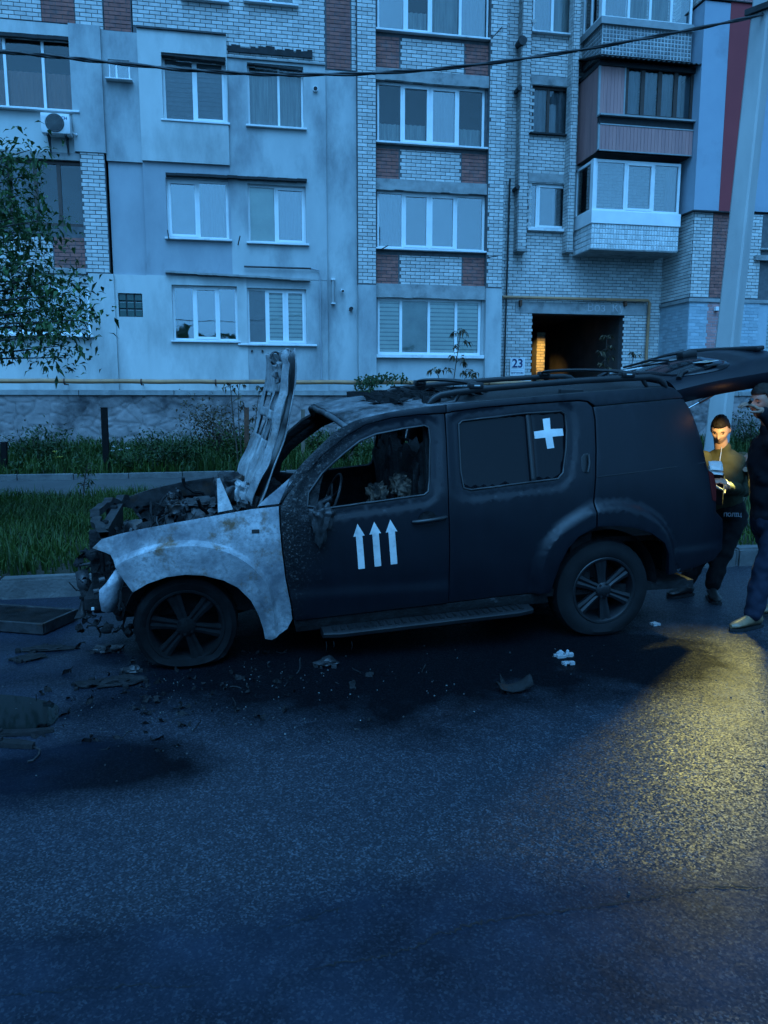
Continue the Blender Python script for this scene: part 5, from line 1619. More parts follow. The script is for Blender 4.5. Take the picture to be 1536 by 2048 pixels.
# arch liners (dark) behind both arches
def liner(cx, cz, r, x0, x1, mirror_=False):
    rows = []
    for k in range(19):
        a = PI * k / 18
        x, z = cx + r * math.cos(a), cz + r * math.sin(a)
        y0, y1 = (0.03, 0.36)
        if mirror_: y0, y1 = CW - y0, CW - y1
        rows.append([(x, y0 + (0.02 if not mirror_ else -0.02), z), (x, y1, z)])
    m = MB(); m.grid(rows)
    for k in range(18):
        m.face([(cx, rows[0][1][1], cz - 0.1), rows[k][1], rows[k + 1][1]])
    return m.build('arch_liner', M_CHAR, car)
fwc = at(372, 1247, 0.05); rwc = at(1205, 1180, 0.05)
for mm in (False, True):
    liner(fwc.x + 0.05, 0.27, 0.43, 0, 0, mm); liner(rwc.x, 0.36, 0.42, 0, 0, mm)

# windows, decals
def on_side(pts, out=0.004):
    return [(s, wside(s, z) - out, z) for s, z in pts]
def glass(name, pts, mat, parent, out, step=0.035, thick=0.005):
    V, F = panel_mesh(poly(pts), (), step, lambda s, z: out)
    m = MB(); m.raw(V, F)
    return m.build(name, mat, parent, smooth=40, solid=thick)
G1 = [(909, 840), (1047, 824), (1050, 850), (1056, 910), (1062, 968), (935, 984), (922, 978), (914, 920)]
G2 = [(1053, 824), (1120, 820), (1130, 832), (1130, 899), (1124, 950), (1114, 960), (1068, 967), (1062, 910), (1056, 850)]
glass('window_pane', G1, M_TINT, rd, -0.022)
glass('window_pane', G2, M_TINT, rd, -0.022)
glass('divider', [(1046, 826), (1056, 825), (1059, 850), (1065, 910), (1071, 966), (1061, 968), (1055, 910), (1049, 850)], M_TRIM, rd, -0.017, thick=0.012)
# rubber lip round the rear window and the front opening
for hole, par in ((r_win, rd), (f_win, fd)):
    pts = [(s, wside(s, z) + 0.012, z) for s, z in dense(hole, 0.05)]
    pts.append(pts[0])
    MB().tube(pts, 0.008, 6, caps=False).build('window_seal', M_RUBBER, par, smooth=60)
def decal(name, pts, parent, out):
    pg = dense(poly(pts), 0.03)
    V, F = panel_mesh(poly(pts), (), 0.04, lambda s, z: out + (door_off(s, z) if parent is fd else 0))
    m = MB(); m.raw(V, F)
    return m.build(name, M_DECAL, parent, solid=0.0015)
decal('cross', [(1081, 839), (1095, 837), (1097, 859), (1121, 858), (1123, 872), (1101, 874), (1105, 896), (1091, 898), (1087, 876), (1066, 878), (1064, 864), (1084, 861)], rd, -0.0195)
def arrow(tip, l, lb, bl, br, rb, r_):
    decal('arrow', [tip, l, lb, bl, br, rb, r_], fd, 0.0015)
arrow((713, 1046), (705, 1072), (710, 1071.5), (715.5, 1137), (728.5, 1135.5), (722.8, 1070), (727.5, 1069))
arrow((746, 1042), (737, 1067.5), (742.5, 1067), (748, 1132), (761, 1130.5), (755.5, 1065), (760, 1064.5))
arrow((778, 1037.5), (769.5, 1063.5), (774.5, 1062.8), (780, 1127.5), (793, 1126), (787.5, 1061), (792.5, 1061))

def handle(c0, c1, dish, par):
    a, b = sp(*c0), sp(*c1)
    pts = [(a[0] + (b[0] - a[0]) * t, 0, a[1] + (b[1] - a[1]) * t) for t in (0, 0.15, 0.5, 0.85, 1)]
    P = [(x, wside(x, z) - o, z) for (x, _, z), o in zip(pts, (0.012, 0.032, 0.038, 0.032, 0.012))]
    ho = MB().tube(P, [0.012, 0.016, 0.016, 0.016, 0.012], 8).build('handle', M_TRIM, par, smooth=60)
    d = sp(*dish)
    m = MB(); n = 20; rows = []
    for r_, dep in ((0.052, -0.0015), (0.044, 0.012), (0.02, 0.018), (0.001, 0.02)):
        rows.append([(d[0] + r_ * 1.15 * math.cos(2 * PI * k / n), wside(*d) - 0.003 + dep * 0.0 - (0.002 if r_ > 0.05 else -dep * 0.1), d[1] + r_ * math.sin(2 * PI * k / n)) for k in range(n)])
    m.grid(rows, closed=True); m.build('handle_dish', M_CHAR, ho, smooth=60)
handle((822, 1042), (889, 1032), (852, 1036), fd)
# upright pull handle at the rear edge of the rear door
V, F = panel_mesh(smooth_poly(poly([(1156, 909), (1173, 905), (1175, 925), (1174, 942), (1158, 945), (1156, 930)])), (), 0.03, lambda s, z: 0.003)
m = MB(); m.raw(V, F); ph = m.build('handle', M_TRIM, rd, solid=0.006, bevel=0.002)
P = on_side(poly([(1168, 907), (1170, 925), (1167, 943)]), 0.022)
MB().tube(P, [0.007, 0.012, 0.009], 8).build('grip', M_TRIM, ph, smooth=60)
# side marker on the rear bumper, tail light edge
a = sp(1420, 972); b = sp(1427, 975)
tl_ = MB()
V, F = panel_mesh(poly([(1409, 942), (1419, 947), (1425, 970), (1426, 1003), (1419, 1000), (1414, 970)]), (), 0.03, lambda s, z: 0.004)
m = MB(); m.raw(V, F); m.build('tail_light', simple('lamp_red', (0.10, 0.012, 0.012), None, 4, 0.2), qo, solid=0.02)

# mirror: melted rest hanging on the door
r_ = random.Random(4)
bm = bmesh.new(); bmesh.ops.create_icosphere(bm, subdivisions=4, radius=1)
mc = sp(640, 1035); 
for v in bm.verts:
    n = v.co.copy()
    v.co = Vector((n.x * 0.075, n.y * 0.05, n.z * 0.075)) * (1 + 0.55 * mnoise.noise(n * 2.2) + 0.2 * mnoise.noise(n * 6))
    if v.co.z < 0: v.co.z *= 2.3; v.co.x *= 0.75
    v.co += Vector((mc[0], wside(*mc) - 0.04, mc[1] + 0.02))
m = MB(); m.bm(bm); mo = m.build('mirror', M_CHARM, fd, smooth=60)
for k in range(7):
    s0, z0 = mc[0] + r_.uniform(-0.06, 0.06), mc[1] - 0.03
    L = r_.uniform(0.06, 0.20)
    pts = [(s0 + r_.uniform(-0.012, 0.012), wside(s0, z0) - 0.012 - r_.uniform(0, 0.02), z0 - L * t) for t in (0, 0.3, 0.6, 1)]
    MB().tube(pts, [0.016, 0.012, 0.012, 0.004], 6).build('drip', M_CHAR, mo, smooth=60)
# burnt quarter-light corner behind the mirror
V, F = panel_mesh(poly([(592, 1015), (596, 985), (640, 944), (648, 940), (640, 970), (634, 1014)]), (), 0.03, lambda s, z: -0.02 + 0.02 * mnoise.noise(Vector((s * 12, z * 12, 3))))
m = MB(); m.raw(V, F); m.build('mirror_base', M_CHAR, fd, solid=0.02)

# ---- roof ---------------------------------------------------------------------
def roof_row(s, front=0.0):
    # z of the roof edge along the body side at s
    pts = poly([(692, 849), (724, 837), (777, 826), (847, 815), (886, 811), (1050, 797), (1180, 786), (1319, 777), (1338, 780)])
    for i in range(len(pts) - 1):
        if pts[i][0] <= s <= pts[i + 1][0]:
            t = (s - pts[i][0]) / (pts[i + 1][0] - pts[i][0])
            return pts[i][1] + t * (pts[i + 1][1] - pts[i][1])
    return pts[0][1] if s < pts[0][0] else pts[-1][1]
S0 = sp(692, 849)[0]; S1 = sp(1338, 779)[0]
NX, NY = 84, 40
hole_c = Vector((1.62, 0.80)); 
rows = []
for i in range(NX + 1):
    s = S0 + (S1 - S0) * i / NX
    ze = roof_row(s) - 0.004
    y0 = wside(s, ze) + 0.004
    row = []
    for j in range(NY + 1):
        t = j / NY
        y = y0 + (CW - 2 * y0) * t
        u = 1 - abs(2 * t - 1)
        c = 0.052 * (1 - (1 - u) ** 2.4)
        fr_ = max(0, 1 - (s - S0) / 0.7)
        lift = 0.035 * fr_ * (1 - (2 * t - 1) ** 2)          # windscreen header bows up and forward
        x = s - 0.10 * fr_ * (1 - (2 * t - 1) ** 2)
        warp = 0.012 * fr_ * mnoise.noise(Vector((s * 6, y * 6, 2))) * min(1, u * 5)
        row.append((x, y, ze + c + lift + warp))
    rows.append(row)
m = MB()
n = NY + 1
vs = [p for r0 in rows for p in r0]; fs = []
for i in range(NX):
    for j in range(NY):
        x, y, z = rows[i][j]
        d = math.hypot((x - hole_c.x) / 0.38, (y - hole_c.y) / 0.44) ** 1.0
        sq = max(abs(x - hole_c.x) / 0.36, abs(y - hole_c.y) / 0.42)
        if sq + 0.35 * mnoise.noise(Vector((x * 9, y * 9, 5))) < 1.0: continue
        fs.append((i * n + j, (i + 1) * n + j, (i + 1) * n + j + 1, i * n + j + 1))
m.raw(vs, [tuple(reversed(f)) for f in fs])
def roof_mat():
    m_, nt, p, co = base_mat('roof_paint', 0.5, 0, 0.5)
    sx = nt.add('ShaderNodeSeparateXYZ'); nt.ln(co, sx.inputs[0])
    mr = nt.add('ShaderNodeMapRange'); mr.inputs[1].default_value = 1.5; mr.inputs[2].default_value = 2.0; mr.inputs[3].default_value = 1; mr.inputs[4].default_value = 0
    nt.ln(nt.math('ADD', sx.outputs[0], nt.math('MULTIPLY', nt.math('SUBTRACT', nt.noise(co, 4, 6, 0.7), 0.5), 0.8)), mr.inputs[0])
    n_ = nt.noise(co, 5, 7, 0.72)
    ash = nt.ramp(n_, [(0.38, (0.012, 0.012, 0.013)), (0.50, (0.10, 0.10, 0.105)), (0.68, (0.26, 0.265, 0.275))])
    nt.ln(nt.mix(mr.outputs[0], (0.009, 0.009, 0.010), ash), p.inputs['Base Color'])
    bump(nt, p, nt.noise(co, 30, 6, 0.75), 0.5, 0.008)
    return m_
ro = m.build('roof', roof_mat(), car, smooth=50, solid=0.008)
# ragged tongues of burnt lining round the hole
rg = MB(); r_ = random.Random(9)
for k in range(70):
    a = r_.uniform(0, 2 * PI)
    x, y = hole_c.x + 0.36 * max(-1, min(1, 1.3 * math.cos(a))), hole_c.y + 0.42 * max(-1, min(1, 1.3 * math.sin(a)))
    z = roof_row(x) + 0.05
    L = r_.uniform(0.05, 0.16)
    b = r_.uniform(0, 2 * PI)
    c = Vector((x, y, z + r_.uniform(0.0, 0.012)))
    d = Vector((math.cos(b) * L, math.sin(b) * L, r_.uniform(-0.02, 0.022)))
    s_ = d.cross(Vector((0, 0, 1))).normalized() * r_.uniform(0.01, 0.03)
    rg.face([c - s_, c + s_, c + d * 0.6 + s_ * 0.6 + Vector((0, 0, r_.uniform(0, 0.02))), c + d]); rg.face([c - s_, c + d, c + d * 0.6 - s_ * 0.8])
rg.build('torn_lining', M_CHAR, ro, solid=0.004)['kind'] = 'stuff'
rb_ = MB()
for k in range(60):
    x = hole_c.x - 0.36 + 0.72 * r_.random(); y = hole_c.y + r_.uniform(0.05, 0.40)
    crumple_c = Vector((x, y, roof_row(x) + 0.032 + r_.uniform(0, 0.012)))
    n_ = r_.uniform(0.03, 0.07)
    rb_.grid([[crumple_c + Vector((i * n_ - n_, j * n_ * 0.6, 0.006 * math.sin(i * 2 + j + k))) for j in range(3)] for i in range(3)])
rb_.build('sunroof_remains', M_CHAR, ro, solid=0.005)['kind'] = 'stuff'
# header rail of the windscreen
hp = [(rows[0][j][0] + 0.0, rows[0][j][1], rows[0][j][2] - 0.02) for j in range(0, NY + 1, 2)]
MB().tube(hp, 0.022, 8).build('windscreen_header', M_BROOF, car, smooth=60)
# dark headlining under the rear roof
m = MB()
hl = [[(rows[i][j][0], rows[i][j][1], rows[i][j][2] - 0.05) for j in range(2, NY - 1, 4)] for i in range(45, NX + 1, 4)]
m.grid(hl); m.build('headlining', M_CHAR, car)
# roof rails with looped feet, cross bars
def rail(side):
    f = (lambda y: y) if side == 0 else (lambda y: CW - y)
    L = [(850, 811), (858, 803), (866, 797), (876, 792), (905, 787), (960, 780), (1050, 772), (1150, 764), (1240, 759), (1290, 757), (1306, 760), (1316, 768), (1322, 777)]
    P = []
    for px, py in L:
        q = at(px, py, 0.235)
        P.append(Vector((q.x, f(0.235), q.z)))
    m = MB()
    rows_ = []
    for i, p in enumerate(P):
        t = (P[min(i + 1, len(P) - 1)] - P[max(i - 1, 0)]).normalized()
        up = Vector((-t.z, 0, t.x)); up = up if up.z > 0 else -up
        hh = 0.012 if i in (0, len(P) - 1) else 0.022
        ww = 0.02
        ring = []
        for k in range(12):
            a = 2 * PI * k / 12
            ca, sa = math.cos(a), math.sin(a)
            ring.append(p + Vector((0, 1, 0)) * ww * (abs(ca) ** 0.6) * (1 if ca > 0 else -1) + up * hh * (abs(sa) ** 0.6) * (1 if sa > 0 else -1))
        rows_.append(ring)
    m.grid(rows_, closed=True); m.face(rows_[0]); m.face(rows_[-1])
    o = m.build('roof_rail', M_TRIM, car, smooth=50)
    def leg(pts, r):
        Q = []
        for px, py in pts:
            q = at(px, py, 0.235); Q.append((q.x, f(0.235), q.z))
        MB().tube(Q, r, 8).build('rail_foot', M_TRIM, o, smooth=60)
    leg([(850, 812), (880, 809), (903, 806), (908, 797), (911, 787)], [0.012, 0.013, 0.016, 0.017, 0.017])
    leg([(1275, 759), (1279, 768), (1285, 777), (1322, 778)], [0.018, 0.016, 0.014, 0.012])
    a, b = at(1111, 776, 0.235), at(1156, 791, 0.235)
    MB().box((a.x, f(0.235) - 0.02, b.z - 0.01), (b.x, f(0.235) + 0.02, a.z - 0.015), bev=0.006).build('rail_foot', M_TRIM, o)
    return o
rail(0); rail(1)
for (px, py) in ((942, 774), (1240, 752)):
    q = at(px, py, 0.26)
    m = MB()
    pts = []
    for k in range(17):
        t = k / 16
        pts.append((q.x - 0.02 * math.sin(PI * t), 0.235 + (CW - 0.47) * t, q.z + 0.012 + 0.02 * math.sin(PI * t) ** 0.5))
    rows_ = []
    for p in pts:
        rows_.append([(p[0] + 0.04 * math.cos(a) * 1.0, p[1], p[2] + 0.013 * math.sin(a)) for a in [2 * PI * k / 10 for k in range(10)]])
    m.grid(rows_, closed=True); m.face(rows_[0]); m.face(rows_[-1])
    cb_ = m.build('cross_bar', M_TRIM, car, smooth=60)
    for y in (0.235, CW - 0.235):
        MB().box((q.x - 0.05, y - 0.035, q.z - 0.02), (q.x + 0.05, y + 0.035, q.z + 0.022), bev=0.01).build('clamp', M_TRIM, cb_, smooth=40)
        MB().box((q.x - 0.02, y - 0.038, q.z - 0.002), (q.x + 0.02, y - 0.0345, q.z + 0.006)).build('badge', M_DECAL, cb_)

# ---- floor pan, pillars, cabin --------------------------------------------------
m = MB()
m.box((0.45, 0.10, 0.30), (3.62, CW - 0.10, 0.36)); m.build('floor_pan', M_CHAR, car)
m = MB(); m.box((3.40, 0.14, 0.40), (3.66, CW - 0.14, 0.62)); m.build('rear_bumper', M_TRIM, car, bevel=0.04)
# B pillars and C pillars, inside
for y in (0.17, CW - 0.21):
    for (s0, s1) in ((1.56, 1.70), (2.62, 2.78)):
        m = MB(); m.grid([[(s0, y - 0.06, 0.36), (s1, y - 0.06, 0.36), (s1, y - 0.02, 0.36), (s0, y - 0.02, 0.36)], [(s0, y - 0.04, belt(s0)), (s1, y - 0.04, belt(s1)), (s1, y + 0.02, belt(s1)), (s0, y + 0.02, belt(s0))], [(s0, y + (0.09 if y < 1 else -0.09), 1.70), (s1 - 0.02, y + (0.09 if y < 1 else -0.09), 1.70), (s1 - 0.02, y + (0.13 if y < 1 else -0.13), 1.70), (s0, y + (0.13 if y < 1 else -0.13), 1.70)]], closed=True)
        m.build('inner_pillar', M_CHAR, car)
# far rear window: blackened glass with a broken front corner
V, F = panel_mesh(poly([(950, 845), (1124, 824), (1130, 832), (1128, 950), (1114, 960), (950, 984)]), (), 0.1, lambda s, z: -0.02)
m = MB(); m.raw(*mirror(V, F)); m.build('window_pane', M_TINT, rdf)
# burnt dashboard and firewall
bm = bmesh.new(); bmesh.ops.create_grid(bm, x_segments=18, y_segments=30, size=0.5)
for v in bm.verts:
    x, y = v.co.x + 0.5, v.co.y + 0.5
    v.co = Vector((0.50 + 0.42 * x, 0.14 + (CW - 0.28) * y, 1.02 - 0.30 * x ** 2.2 + 0.07 * mnoise.noise(Vector((x * 4, y * 9, 1))) + 0.04 * mnoise.noise(Vector((x * 12, y * 20, 4)))))
m = MB(); m.bm(bm); m.build('dashboard', M_CHAR, car, smooth=40, solid=0.03)
m = MB(); m.box((0.50, 0.12, 0.32), (0.56, CW - 0.12, 0.98)); m.build('firewall', M_CHAR, car)
# steering wheel frame
c = Vector((0.98, 0.52, 0.98)); a_ = Vector((0, 1, 0)); b_ = Vector((0.35, 0, 0.94)).normalized()
pts = [c + (a_ * math.cos(k * PI / 12) + b_ * math.sin(k * PI / 12)) * 0.18 for k in range(25)]
sw = MB(); sw.tube(pts, 0.009, 6, caps=False)
for k in (2, 10, 18): sw.tube([c, pts[k]], 0.008, 6)
sw.tube([c, c + Vector((-0.35, 0, -0.16))], 0.025, 8)
sw.build('steering_wheel', M_CHARM, car, smooth=60)
# seats burnt down to lumps with a few patches of pale stuffing
def lump(center, size, mat, seed, amp=0.25, name='seat', parent=None, sub=4):
    bm = bmesh.new(); bmesh.ops.create_icosphere(bm, subdivisions=sub, radius=1)
    for v in bm.verts:
        nn = v.co.copy()
        k = 1 + amp * mnoise.noise(nn * 2.0 + Vector((seed, 0, 0))) + amp * 0.5 * mnoise.noise(nn * 6 + Vector((seed, 3, 0)))
        e = Vector([math.copysign(abs(q) ** 0.6, q) for q in nn])
        v.co = Vector((e.x * size[0], e.y * size[1], e.z * size[2])) * k + Vector(center)
    m = MB(); m.bm(bm)
    return m.build(name, mat, parent or car, smooth=60)
for y in (0.52, CW - 0.52):
    s_ = lump((1.34, y, 0.62), (0.28, 0.25, 0.11), M_CHAR, y, name='seat_cushion')
    b_ = lump((1.60, y, 0.98), (0.10, 0.23, 0.36), M_CHAR, y + 2, 0.35, 'seat_back')
    fr_ = MB()
    fr_.tube([(1.50, y - 0.2, 0.62), (1.62, y - 0.2, 1.0), (1.72, y - 0.17, 1.32), (1.72, y + 0.17, 1.32), (1.62, y + 0.2, 1.0), (1.50, y + 0.2, 0.62)], 0.016, 6)
    fr_.tube([(1.72, y - 0.07, 1.32), (1.75, y - 0.07, 1.48), (1.75, y + 0.07, 1.48), (1.72, y + 0.07, 1.32)], 0.012, 6)
    fr_.build('seat_frame', M_CHARM, b_, smooth=60)
lump((2.45, CW / 2, 0.95), (0.14, 0.66, 0.42), M_CHAR, 8, 0.25, 'rear_seat')
for px, py, r0 in ((752, 992, 0.06), (795, 972, 0.055), (812, 985, 0.07), (843, 990, 0.06)):
    lump(tuple(at(px, py, 0.42)), (r0, 0.06, r0 * 1.2), M_ASH, px, 0.6, 'seat_stuffing')
lump((1.95, 0.5, 1.0), (0.12, 0.16, 0.12), M_CHARM, 18, 0.4, 'burnt_bundle')
MB().tube([(1.75, 0.34, 0.95), (1.86, 0.36, 1.2)], 0.018, 6).build('pale_stick', M_OLDWOOD, car)
# hanging burnt stuff from roof lining in the cabin
hm = MB(); r_ = random.Random(12)
for k in range(40):
    x, y = r_.uniform(1.3, 2.2), r_.uniform(0.5, 1.65)
    z = 1.66 + 0.03 * x
    L = r_.uniform(0.1, 0.5) if y > 1.2 else r_.uniform(0.05, 0.2)
    w_ = r_.uniform(0.01, 0.09)
    hm.face([(x - w_, y, z), (x + w_, y + 0.01, z), (x + w_ * 0.7 + r_.uniform(-0.03, 0.03), y, z - L * 0.6), (x - w_ * 0.5, y + 0.02, z - L)])
hm.build('torn_headlining', M_CHAR, car, solid=0.006)['kind'] = 'stuff'
# far side: ragged curtain of burnt trim behind the B pillar
hb = MB()
for k in range(14):
    x = 1.66 + 0.075 * k
    hb.face([(x, CW - 0.24, 1.74), (x + 0.085, CW - 0.25, 1.74), (x + 0.08 + r_.uniform(-0.04, 0.04), CW - 0.2, r_.uniform(0.9, 1.35)), (x + r_.uniform(-0.03, 0.03), CW - 0.22, r_.uniform(0.95, 1.2))] if k not in (3, 4) else [(x, CW - 0.24, 1.74), (x + 0.085, CW - 0.25, 1.74), (x + 0.07, CW - 0.24, 1.66), (x, CW - 0.24, 1.68)])
hb.build('torn_trim', M_CHAR, car, solid=0.01)

# ---- engine bay -----------------------------------------------------------------
r_ = random.Random(77)
m = MB(); m.box((-0.42, 0.22, 0.30), (0.5, CW - 0.22, 0.50)); m.build('subframe', M_CHAR, car)
eng = MB()
eng.box((-0.18, 0.55, 0.45), (0.36, 1.25, 0.78), bev=0.03)
for k in range(4): eng.tube([(-0.12 + 0.13 * k, 0.66, 0.76), (-0.12 + 0.13 * k, 0.62, 0.86), (-0.10 + 0.13 * k, 0.50, 0.80)], 0.035, 8)
eng.box((-0.16, 0.72, 0.78), (0.34, 1.08, 0.86), bev=0.02)
eo = eng.build('engine', M_CHARM, car, smooth=40)
lump((0.08, 0.92, 0.88), (0.12, 0.16, 0.05), M_CHARM, 3, 0.5, 'intake', eo)
def crumple(m, c, size, rnd, kind):
    T = Matrix.Translation(c) @ Matrix.Rotation(rnd.uniform(0, PI), 4, Vector((rnd.gauss(0, 1), rnd.gauss(0, 1), rnd.gauss(0, 1))).normalized())
    if kind == 0:                                   # melted lump
        bm = bmesh.new(); bmesh.ops.create_icosphere(bm, subdivisions=2, radius=1)
        o = rnd.uniform(0, 50)
        for v in bm.verts:
            n = v.co.copy()
            v.co = Vector((n.x * size, n.y * size * 0.8, n.z * size * 0.6)) * (1 + 0.7 * mnoise.noise(n * 1.8 + Vector((o, 0, 0))))
        m.bm(bm, M=T)
    elif kind == 1:                                 # bent sheet with torn edges
        n = 5; w = rnd.uniform(0.5, 1.4)
        m.grid([[T @ Vector(((i / n - 0.5) * size * 2.4 + rnd.gauss(0, size * 0.08), (j / 3 - 0.5) * size * w + rnd.gauss(0, size * 0.08), size * 0.5 * math.sin(i * 1.1 + j * 0.6) + rnd.gauss(0, size * 0.1))) for j in range(4)] for i in range(n + 1)])
    else:                                           # wire, hose or pipe
        p = Vector((0, 0, 0)); d = Vector((1, 0, 0)); P = []
        for i in range(8):
            P.append(T @ p); d = (d + Vector((rnd.gauss(0, 0.35), rnd.gauss(0, 0.35), rnd.gauss(0, 0.35)))).normalized(); p = p + d * size * 0.6
        m.tube(P, size * rnd.uniform(0.07, 0.22), 6)
bits, bits2 = MB(), MB()
for k in range(230):
    x, y = r_.uniform(-0.44, 0.42), r_.uniform(0.30, CW - 0.30)
    z = r_.uniform(0.60, 0.82) + 0.12 * (x + 0.3)
    crumple(bits if k % 3 == 0 else bits2, Vector((x, y, z)), r_.uniform(0.02, 0.075), r_, r_.choice((0, 1, 1, 2, 2)))
bits.build('burnt_wreckage', M_CHARM, car, smooth=50)['kind'] = 'stuff'
bits2.build('charred_wreckage', M_CHAR, car, smooth=50)['kind'] = 'stuff'
# battery remains, bracket plate, strut towers
lump(tuple(at(484, 990, 0.42)), (0.045, 0.07, 0.075), M_BHOOD, 5, 0.4, 'battery')
V = [at(434, 962, 0.5), at(440, 962, 0.5), at(466, 1022, 0.30), at(436, 1028, 0.30)]
m = MB(); m.face(V); m.build('bracket_plate', M_BHOOD, car, solid=0.01)
lump(tuple(at(462, 985, 0.7)), (0.09, 0.1, 0.1), M_CHARM, 6, 0.4, 'strut_tower')
lump(tuple(at(455, 985, 1.35)), (0.09, 0.1, 0.1), M_CHARM, 7, 0.4, 'strut_tower')
lump(tuple(at(345, 1005, 0.75)), (0.035, 0.05, 0.045), M_CHARM, 9, 0.6, 'melted_lump')
lump(tuple(at(352, 1020, 0.6)), (0.06, 0.05, 0.05), M_CHARM, 10, 0.6, 'melted_lump')
# slam panel, headlamp shells, front structure
P = [at(190, 1078, 0.30), at(222, 1040, 0.55), at(246, 1014, 0.95), at(262, 1000, 1.35), at(276, 996, 1.6)]
P = [(-0.50 - 0.13 * math.sin(PI * k / 24) + 0.03 * mnoise.noise(Vector((k * 0.5, 1, 1))), 0.2 + (CW - 0.4) * k / 24, 0.85 + 0.03 * math.sin(PI * k / 24) + 0.035 * mnoise.noise(Vector((k * 0.45, 5, 2)))) for k in range(25)]
rows_ = [[(p[0] - 0.02, p[1], p[2] - 0.03), (p[0] - 0.03, p[1], p[2] + 0.012), (p[0] + 0.03, p[1], p[2] + 0.014), (p[0] + 0.035, p[1], p[2] - 0.03)] for p in P]
m = MB(); m.grid(rows_, closed=True); m.build('slam_panel', M_CHARM, car, smooth=30)
m = MB()
for y in (0.30, 0.62, CW - 0.62, CW - 0.3): m.box((-0.60, y - 0.03, 0.32), (-0.52, y + 0.03, 0.86), bev=0.01)
m.box((-0.64, 0.18, 0.36), (-0.54, CW - 0.18, 0.46), bev=0.015)
m.build('front_frame', M_CHAR, car)
m = MB(); m.box((-0.56, 0.42, 0.42), (-0.50, CW - 0.42, 0.84)); m.build('cooler', M_CHARM, car)
# pale curved plate left of the wheel arch, crumpled rests in front
V = [[at(262, 1134, 0.16), at(232, 1140, 0.12), at(214, 1164, 0.10)], [at(250, 1160, 0.16), at(222, 1172, 0.09), at(199, 1180, 0.06)], [at(238, 1200, 0.16), at(220, 1198, 0.08), at(200, 1200, 0.06)], [at(228, 1224, 0.18), at(216, 1226, 0.10), at(204, 1222, 0.08)]]
m = MB(); m.grid(V); m.build('bumper_mount', M_PALEB, car, smooth=60, solid=0.008)
V = [[at(197, 1140, 0.2), at(212, 1160, 0.2)], [at(184, 1175, 0.2), at(197, 1190, 0.2)]]
cr_ = MB()
for k in range(70):
    px, py = r_.uniform(158, 262), r_.uniform(1105, 1290)
    c = at(px, py, r_.uniform(0.12, 0.6))
    crumple(cr_, c, r_.uniform(0.012, 0.05), r_, r_.choice((0, 1, 1, 2, 2)))
cr_.build('hanging_wreckage', M_CHAR, car, smooth=50)['kind'] = 'stuff'
m = MB(); m.grid([[at(152, 1152, 0.9), at(178, 1144, 0.9)], [at(156, 1180, 0.85), at(182, 1178, 0.85)], [at(166, 1196, 0.86), at(180, 1190, 0.86)], [at(158, 1230, 0.9), at(172, 1224, 0.9)], [at(150, 1246, 0.85), at(174, 1244, 0.85)]])
m.build('crumpled_bumper', M_CHARM, car, smooth=30, solid=0.012)
MB().tube([at(160, 1148, 0.9), at(160, 1138, 0.9), at(184, 1134, 0.8)], 0.012, 6).build('tow_bracket', M_CHARM, car)
bm_ = MB()
for (px, py) in ((192, 1183), (203, 1160)):
    c = at(px, py, 0.07)
    bm_.tube([c + Vector((-0.012, 0, 0)), c + Vector((0.02, 0.01, 0.004))], 0.017, 10)
bm_.build('bolt_boss', M_CHARM, car)
MB().box(tuple(at(186, 1217, 0.05) + Vector((-0.008, 0, -0.008))), tuple(at(186, 1217, 0.05) + Vector((0.008, 0.01, 0.008)))).build('bulb', M_DECAL, car)

# ---- bonnet, standing open ---------------------------------------------------------
h0 = at(502, 1012, 0.14); h1 = at(590, 700, 0.20)
hd = (h1 - h0); hd.y = 0
HL = hd.length; hu = hd.normalized(); hn = Vector((hu.z, 0, -hu.x))     # hn points to the rear: outer side
YA, YB_ = 0.14, CW - 0.14
def hood_pt(u, t, off):
    """u 0..1 hinge to tip, t 0..1 across, off metres towards the outer skin"""
    wdt = 1 - 0.10 * u ** 2
    y = CW / 2 + (t - 0.5) * (YB_ - YA) * wdt
    bow = 0.035 * math.sin(PI * u) + 0.03 * (1 - (2 * t - 1) ** 2) - 0.05 * u ** 6
    wob = 0.008 * mnoise.noise(Vector((u * 3.1, t * 5, 2)))
    p = h0 + hu * (u * HL) + hn * (bow + off + wob)
    return Vector((p.x, y, p.z))
rows_ = []
for i in range(25):
    u = i / 24
    rows_.append([hood_pt(u, j / 30, 0.05 + 0.006 * math.sin(u * 17 + j) * (1 if j in (0, 30) else 0.2)) for j in range(31)])
m = MB(); m.grid(rows_); ho = m.build('bonnet', M_BHOOD, car, smooth=60, solid=0.008)
# inner frame with slots
def in_slot(u, t):
    for (a, b, c, d) in ((0.34, 0.50, 0.12, 0.33), (0.60, 0.74, 0.14, 0.30), (0.36, 0.52, 0.44, 0.64), (0.58, 0.72, 0.42, 0.60), (0.36, 0.52, 0.75, 0.92), (0.58, 0.70, 0.74, 0.88)):
        if a < u < b and c < t < d: return True
    return False
NI, NJ = 60, 70
vs = []; fs = []
for i in range(NI + 1):
    for j in range(NJ + 1):
        u, t = i / NI, j / NJ
        rib = 0.018 * max(0, math.sin(t * PI * 7 + 0.6)) + 0.02 * (1 if min(t, 1 - t) < 0.045 else 0) + 0.012 * max(0, math.sin(u * 13))
        edge = min(u, 1 - u, t, 1 - t)
        off = -rib - 0.0 + (0.035 if edge < 0.02 else 0.0) + 0.01 * mnoise.noise(Vector((u * 9, t * 12, 7)))
        if u > 0.9: off -= 0.05 * (u - 0.9) / 0.1 * (1 - abs(2 * t - 1)) + 0.03 * mnoise.noise(Vector((u * 20, t * 9, 3)))
        vs.append(tuple(hood_pt(min(u, 0.985), t, off)))
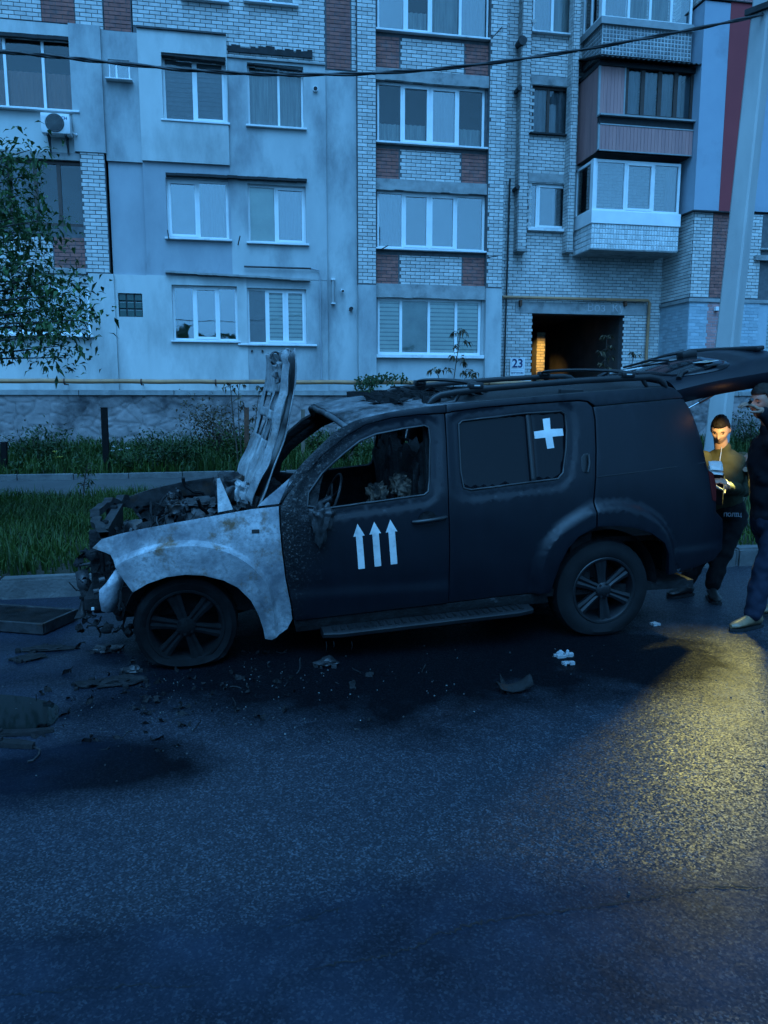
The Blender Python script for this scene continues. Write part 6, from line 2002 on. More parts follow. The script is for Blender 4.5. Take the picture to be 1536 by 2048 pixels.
for i in range(NI):
    for j in range(NJ):
        if in_slot((i + 0.5) / NI, (j + 0.5) / NJ): continue
        n = NJ + 1
        fs.append((i * n + j, i * n + j + 1, (i + 1) * n + j + 1, (i + 1) * n + j))
m = MB(); m.raw(vs, fs); m.build('inner_frame', M_BHOOD, ho, smooth=50, solid=0.006)
rg_ = [hood_pt(0.93, 0.42, -0.06) + Vector((-0.035 * math.cos(a), 0.03 * math.sin(a * 0.5), 0.045 * math.sin(a))) for a in [k * PI / 6 for k in range(12)]]
MB().tube(rg_, 0.008, 6).build('latch_loop', M_CHARM, ho, smooth=60)
lump(tuple(hood_pt(0.84, 0.12, -0.05)), (0.05, 0.08, 0.06), M_BHOOD, 3, 0.5, 'latch', ho, 3)
for y in (0.2, CW - 0.2):
    MB().tube([(0.46, y, 0.9), (0.43, y, 1.0), tuple(hood_pt(0.06, (y - YA) / (YB_ - YA), 0.02))], 0.018, 6).build('hinge', M_CHARM, car)
# windscreen pillar on the far side is a panel already; scuttle under the glass
m = MB(); m.grid([[(0.44, 0.2, 0.99), (0.62, 0.2, 1.05)], [(0.36, CW / 2, 1.02), (0.54, CW / 2, 1.08)], [(0.44, CW - 0.2, 0.99), (0.62, CW - 0.2, 1.05)]]); m.build('scuttle', M_CHAR, car, solid=0.03)

# ---- wheels -----------------------------------------------------------------------
def wheel(cx, cz, y, rad, rim_r, flat, spin, label, sgn=1, tmat=None, rmat=None):
    M_TY, M_RI = tmat or M_TYRE, rmat or M_RIM
    tm = MB()
    prof = [(0.02, rim_r), (0.008, rim_r + 0.012), (0.0, rim_r + 0.05), (0.006, rad - 0.05), (0.03, rad - 0.012), (0.06, rad), (0.125, rad + 0.004), (0.19, rad), (0.22, rad - 0.012), (0.244, rad - 0.05), (0.25, rim_r + 0.05), (0.23, rim_r)]
    n = 72
    ground_z = 0.004
    rows_ = []
    for yy, r_0 in prof:
        ring = []
        for k in range(n):
            a = 2 * PI * k / n
            rr = r_0
            if 0.03 < yy < 0.22 and k % 2 == 0 and r_0 > rad - 0.02: rr -= 0.010      # tread blocks
            x, z = rr * math.cos(a), rr * math.sin(a)
            yo = yy
            zz = cz + z
            if zz < ground_z + flat:
                squeeze = (ground_z + flat - zz)
                x *= 1 + 0.35 * squeeze / max(0.02, rad) * 2
                yo = yy + (yy - 0.125) * squeeze * 4.0
                zz = ground_z + flat * 0.0 + max(0, (zz - (cz - rad)) / max(1e-6, flat + ground_z - (cz - rad))) * flat
            ring.append((cx + x, y + sgn * yo, zz))
        rows_.append(ring)
    tm.grid(rows_, closed=True)
    w = tm.build('wheel', M_TY, car, smooth=40); w['label'] = label
    # rim: barrel, lip, six spokes, hub, nuts
    rm = MB(); n = 48
    rows_ = [[(cx + r_0 * math.cos(2 * PI * k / n), y + sgn * yy, cz + r_0 * math.sin(2 * PI * k / n)) for k in range(n)] for yy, r_0 in ((0.012, rim_r + 0.014), (0.004, rim_r + 0.006), (0.006, rim_r - 0.006), (0.022, rim_r - 0.016), (0.10, rim_r - 0.03), (0.20, rim_r - 0.03), (0.2, 0.01))]
    rm.grid(rows_, closed=True)
    rim = rm.build('rim', M_RI, w, smooth=40)
    for k in range(6):
        a = spin + k * PI / 3
        u = Vector((math.cos(a), 0, math.sin(a))); t = Vector((-math.sin(a), 0, math.cos(a)))
        c = Vector((cx, y, cz))
        rows_ = []
        for r_0, wd, dep, th in ((0.035, 0.030, 0.020, 0.03), (0.09, 0.030, 0.026, 0.035), (rim_r - 0.08, 0.036, 0.020, 0.035), (rim_r - 0.012, 0.046, 0.016, 0.04)):
            q = c + u * r_0
            rows_.append([q - t * wd + Vector((0, sgn * (dep + 0.006), 0)), q - t * wd * 0.45 + Vector((0, sgn * dep, 0)), q + Vector((0, sgn * (dep + 0.008), 0)), q + t * wd * 0.45 + Vector((0, sgn * dep, 0)), q + t * wd + Vector((0, sgn * (dep + 0.006), 0)), q + t * wd * 0.9 + Vector((0, sgn * (dep + th), 0)), q - t * wd * 0.9 + Vector((0, sgn * (dep + th), 0))])
        sm = MB(); sm.grid(rows_, closed=True)
        sm.build('spoke', M_RI, w, smooth=30)
    hb_ = MB(); n = 24
    hb_.grid([[(cx + r_0 * math.cos(2 * PI * k / n), y + sgn * yy, cz + r_0 * math.sin(2 * PI * k / n)) for k in range(n)] for yy, r_0 in ((0.05, 0.06), (0.018, 0.058), (0.014, 0.052), (0.008, 0.034), (0.006, 0.03), (0.006, 0.001))], closed=True)
    for k in range(6):
        a = spin + PI / 6 + k * PI / 3
        q = Vector((cx + 0.046 * math.cos(a), y + sgn * 0.01, cz + 0.046 * math.sin(a)))
        hb_.tube([q, q + Vector((0, sgn * 0.02, 0))], 0.011, 6)
    hb_.build('hub', M_RI, w, smooth=40)
    MB().tube([(cx, y + sgn * 0.18, cz), (cx, y + sgn * 0.5, cz)], 0.05, 8).build('axle', M_CHAR, w)
    return w
wheel(fwc.x, 0.262, 0.045, 0.325, 0.232, 0.07, 1.9, 'front wheel with a flat burnt tyre', 1, M_SOOT, M_SOOT)
wheel(rwc.x, rwc.z, 0.03, 0.365, 0.232, 0.055, 1.72, 'rear wheel with a full tyre')
wheel(fwc.x, 0.235, CW - 0.035, 0.355, 0.235, 0.06, 0.5, 'front wheel on the far side', -1)
wheel(rwc.x, rwc.z - 0.064, CW - 0.03, 0.365, 0.232, 0.055, 0.9, 'rear wheel on the far side', -1)

# ---- running boards ------------------------------------------------------------------
for side in (0, 1):
    f = (lambda y: y) if side == 0 else (lambda y: CW - y)
    a, b = at(648, 1272, -0.06), at(1068, 1222, -0.06)
    rows_ = []
    for k in range(15):
        t = k / 14
        x = a.x + (b.x - a.x) * t; z = a.z + (b.z - a.z) * t
        e = 0.03 * (1 if k in (0, 14) else 0)
        rows_.append([(x, f(-0.07 + e), z - 0.015), (x, f(-0.075 + e), z + 0.008), (x, f(-0.06 + e), z + 0.018), (x, f(0.09), z + 0.022), (x, f(0.09), z - 0.03), (x, f(-0.04 + e), z - 0.03)])
    m = MB(); m.grid(rows_, closed=True); m.face(rows_[0]); m.face(rows_[-1])
    rb = m.build('running_board', M_TRIM, car, smooth=40)
    rm = MB()
    for k in range(26):
        x = a.x + 0.08 + (b.x - a.x - 0.16) * k / 25; z = a.z + (b.z - a.z) * (x - a.x) / (b.x - a.x)
        rm.box((x - 0.012, min(f(-0.04), f(0.05)), z + 0.02), (x + 0.012, max(f(-0.04), f(0.05)), z + 0.027))
    rm.build('tread_rib', M_TRIM, rb)
    for t in (0.12, 0.5, 0.88):
        x = a.x + (b.x - a.x) * t; z = a.z + (b.z - a.z) * t
        MB().box((x - 0.02, min(f(0.0), f(0.25)), z - 0.045), (x + 0.02, max(f(0.0), f(0.25)), z - 0.02)).build('step_bracket', M_CHAR, rb)
hm = MB()
for px in (652, 667, 703):
    c = at(px, 1282, -0.03)
    hm.tube([c, c + Vector((0.004, 0, -0.03)), c + Vector((0, 0, -0.03 - r_.uniform(0.01, 0.05)))], [0.004, 0.003, 0.001], 5)
hm.build('melted_drips', M_CHAR, car)

# ---- tailgate, swung up ------------------------------------------------------------------
t0 = at(1345, 768, 0.24); t1 = at(1521, 738, 0.22)
tu = Vector((t1.x - t0.x, 0, t1.z - t0.z)); TL = tu.length; tu.normalize(); tn = Vector((-tu.z, 0, tu.x))
TL2 = TL + 0.06
def gate_pt(u, t, off=0.0):
    """u 0..1 hinge to lower edge, t 0..1 across from the near side"""
    hw = 0.66 + 0.10 * min(1, u * 1.6)
    yy = CW / 2 + (2 * t - 1) * hw
    e = abs(2 * t - 1)
    drop = 0.055 * max(0, (e - 0.80) / 0.20) ** 2
    crown = 0.03 * math.sin(PI / 2 * min(1, u * 1.7)) + (0.045 + 0.035 * min(1, u * 2.2)) * (1 - e ** 2)
    bulge = 0.02 * max(0, min(1, (u - 0.62) / 0.12)) * (1 - max(0, (e - 0.8) / 0.2) ** 2)
    p = t0 + tu * (u * (TL2 + 0.16 * (1 - e ** 4))) + tn * (crown - drop + bulge + off - 0.0)
    return Vector((p.x, yy, p.z))
rows_ = [[gate_pt(i / 40, j / 40) for j in range(41)] for i in range(41)]
m = MB()
m.grid(rows_)
# returned flanges all round
inner = lambda p: p - tn * 0.10
for edge in ([r0[0] for r0 in rows_], [r0[-1] for r0 in rows_][::-1], rows_[-1], rows_[0][::-1]):
    m.grid([list(edge), [inner(p) for p in edge]])
gate = m.build('tailgate', M_PAINT, car, smooth=40, weld=True, solid=0.006)
gi = [[inner(gate_pt(i / 12, j / 12)) for j in range(13)] for i in range(13)]
m = MB(); m.grid(gi); m.build('inner_lining', M_TRIM, gate, smooth=60)
def gate_patch(name, loop, mat, off, parent=None, thick=0.006, n=0.05):
    """loop in (u, t) laid on the outer side of the tailgate"""
    lp = smooth_poly(loop, 2)
    bo = dense(lp, n)
    pts = list(bo); edges = [(i, (i + 1) % len(bo)) for i in range(len(bo))]
    a = 0.02
    while a < 1.05:
        b = 0.02
        while b < 1:
            if inside((a, b), lp) and dist_poly((a, b), lp) > n * 0.4: pts.append((a, b))
            b += n
        a += n
    v, e, f, *_ = delaunay_2d_cdt([Vector(p) for p in pts], edges, [], 0, 1e-5)
    m = MB()
    F = []
    for q in f:
        c = (sum(v[i].x for i in q) / 3, sum(v[i].y for i in q) / 3)
        if inside(c, lp):
            A, B, D = (v[i] for i in q)
            ar = (B.x - A.x) * (D.y - A.y) - (B.y - A.y) * (D.x - A.x)
            F.append(tuple(q) if ar > 0 else tuple(reversed(q)))
    m.raw([gate_pt(p.x, p.y, off) for p in v], F)
    return m.build(name, mat, parent or gate, smooth=60, solid=thick)
gl_ = gate_patch('rear_window', [(0.05, 0.10), (0.05, 0.90), (0.30, 0.95), (0.56, 0.93), (0.62, 0.75), (0.635, 0.5), (0.62, 0.25), (0.56, 0.06), (0.30, 0.05)], M_TINT, 0.006)
# wiper
wp = [gate_pt(0.60, 0.52, 0.03), gate_pt(0.56, 0.53, 0.05), gate_pt(0.46, 0.60, 0.04), gate_pt(0.30, 0.72, 0.03)]
wo_ = MB().tube(wp, [0.02, 0.018, 0.012, 0.006], 8).build('wiper', M_RUBBER, gate, smooth=60)
MB().tube([gate_pt(0.36, 0.46, 0.022), gate_pt(0.38, 0.66, 0.028), gate_pt(0.30, 0.86, 0.022)], 0.010, 6).build('blade', M_RUBBER, wo_, smooth=60)
m = MB()
q = gate_pt(0.60, 0.52, 0.02); m.box((-0.07, -0.05, -0.02), (0.07, 0.05, 0.035), bev=0.015, M=Matrix.Translation(q) @ Matrix.Rotation(-math.atan2(tu.z, tu.x), 4, 'Y')); m.build('wiper_motor_cap', M_RUBBER, wo_, smooth=40)
# sticker with lettering lines
gate_frame = lambda u, t, off: Matrix(((tu.x, 0, tn.x, gate_pt(u, t, off).x), (tu.y, 1, tn.y, gate_pt(u, t, off).y), (tu.z, 0, tn.z, gate_pt(u, t, off).z), (0, 0, 0, 1)))
stk = MB(); Mx = gate_frame(0.44, 0.20, 0.016); stk.box((-0.06, -0.075, 0), (0.06, 0.075, 0.002), M=Mx); so_ = stk.build('sticker', M_DECAL, gate)
ln_ = MB()
for k in range(5): ln_.box((-0.048 + 0.021 * k, -0.06, 0.0025), (-0.037 + 0.021 * k, 0.045 - 0.01 * (k % 2), 0.0032), M=Mx)
ln_.build('print', simple('ochre_print', (0.35, 0.25, 0.10), (0.2, 0.15, 0.1), 20, 0.6), so_)
hd_ = MB(); Mh = gate_frame(0.40, 0.10, 0.012); hd_.box((-0.05, -0.02, 0), (0.05, 0.02, 0.018), bev=0.006, M=Mh); hd_.tube([Mh @ Vector((0.02, 0, 0.01)), Mh @ Vector((0.05, 0.05, 0.014))], 0.008, 6)
hd_.build('window_catch', M_RUBBER, gate, smooth=40)
h2 = MB(); h2.tube([gate_pt(0.08, 0.06, 0.01), gate_pt(0.14, 0.10, 0.02), gate_pt(0.22, 0.13, 0.012)], [0.02, 0.018, 0.008], 8); h2.build('window_hinge', M_TRIM, gate, smooth=60)
h3 = MB(); h3.tube([gate_pt(0.08, 0.94, 0.01), gate_pt(0.14, 0.90, 0.02), gate_pt(0.22, 0.87, 0.012)], [0.02, 0.018, 0.008], 8); h3.build('window_hinge', M_TRIM, gate, smooth=60)
# white lettering along the hinge side of the glass, head towards the roof
Mt = gate_frame(0.13, 0.60, 0.016) @ Matrix.Rotation(PI, 4, 'Z')
text_mesh('lettering', 'CONNECT', 0.085, M_DECAL, Mt, gate, bold=0.006)
# handle recess and step at the lower edge
m = MB(); Mh = gate_frame(0.93, 0.5, 0.0); m.box((-0.03, -0.45, -0.02), (0.04, 0.45, 0.015), bev=0.01, M=Mh); m.build('plate_garnish', M_TRIM, gate, smooth=40)
# gas struts
for y, nm in ((0.23, 0), (CW - 0.23, 1)):
    a = at(1368, 818, 0.23); b = at(1452, 770, 0.23)
    A = Vector((a.x, y, a.z)); B = Vector((b.x, y, b.z))
    st = MB().tube([A.lerp(B, 0.24), B], 0.013, 10).build('gas_strut', M_RUBBER, car, smooth=60)
    MB().tube([A, A.lerp(B, 0.3)], 0.006, 8).build('strut_rod', simple('bright_rod', (0.5, 0.5, 0.5), None, 3, 0.2, 0.9) if nm == 0 else bpy.data.materials['bright_rod'], st, smooth=60)
# load bay: lining and a few dark bundles
m = MB(); m.box((2.85, 0.16, 0.66), (3.6, CW - 0.16, 0.70)); m.build('load_floor', M_CHAR, car)
# ================================================================== the two people behind the car
def capsule(m, p0, r0, p1, r1, seg=14):
    p0, p1 = Vector(p0), Vector(p1)
    d = (p1 - p0)
    L = d.length
    d = d / L if L > 1e-6 else Vector((0, 0, 1))
    P, Rr = [], []
    for k in range(4):
        a = PI / 2 * k / 4
        P.append(p0 - d * r0 * math.cos(a)); Rr.append(max(1e-4, r0 * math.sin(a)))
    P.append(p0); Rr.append(r0)
    for k in range(1, 4): P.append(p0.lerp(p1, k / 4)); Rr.append(r0 + (r1 - r0) * k / 4)
    P.append(p1); Rr.append(r1)
    for k in range(3, -1, -1):
        a = PI / 2 * k / 4
        P.append(p1 + d * r1 * math.cos(a)); Rr.append(max(1e-4, r1 * math.sin(a)))
    m.tube(P, Rr, seg)

def blob(m, c, r, M=None, seg=20):
    bm = bmesh.new(); bmesh.ops.create_uvsphere(bm, u_segments=seg, v_segments=seg // 2 + 2, radius=1)
    T = Matrix.Translation(c) @ (M.to_4x4() if M is not None else Matrix.Identity(4)) @ Matrix.Diagonal((*r, 1))
    m.bm(bm, M=T)

def frame(fwd, up=Vector((0, 0, 1))):
    f = Vector(fwd).normalized(); l = Vector(up).cross(f).normalized(); u = f.cross(l)
    return Matrix((f, l, u)).transposed()          # columns: forward, left, up

def fuse(m, name, mat, parent, voxel=0.009, smooth=3, fold=0.0, fold_s=9.0, extra=None):
    """union of overlapping solids into one continuous skin"""
    me = m.mesh(name)
    tmp = bpy.data.objects.new(name, me); COL.objects.link(tmp)
    rm = tmp.modifiers.new('r', 'REMESH'); rm.mode = 'VOXEL'; rm.voxel_size = voxel
    sm = tmp.modifiers.new('s', 'SMOOTH'); sm.iterations = smooth; sm.factor = 0.5
    dg = bpy.context.evaluated_depsgraph_get()
    out = bpy.data.meshes.new_from_object(tmp.evaluated_get(dg))
    bpy.data.objects.remove(tmp)
    if fold:
        for v in out.vertices:
            n = v.normal.copy(); p = v.co
            v.co = p + n * fold * (mnoise.noise(Vector((p.x * fold_s, p.y * fold_s, p.z * fold_s * 1.5))) + 0.5 * mnoise.noise(p * fold_s * 2.3))
    if extra is not None:
        bm = bmesh.new(); bm.from_mesh(out)
        ex = extra.mesh('x'); bm.from_mesh(ex)
        bm.to_mesh(out); bm.free()
    out.materials.clear(); out.materials.append(mat)
    out.polygons.foreach_set('use_smooth', [True] * len(out.polygons))
    out.name = name
    return link(bpy.data.objects.new(name, out), parent)

def head(m, c, fwd, up=Vector((0, 0, 1)), s=1.0):
    F = frame(fwd, up)
    bm = bmesh.new(); bmesh.ops.create_uvsphere(bm, u_segments=48, v_segments=36, radius=1)
    for v in bm.verts:
        n = v.co.copy()
        x, y, z = n.x * 0.098, n.y * 0.076, n.z * 0.122
        if z < 0:
            t = min(1, -z / 0.122)
            y *= 1 - 0.28 * t; x = x * (1 - 0.10 * t) + (0.012 * t if n.x > 0 else 0.03 * t * -n.x)
        if n.x > 0:
            g = lambda y0, z0, sy, sz: math.exp(-((y - y0) / sy) ** 2 - ((z - z0) / sz) ** 2)
            x += 0.030 * g(0, -0.022, 0.012, 0.016) + 0.016 * g(0, 0.004, 0.010, 0.022)
            x -= 0.014 * (g(0.032, 0.010, 0.017, 0.013) + g(-0.032, 0.010, 0.017, 0.013))
            x += 0.007 * (g(0.03, 0.033, 0.026, 0.010) + g(-0.03, 0.033, 0.026, 0.010))
            x += 0.010 * g(0, -0.058, 0.024, 0.008) - 0.005 * g(0, -0.066, 0.028, 0.004) + 0.008 * g(0, -0.100, 0.022, 0.014)
            x += 0.006 * (g(0.045, -0.02, 0.02, 0.02) + g(-0.045, -0.02, 0.02, 0.02))
        v.co = Vector((x, y, z)) * s
    m.bm(bm, M=Matrix.Translation(c) @ F.to_4x4())
    for sgn in (-1, 1):
        blob(m, Vector(c) + F @ Vector((-0.008, sgn * 0.077, -0.005)) * s, (0.018 * s, 0.010 * s, 0.032 * s), F, 12)
    return F

def face_parts(c, F, parent, hairmat, s=1.0, hairline=0.045):
    e, b = MB(), MB()
    for sgn in (-1, 1):
        blob(e, Vector(c) + F @ Vector((0.079, sgn * 0.031, 0.008)) * s, (0.008 * s, 0.013 * s, 0.0055 * s), F, 10)
        P = [Vector(c) + F @ Vector((0.0935 - 0.010 * abs(t - 0.3), sgn * (0.014 + 0.034 * t), 0.030 + 0.006 * math.sin(PI * t))) * s for t in (0, 0.35, 0.7, 1)]
        b.tube(P, [0.002, 0.0032, 0.003, 0.0015], 6)
    e.build('eye', simple('dark_eye', (0.02, 0.018, 0.016), None, 5, 0.2), parent, smooth=180)
    b.build('eyebrow', hairmat, parent, smooth=180)
    bm = bmesh.new(); bmesh.ops.create_uvsphere(bm, u_segments=56, v_segments=40, radius=1)
    kill = []
    for v in bm.verts:
        n = v.co.copy()
        line = hairline + 0.012 * mnoise.noise(Vector((n.y * 5, 0, 3))) if n.x > 0.45 else (hairline - 0.16 * (0.45 - n.x) if n.x > -0.1 else -0.055)
        z = n.z * 0.122
        if z < line - 0.004: kill.append(v)
        k = 1.05 + 0.13 * max(0, n.z) ** 1.5 + 0.05 * mnoise.noise(n * 7) + 0.045 * mnoise.noise(Vector((n.x * 4, n.y * 14, n.z * 4)))
        if z < line + 0.012: k -= 0.05
        v.co = Vector((n.x * 0.098, n.y * 0.077, z)) * k * s
    bmesh.ops.delete(bm, geom=kill, context='VERTS')
    m = MB(); m.bm(bm, M=Matrix.Translation(c) @ F.to_4x4())
    m.build('hair', hairmat, parent, smooth=180, solid=0.006)

def hand(m, fing, wrist, fwd, up, curl=0.9, s=1.0, thumb=1):
    """palm into m, five separate fingers into fing; fwd along the palm, up away from the palm's back"""
    F = frame(fwd, up)
    W = Vector(wrist)
    q = lambda x, y, z: W + F @ Vector((x, y, z)) * s
    blob(m, q(0.045, 0, 0), (0.052 * s, 0.041 * s, 0.015 * s), F, 16)
    for i, (y, L) in enumerate(((-0.030, 0.062), (-0.010, 0.076), (0.010, 0.080), (0.029, 0.072))):
        y *= thumb
        p = q(0.080, y, 0.0); a = 0.0
        for k, (fr, r0, r1) in enumerate(((0.45, 0.0088, 0.0082), (0.32, 0.0082, 0.0074), (0.23, 0.0074, 0.006))):
            a += curl * (0.35 if k == 0 else 0.55)
            d = F @ Vector((math.cos(a), 0.10 * y / 0.03 * 0.2, -math.sin(a)))
            p2 = p + d * L * fr * s * 1.25
            capsule(fing, p, r0 * s, p2, r1 * s, 8)
            p = p2
    p = q(0.018, 0.034 * thumb, -0.006)
    for d, L, r0, r1 in ((Vector((0.6, 0.75 * thumb, -0.25)), 0.040, 0.012, 0.010), (Vector((0.85, 0.30 * thumb, -0.45)), 0.032, 0.010, 0.009), (Vector((0.9, 0.0, -0.5)), 0.024, 0.009, 0.007)):
        p2 = p + F @ d.normalized() * L * s
        capsule(fing, p, r0 * s, p2, r1 * s, 8)
        p = p2

def shoe(name, ankle, toe_dir, mat, sole_mat, parent, L=0.28):
    d = Vector((toe_dir[0], toe_dir[1], 0)).normalized(); l = Vector((-d.y, d.x, 0))
    a = Vector((ankle[0], ankle[1], 0.004))
    m = MB(); rows = []
    for t, w, h in ((-0.08, 0.012, 0.05), (-0.07, 0.030, 0.085), (-0.03, 0.038, 0.10), (0.02, 0.040, 0.10), (0.07, 0.042, 0.078), (0.12, 0.047, 0.06), (0.16, 0.046, 0.05), (0.19, 0.034, 0.04), (0.205, 0.010, 0.03)):
        c = a + d * t * (L / 0.28)
        ring = []
        for k in range(14):
            w_ = 2 * PI * k / 14
            zz = 0.018 + h * 0.5 + h * 0.5 * math.sin(w_)
            ring.append(c + l * w * math.cos(w_) * (1.0 if math.sin(w_) < 0.3 else 0.85) + Vector((0, 0, zz)))
        rows.append(ring)
    m.grid(rows, closed=True); m.face(rows[0]); m.face(rows[-1])
    o = m.build(name, mat, parent, smooth=60)
    sm = MB()
    top = [a + d * t * (L / 0.28) + l * w + Vector((0, 0, 0.02)) for t, w in ((-0.085, 0), (-0.07, 0.036), (0.0, 0.043), (0.12, 0.051), (0.18, 0.042), (0.212, 0), (0.18, -0.042), (0.12, -0.051), (0.0, -0.043), (-0.07, -0.036))]
    sm.grid([[p - Vector((0, 0, 0.02)) for p in top], top], closed=True); sm.face(top); sm.face([p - Vector((0, 0, 0.02)) for p in reversed(top)])
    sm.build('sole', sole_mat, o)
    return o

def cloth(name, a, b, scale=7, rough=0.85):
    return simple(name, a, b, scale, rough, spec=0.2, bscale=220, bstr=0.25, bdist=0.002)
M_SKIN = simple('skin', (0.48, 0.30, 0.22), (0.42, 0.25, 0.18), 12, 0.5)
M_SKIN2 = simple('tanned_skin', (0.26, 0.15, 0.10), (0.20, 0.11, 0.08), 12, 0.55)
M_HAIR = simple('dark_hair', (0.008, 0.007, 0.006), (0.018, 0.014, 0.012), 30, 0.7, spec=0.2, stretch=(1, 1, 6))
M_OLIVE = cloth('olive_jacket_cloth', (0.055, 0.060, 0.032), (0.038, 0.042, 0.024))
M_NAVYC = cloth('dark_navy_cloth', (0.004, 0.005, 0.008), (0.007, 0.008, 0.012))
M_BLACKC = cloth('black_cloth', (0.003, 0.003, 0.004), (0.006, 0.006, 0.007))
M_JEANS = cloth('dark_jeans', (0.008, 0.012, 0.024), (0.014, 0.019, 0.035))
M_BROWNL = simple('brown_leather', (0.20, 0.13, 0.07), (0.12, 0.08, 0.045), 10, 0.45)
M_BLACKL = simple('black_leather', (0.012, 0.012, 0.013), (0.02, 0.02, 0.02), 10, 0.4)

def J(px, py, y): return onY(px, py, y)

# ---- person reading papers, dark hair, olive jacket
pa = onZ(1395, 1190)
P1 = base('person', (pa.x, pa.y, 0))
tag(P1, 'person in an olive zip jacket looking down at papers behind the open tailgate', 'person')
hc = J(1441, 859, 5.72); hf = Vector((-0.66, -0.72, -0.60)).normalized()
nk = J(1446, 899, 5.80); ch = J(1443, 945, 5.82); pv = J(1450, 1022, 5.88)
shL, shR = J(1405, 919, 5.70), J(1481, 921, 5.95)
elL, elR = J(1400, 975, 5.60), J(1487, 980, 5.86)
wrL, wrR = J(1420, 962, 5.38), J(1447, 975, 5.52)
knL, knR = J(1404, 1106, 5.84), J(1443, 1110, 5.78)
anL, anR = J(1372, 1170, 5.88), J(1424, 1184, 5.74)
bod, fin = MB(), MB()
Fh = head(bod, hc, hf, Vector((0.1, 0.1, 1)), 0.93)
capsule(bod, hc + Vector((0.02, 0.03, -0.06)), 0.052, nk + Vector((0.01, 0.02, -0.03)), 0.06)
blob(bod, ch, (0.16, 0.12, 0.20), frame(Vector((-0.66, -0.75, 0))) @ Matrix.Rotation(PI / 2, 3, 'Z'))
blob(bod, ch.lerp(pv, 0.6), (0.145, 0.11, 0.16)); blob(bod, pv, (0.155, 0.13, 0.13))
for s, e, w in ((shL, elL, wrL), (shR, elR, wrR)):
    capsule(bod, s, 0.058, e, 0.046); capsule(bod, e, 0.044, w, 0.030)
for h, k, a in ((pv + Vector((-0.085, 0.02, -0.04)), knL, anL), (pv + Vector((0.075, -0.03, -0.04)), knR, anR)):
    capsule(bod, h, 0.085, k, 0.058); capsule(bod, k, 0.056, Vector((a.x, a.y, 0.09)), 0.040)
hand(bod, fin, wrL, Vector((0.75, -0.45, 0.05)), Vector((-0.3, -0.3, 0.9)), 0.9, 0.95, -1)
hand(bod, fin, wrR, Vector((-0.9, -0.25, 0.12)), Vector((0.1, -0.5, 0.85)), 0.9, 0.95, 1)
fuse(bod, 'body', M_SKIN, P1, 0.008, 2, extra=fin)
face_parts(hc, Fh, P1, M_HAIR, 0.93, 0.060)
jk = MB()
Fc = frame(Vector((-0.66, -0.75, 0))) @ Matrix.Rotation(PI / 2, 3, 'Z')
blob(jk, ch, (0.185, 0.14, 0.215), Fc); blob(jk, ch.lerp(pv, 0.55), (0.17, 0.135, 0.17)); blob(jk, ch + Vector((0, 0, 0.10)), (0.19, 0.10, 0.085), Fc)
for s, e, w in ((shL, elL, wrL), (shR, elR, wrR)):
    capsule(jk, s, 0.078, e, 0.062); capsule(jk, e, 0.060, e.lerp(w, 0.93), 0.046)
capsule(jk, nk + Vector((0, 0, -0.07)), 0.082, nk + Vector((-0.01, -0.01, 0.012)), 0.068)
jo = fuse(jk, 'jacket', M_OLIVE, P1, 0.010, 3, 0.014, 8)
tr = MB()
blob(tr, pv, (0.172, 0.15, 0.16)); blob(tr, pv + Vector((0.03, 0, -0.10)), (0.165, 0.145, 0.12))
for h, k, a in ((pv + Vector((-0.085, 0.02, -0.04)), knL, anL), (pv + Vector((0.075, -0.03, -0.04)), knR, anR)):
    capsule(tr, h, 0.105, k, 0.080); capsule(tr, k, 0.078, Vector((a.x, a.y, 0.13)), 0.062)
fuse(tr, 'trousers', M_BLACKC, P1, 0.011, 3, 0.014, 9)
shoe('shoe', anL, (-0.95, -0.25), M_BLACKL, M_RUBBER, P1); shoe('shoe', anR, (-0.35, -0.9), M_BLACKL, M_RUBBER, P1)
# zip, collar tab, sleeve patch, lettering on the dark trousers
zf = Vector((-0.66, -0.75, 0)).normalized()
zp = [nk + Vector((-0.055, -0.058, 0.03)), nk + Vector((-0.064, -0.068, -0.02)), nk + Vector((-0.085, -0.09, -0.07)), nk + Vector((-0.105, -0.115, -0.12))]
MB().tube(zp, 0.005, 6).build('zip', simple('bright_zip', (0.5, 0.46, 0.36), None, 4, 0.3, 0.7), jo)
pp = J(1473, 932, 5.78)
m = MB(); m.box((-0.012, -0.006, -0.045), (0.012, 0.006, 0.045), M=Matrix.Translation(pp) @ frame(Vector((-0.4, -0.9, 0))).to_4x4() @ Matrix.Rotation(PI / 2, 4, 'Z')); m.build('pocket_zip', M_PVCGREY, jo)
pc = J(1491, 924, 5.84)
Mp = Matrix.Translation(pc) @ Matrix.Rotation(R(-25), 4, 'Z') @ FACING
m = MB(); m.face([Mp @ Vector((0.042 * math.cos(a) * (1 if math.sin(a) > 0 else 0.9), 0.058 * math.sin(a), 0)) for a in [k * PI / 10 for k in range(20)]]); bd = m.build('sleeve_badge', simple('badge_blue', (0.03, 0.09, 0.25), None, 5, 0.6), jo, solid=0.003)
m = MB(); m.face([Mp @ Vector((0.018 * math.cos(a), 0.026 * math.sin(a) - 0.008, 0.003)) for a in [k * PI / 6 for k in range(12)]]); m.box((-0.03, 0.036, 0.001), (0.03, 0.046, 0.004), M=Mp); m.build('emblem', M_PVCGREY, bd)
tp_ = J(1465, 1030, 5.68)
text_mesh('lettering', 'ПОЛІЦ', 0.042, simple('grey_print', (0.36, 0.40, 0.45), None, 4, 0.5), Matrix.Translation(tp_) @ Matrix.Rotation(R(-20), 4, 'Z') @ FACING, P1, bold=0.002)

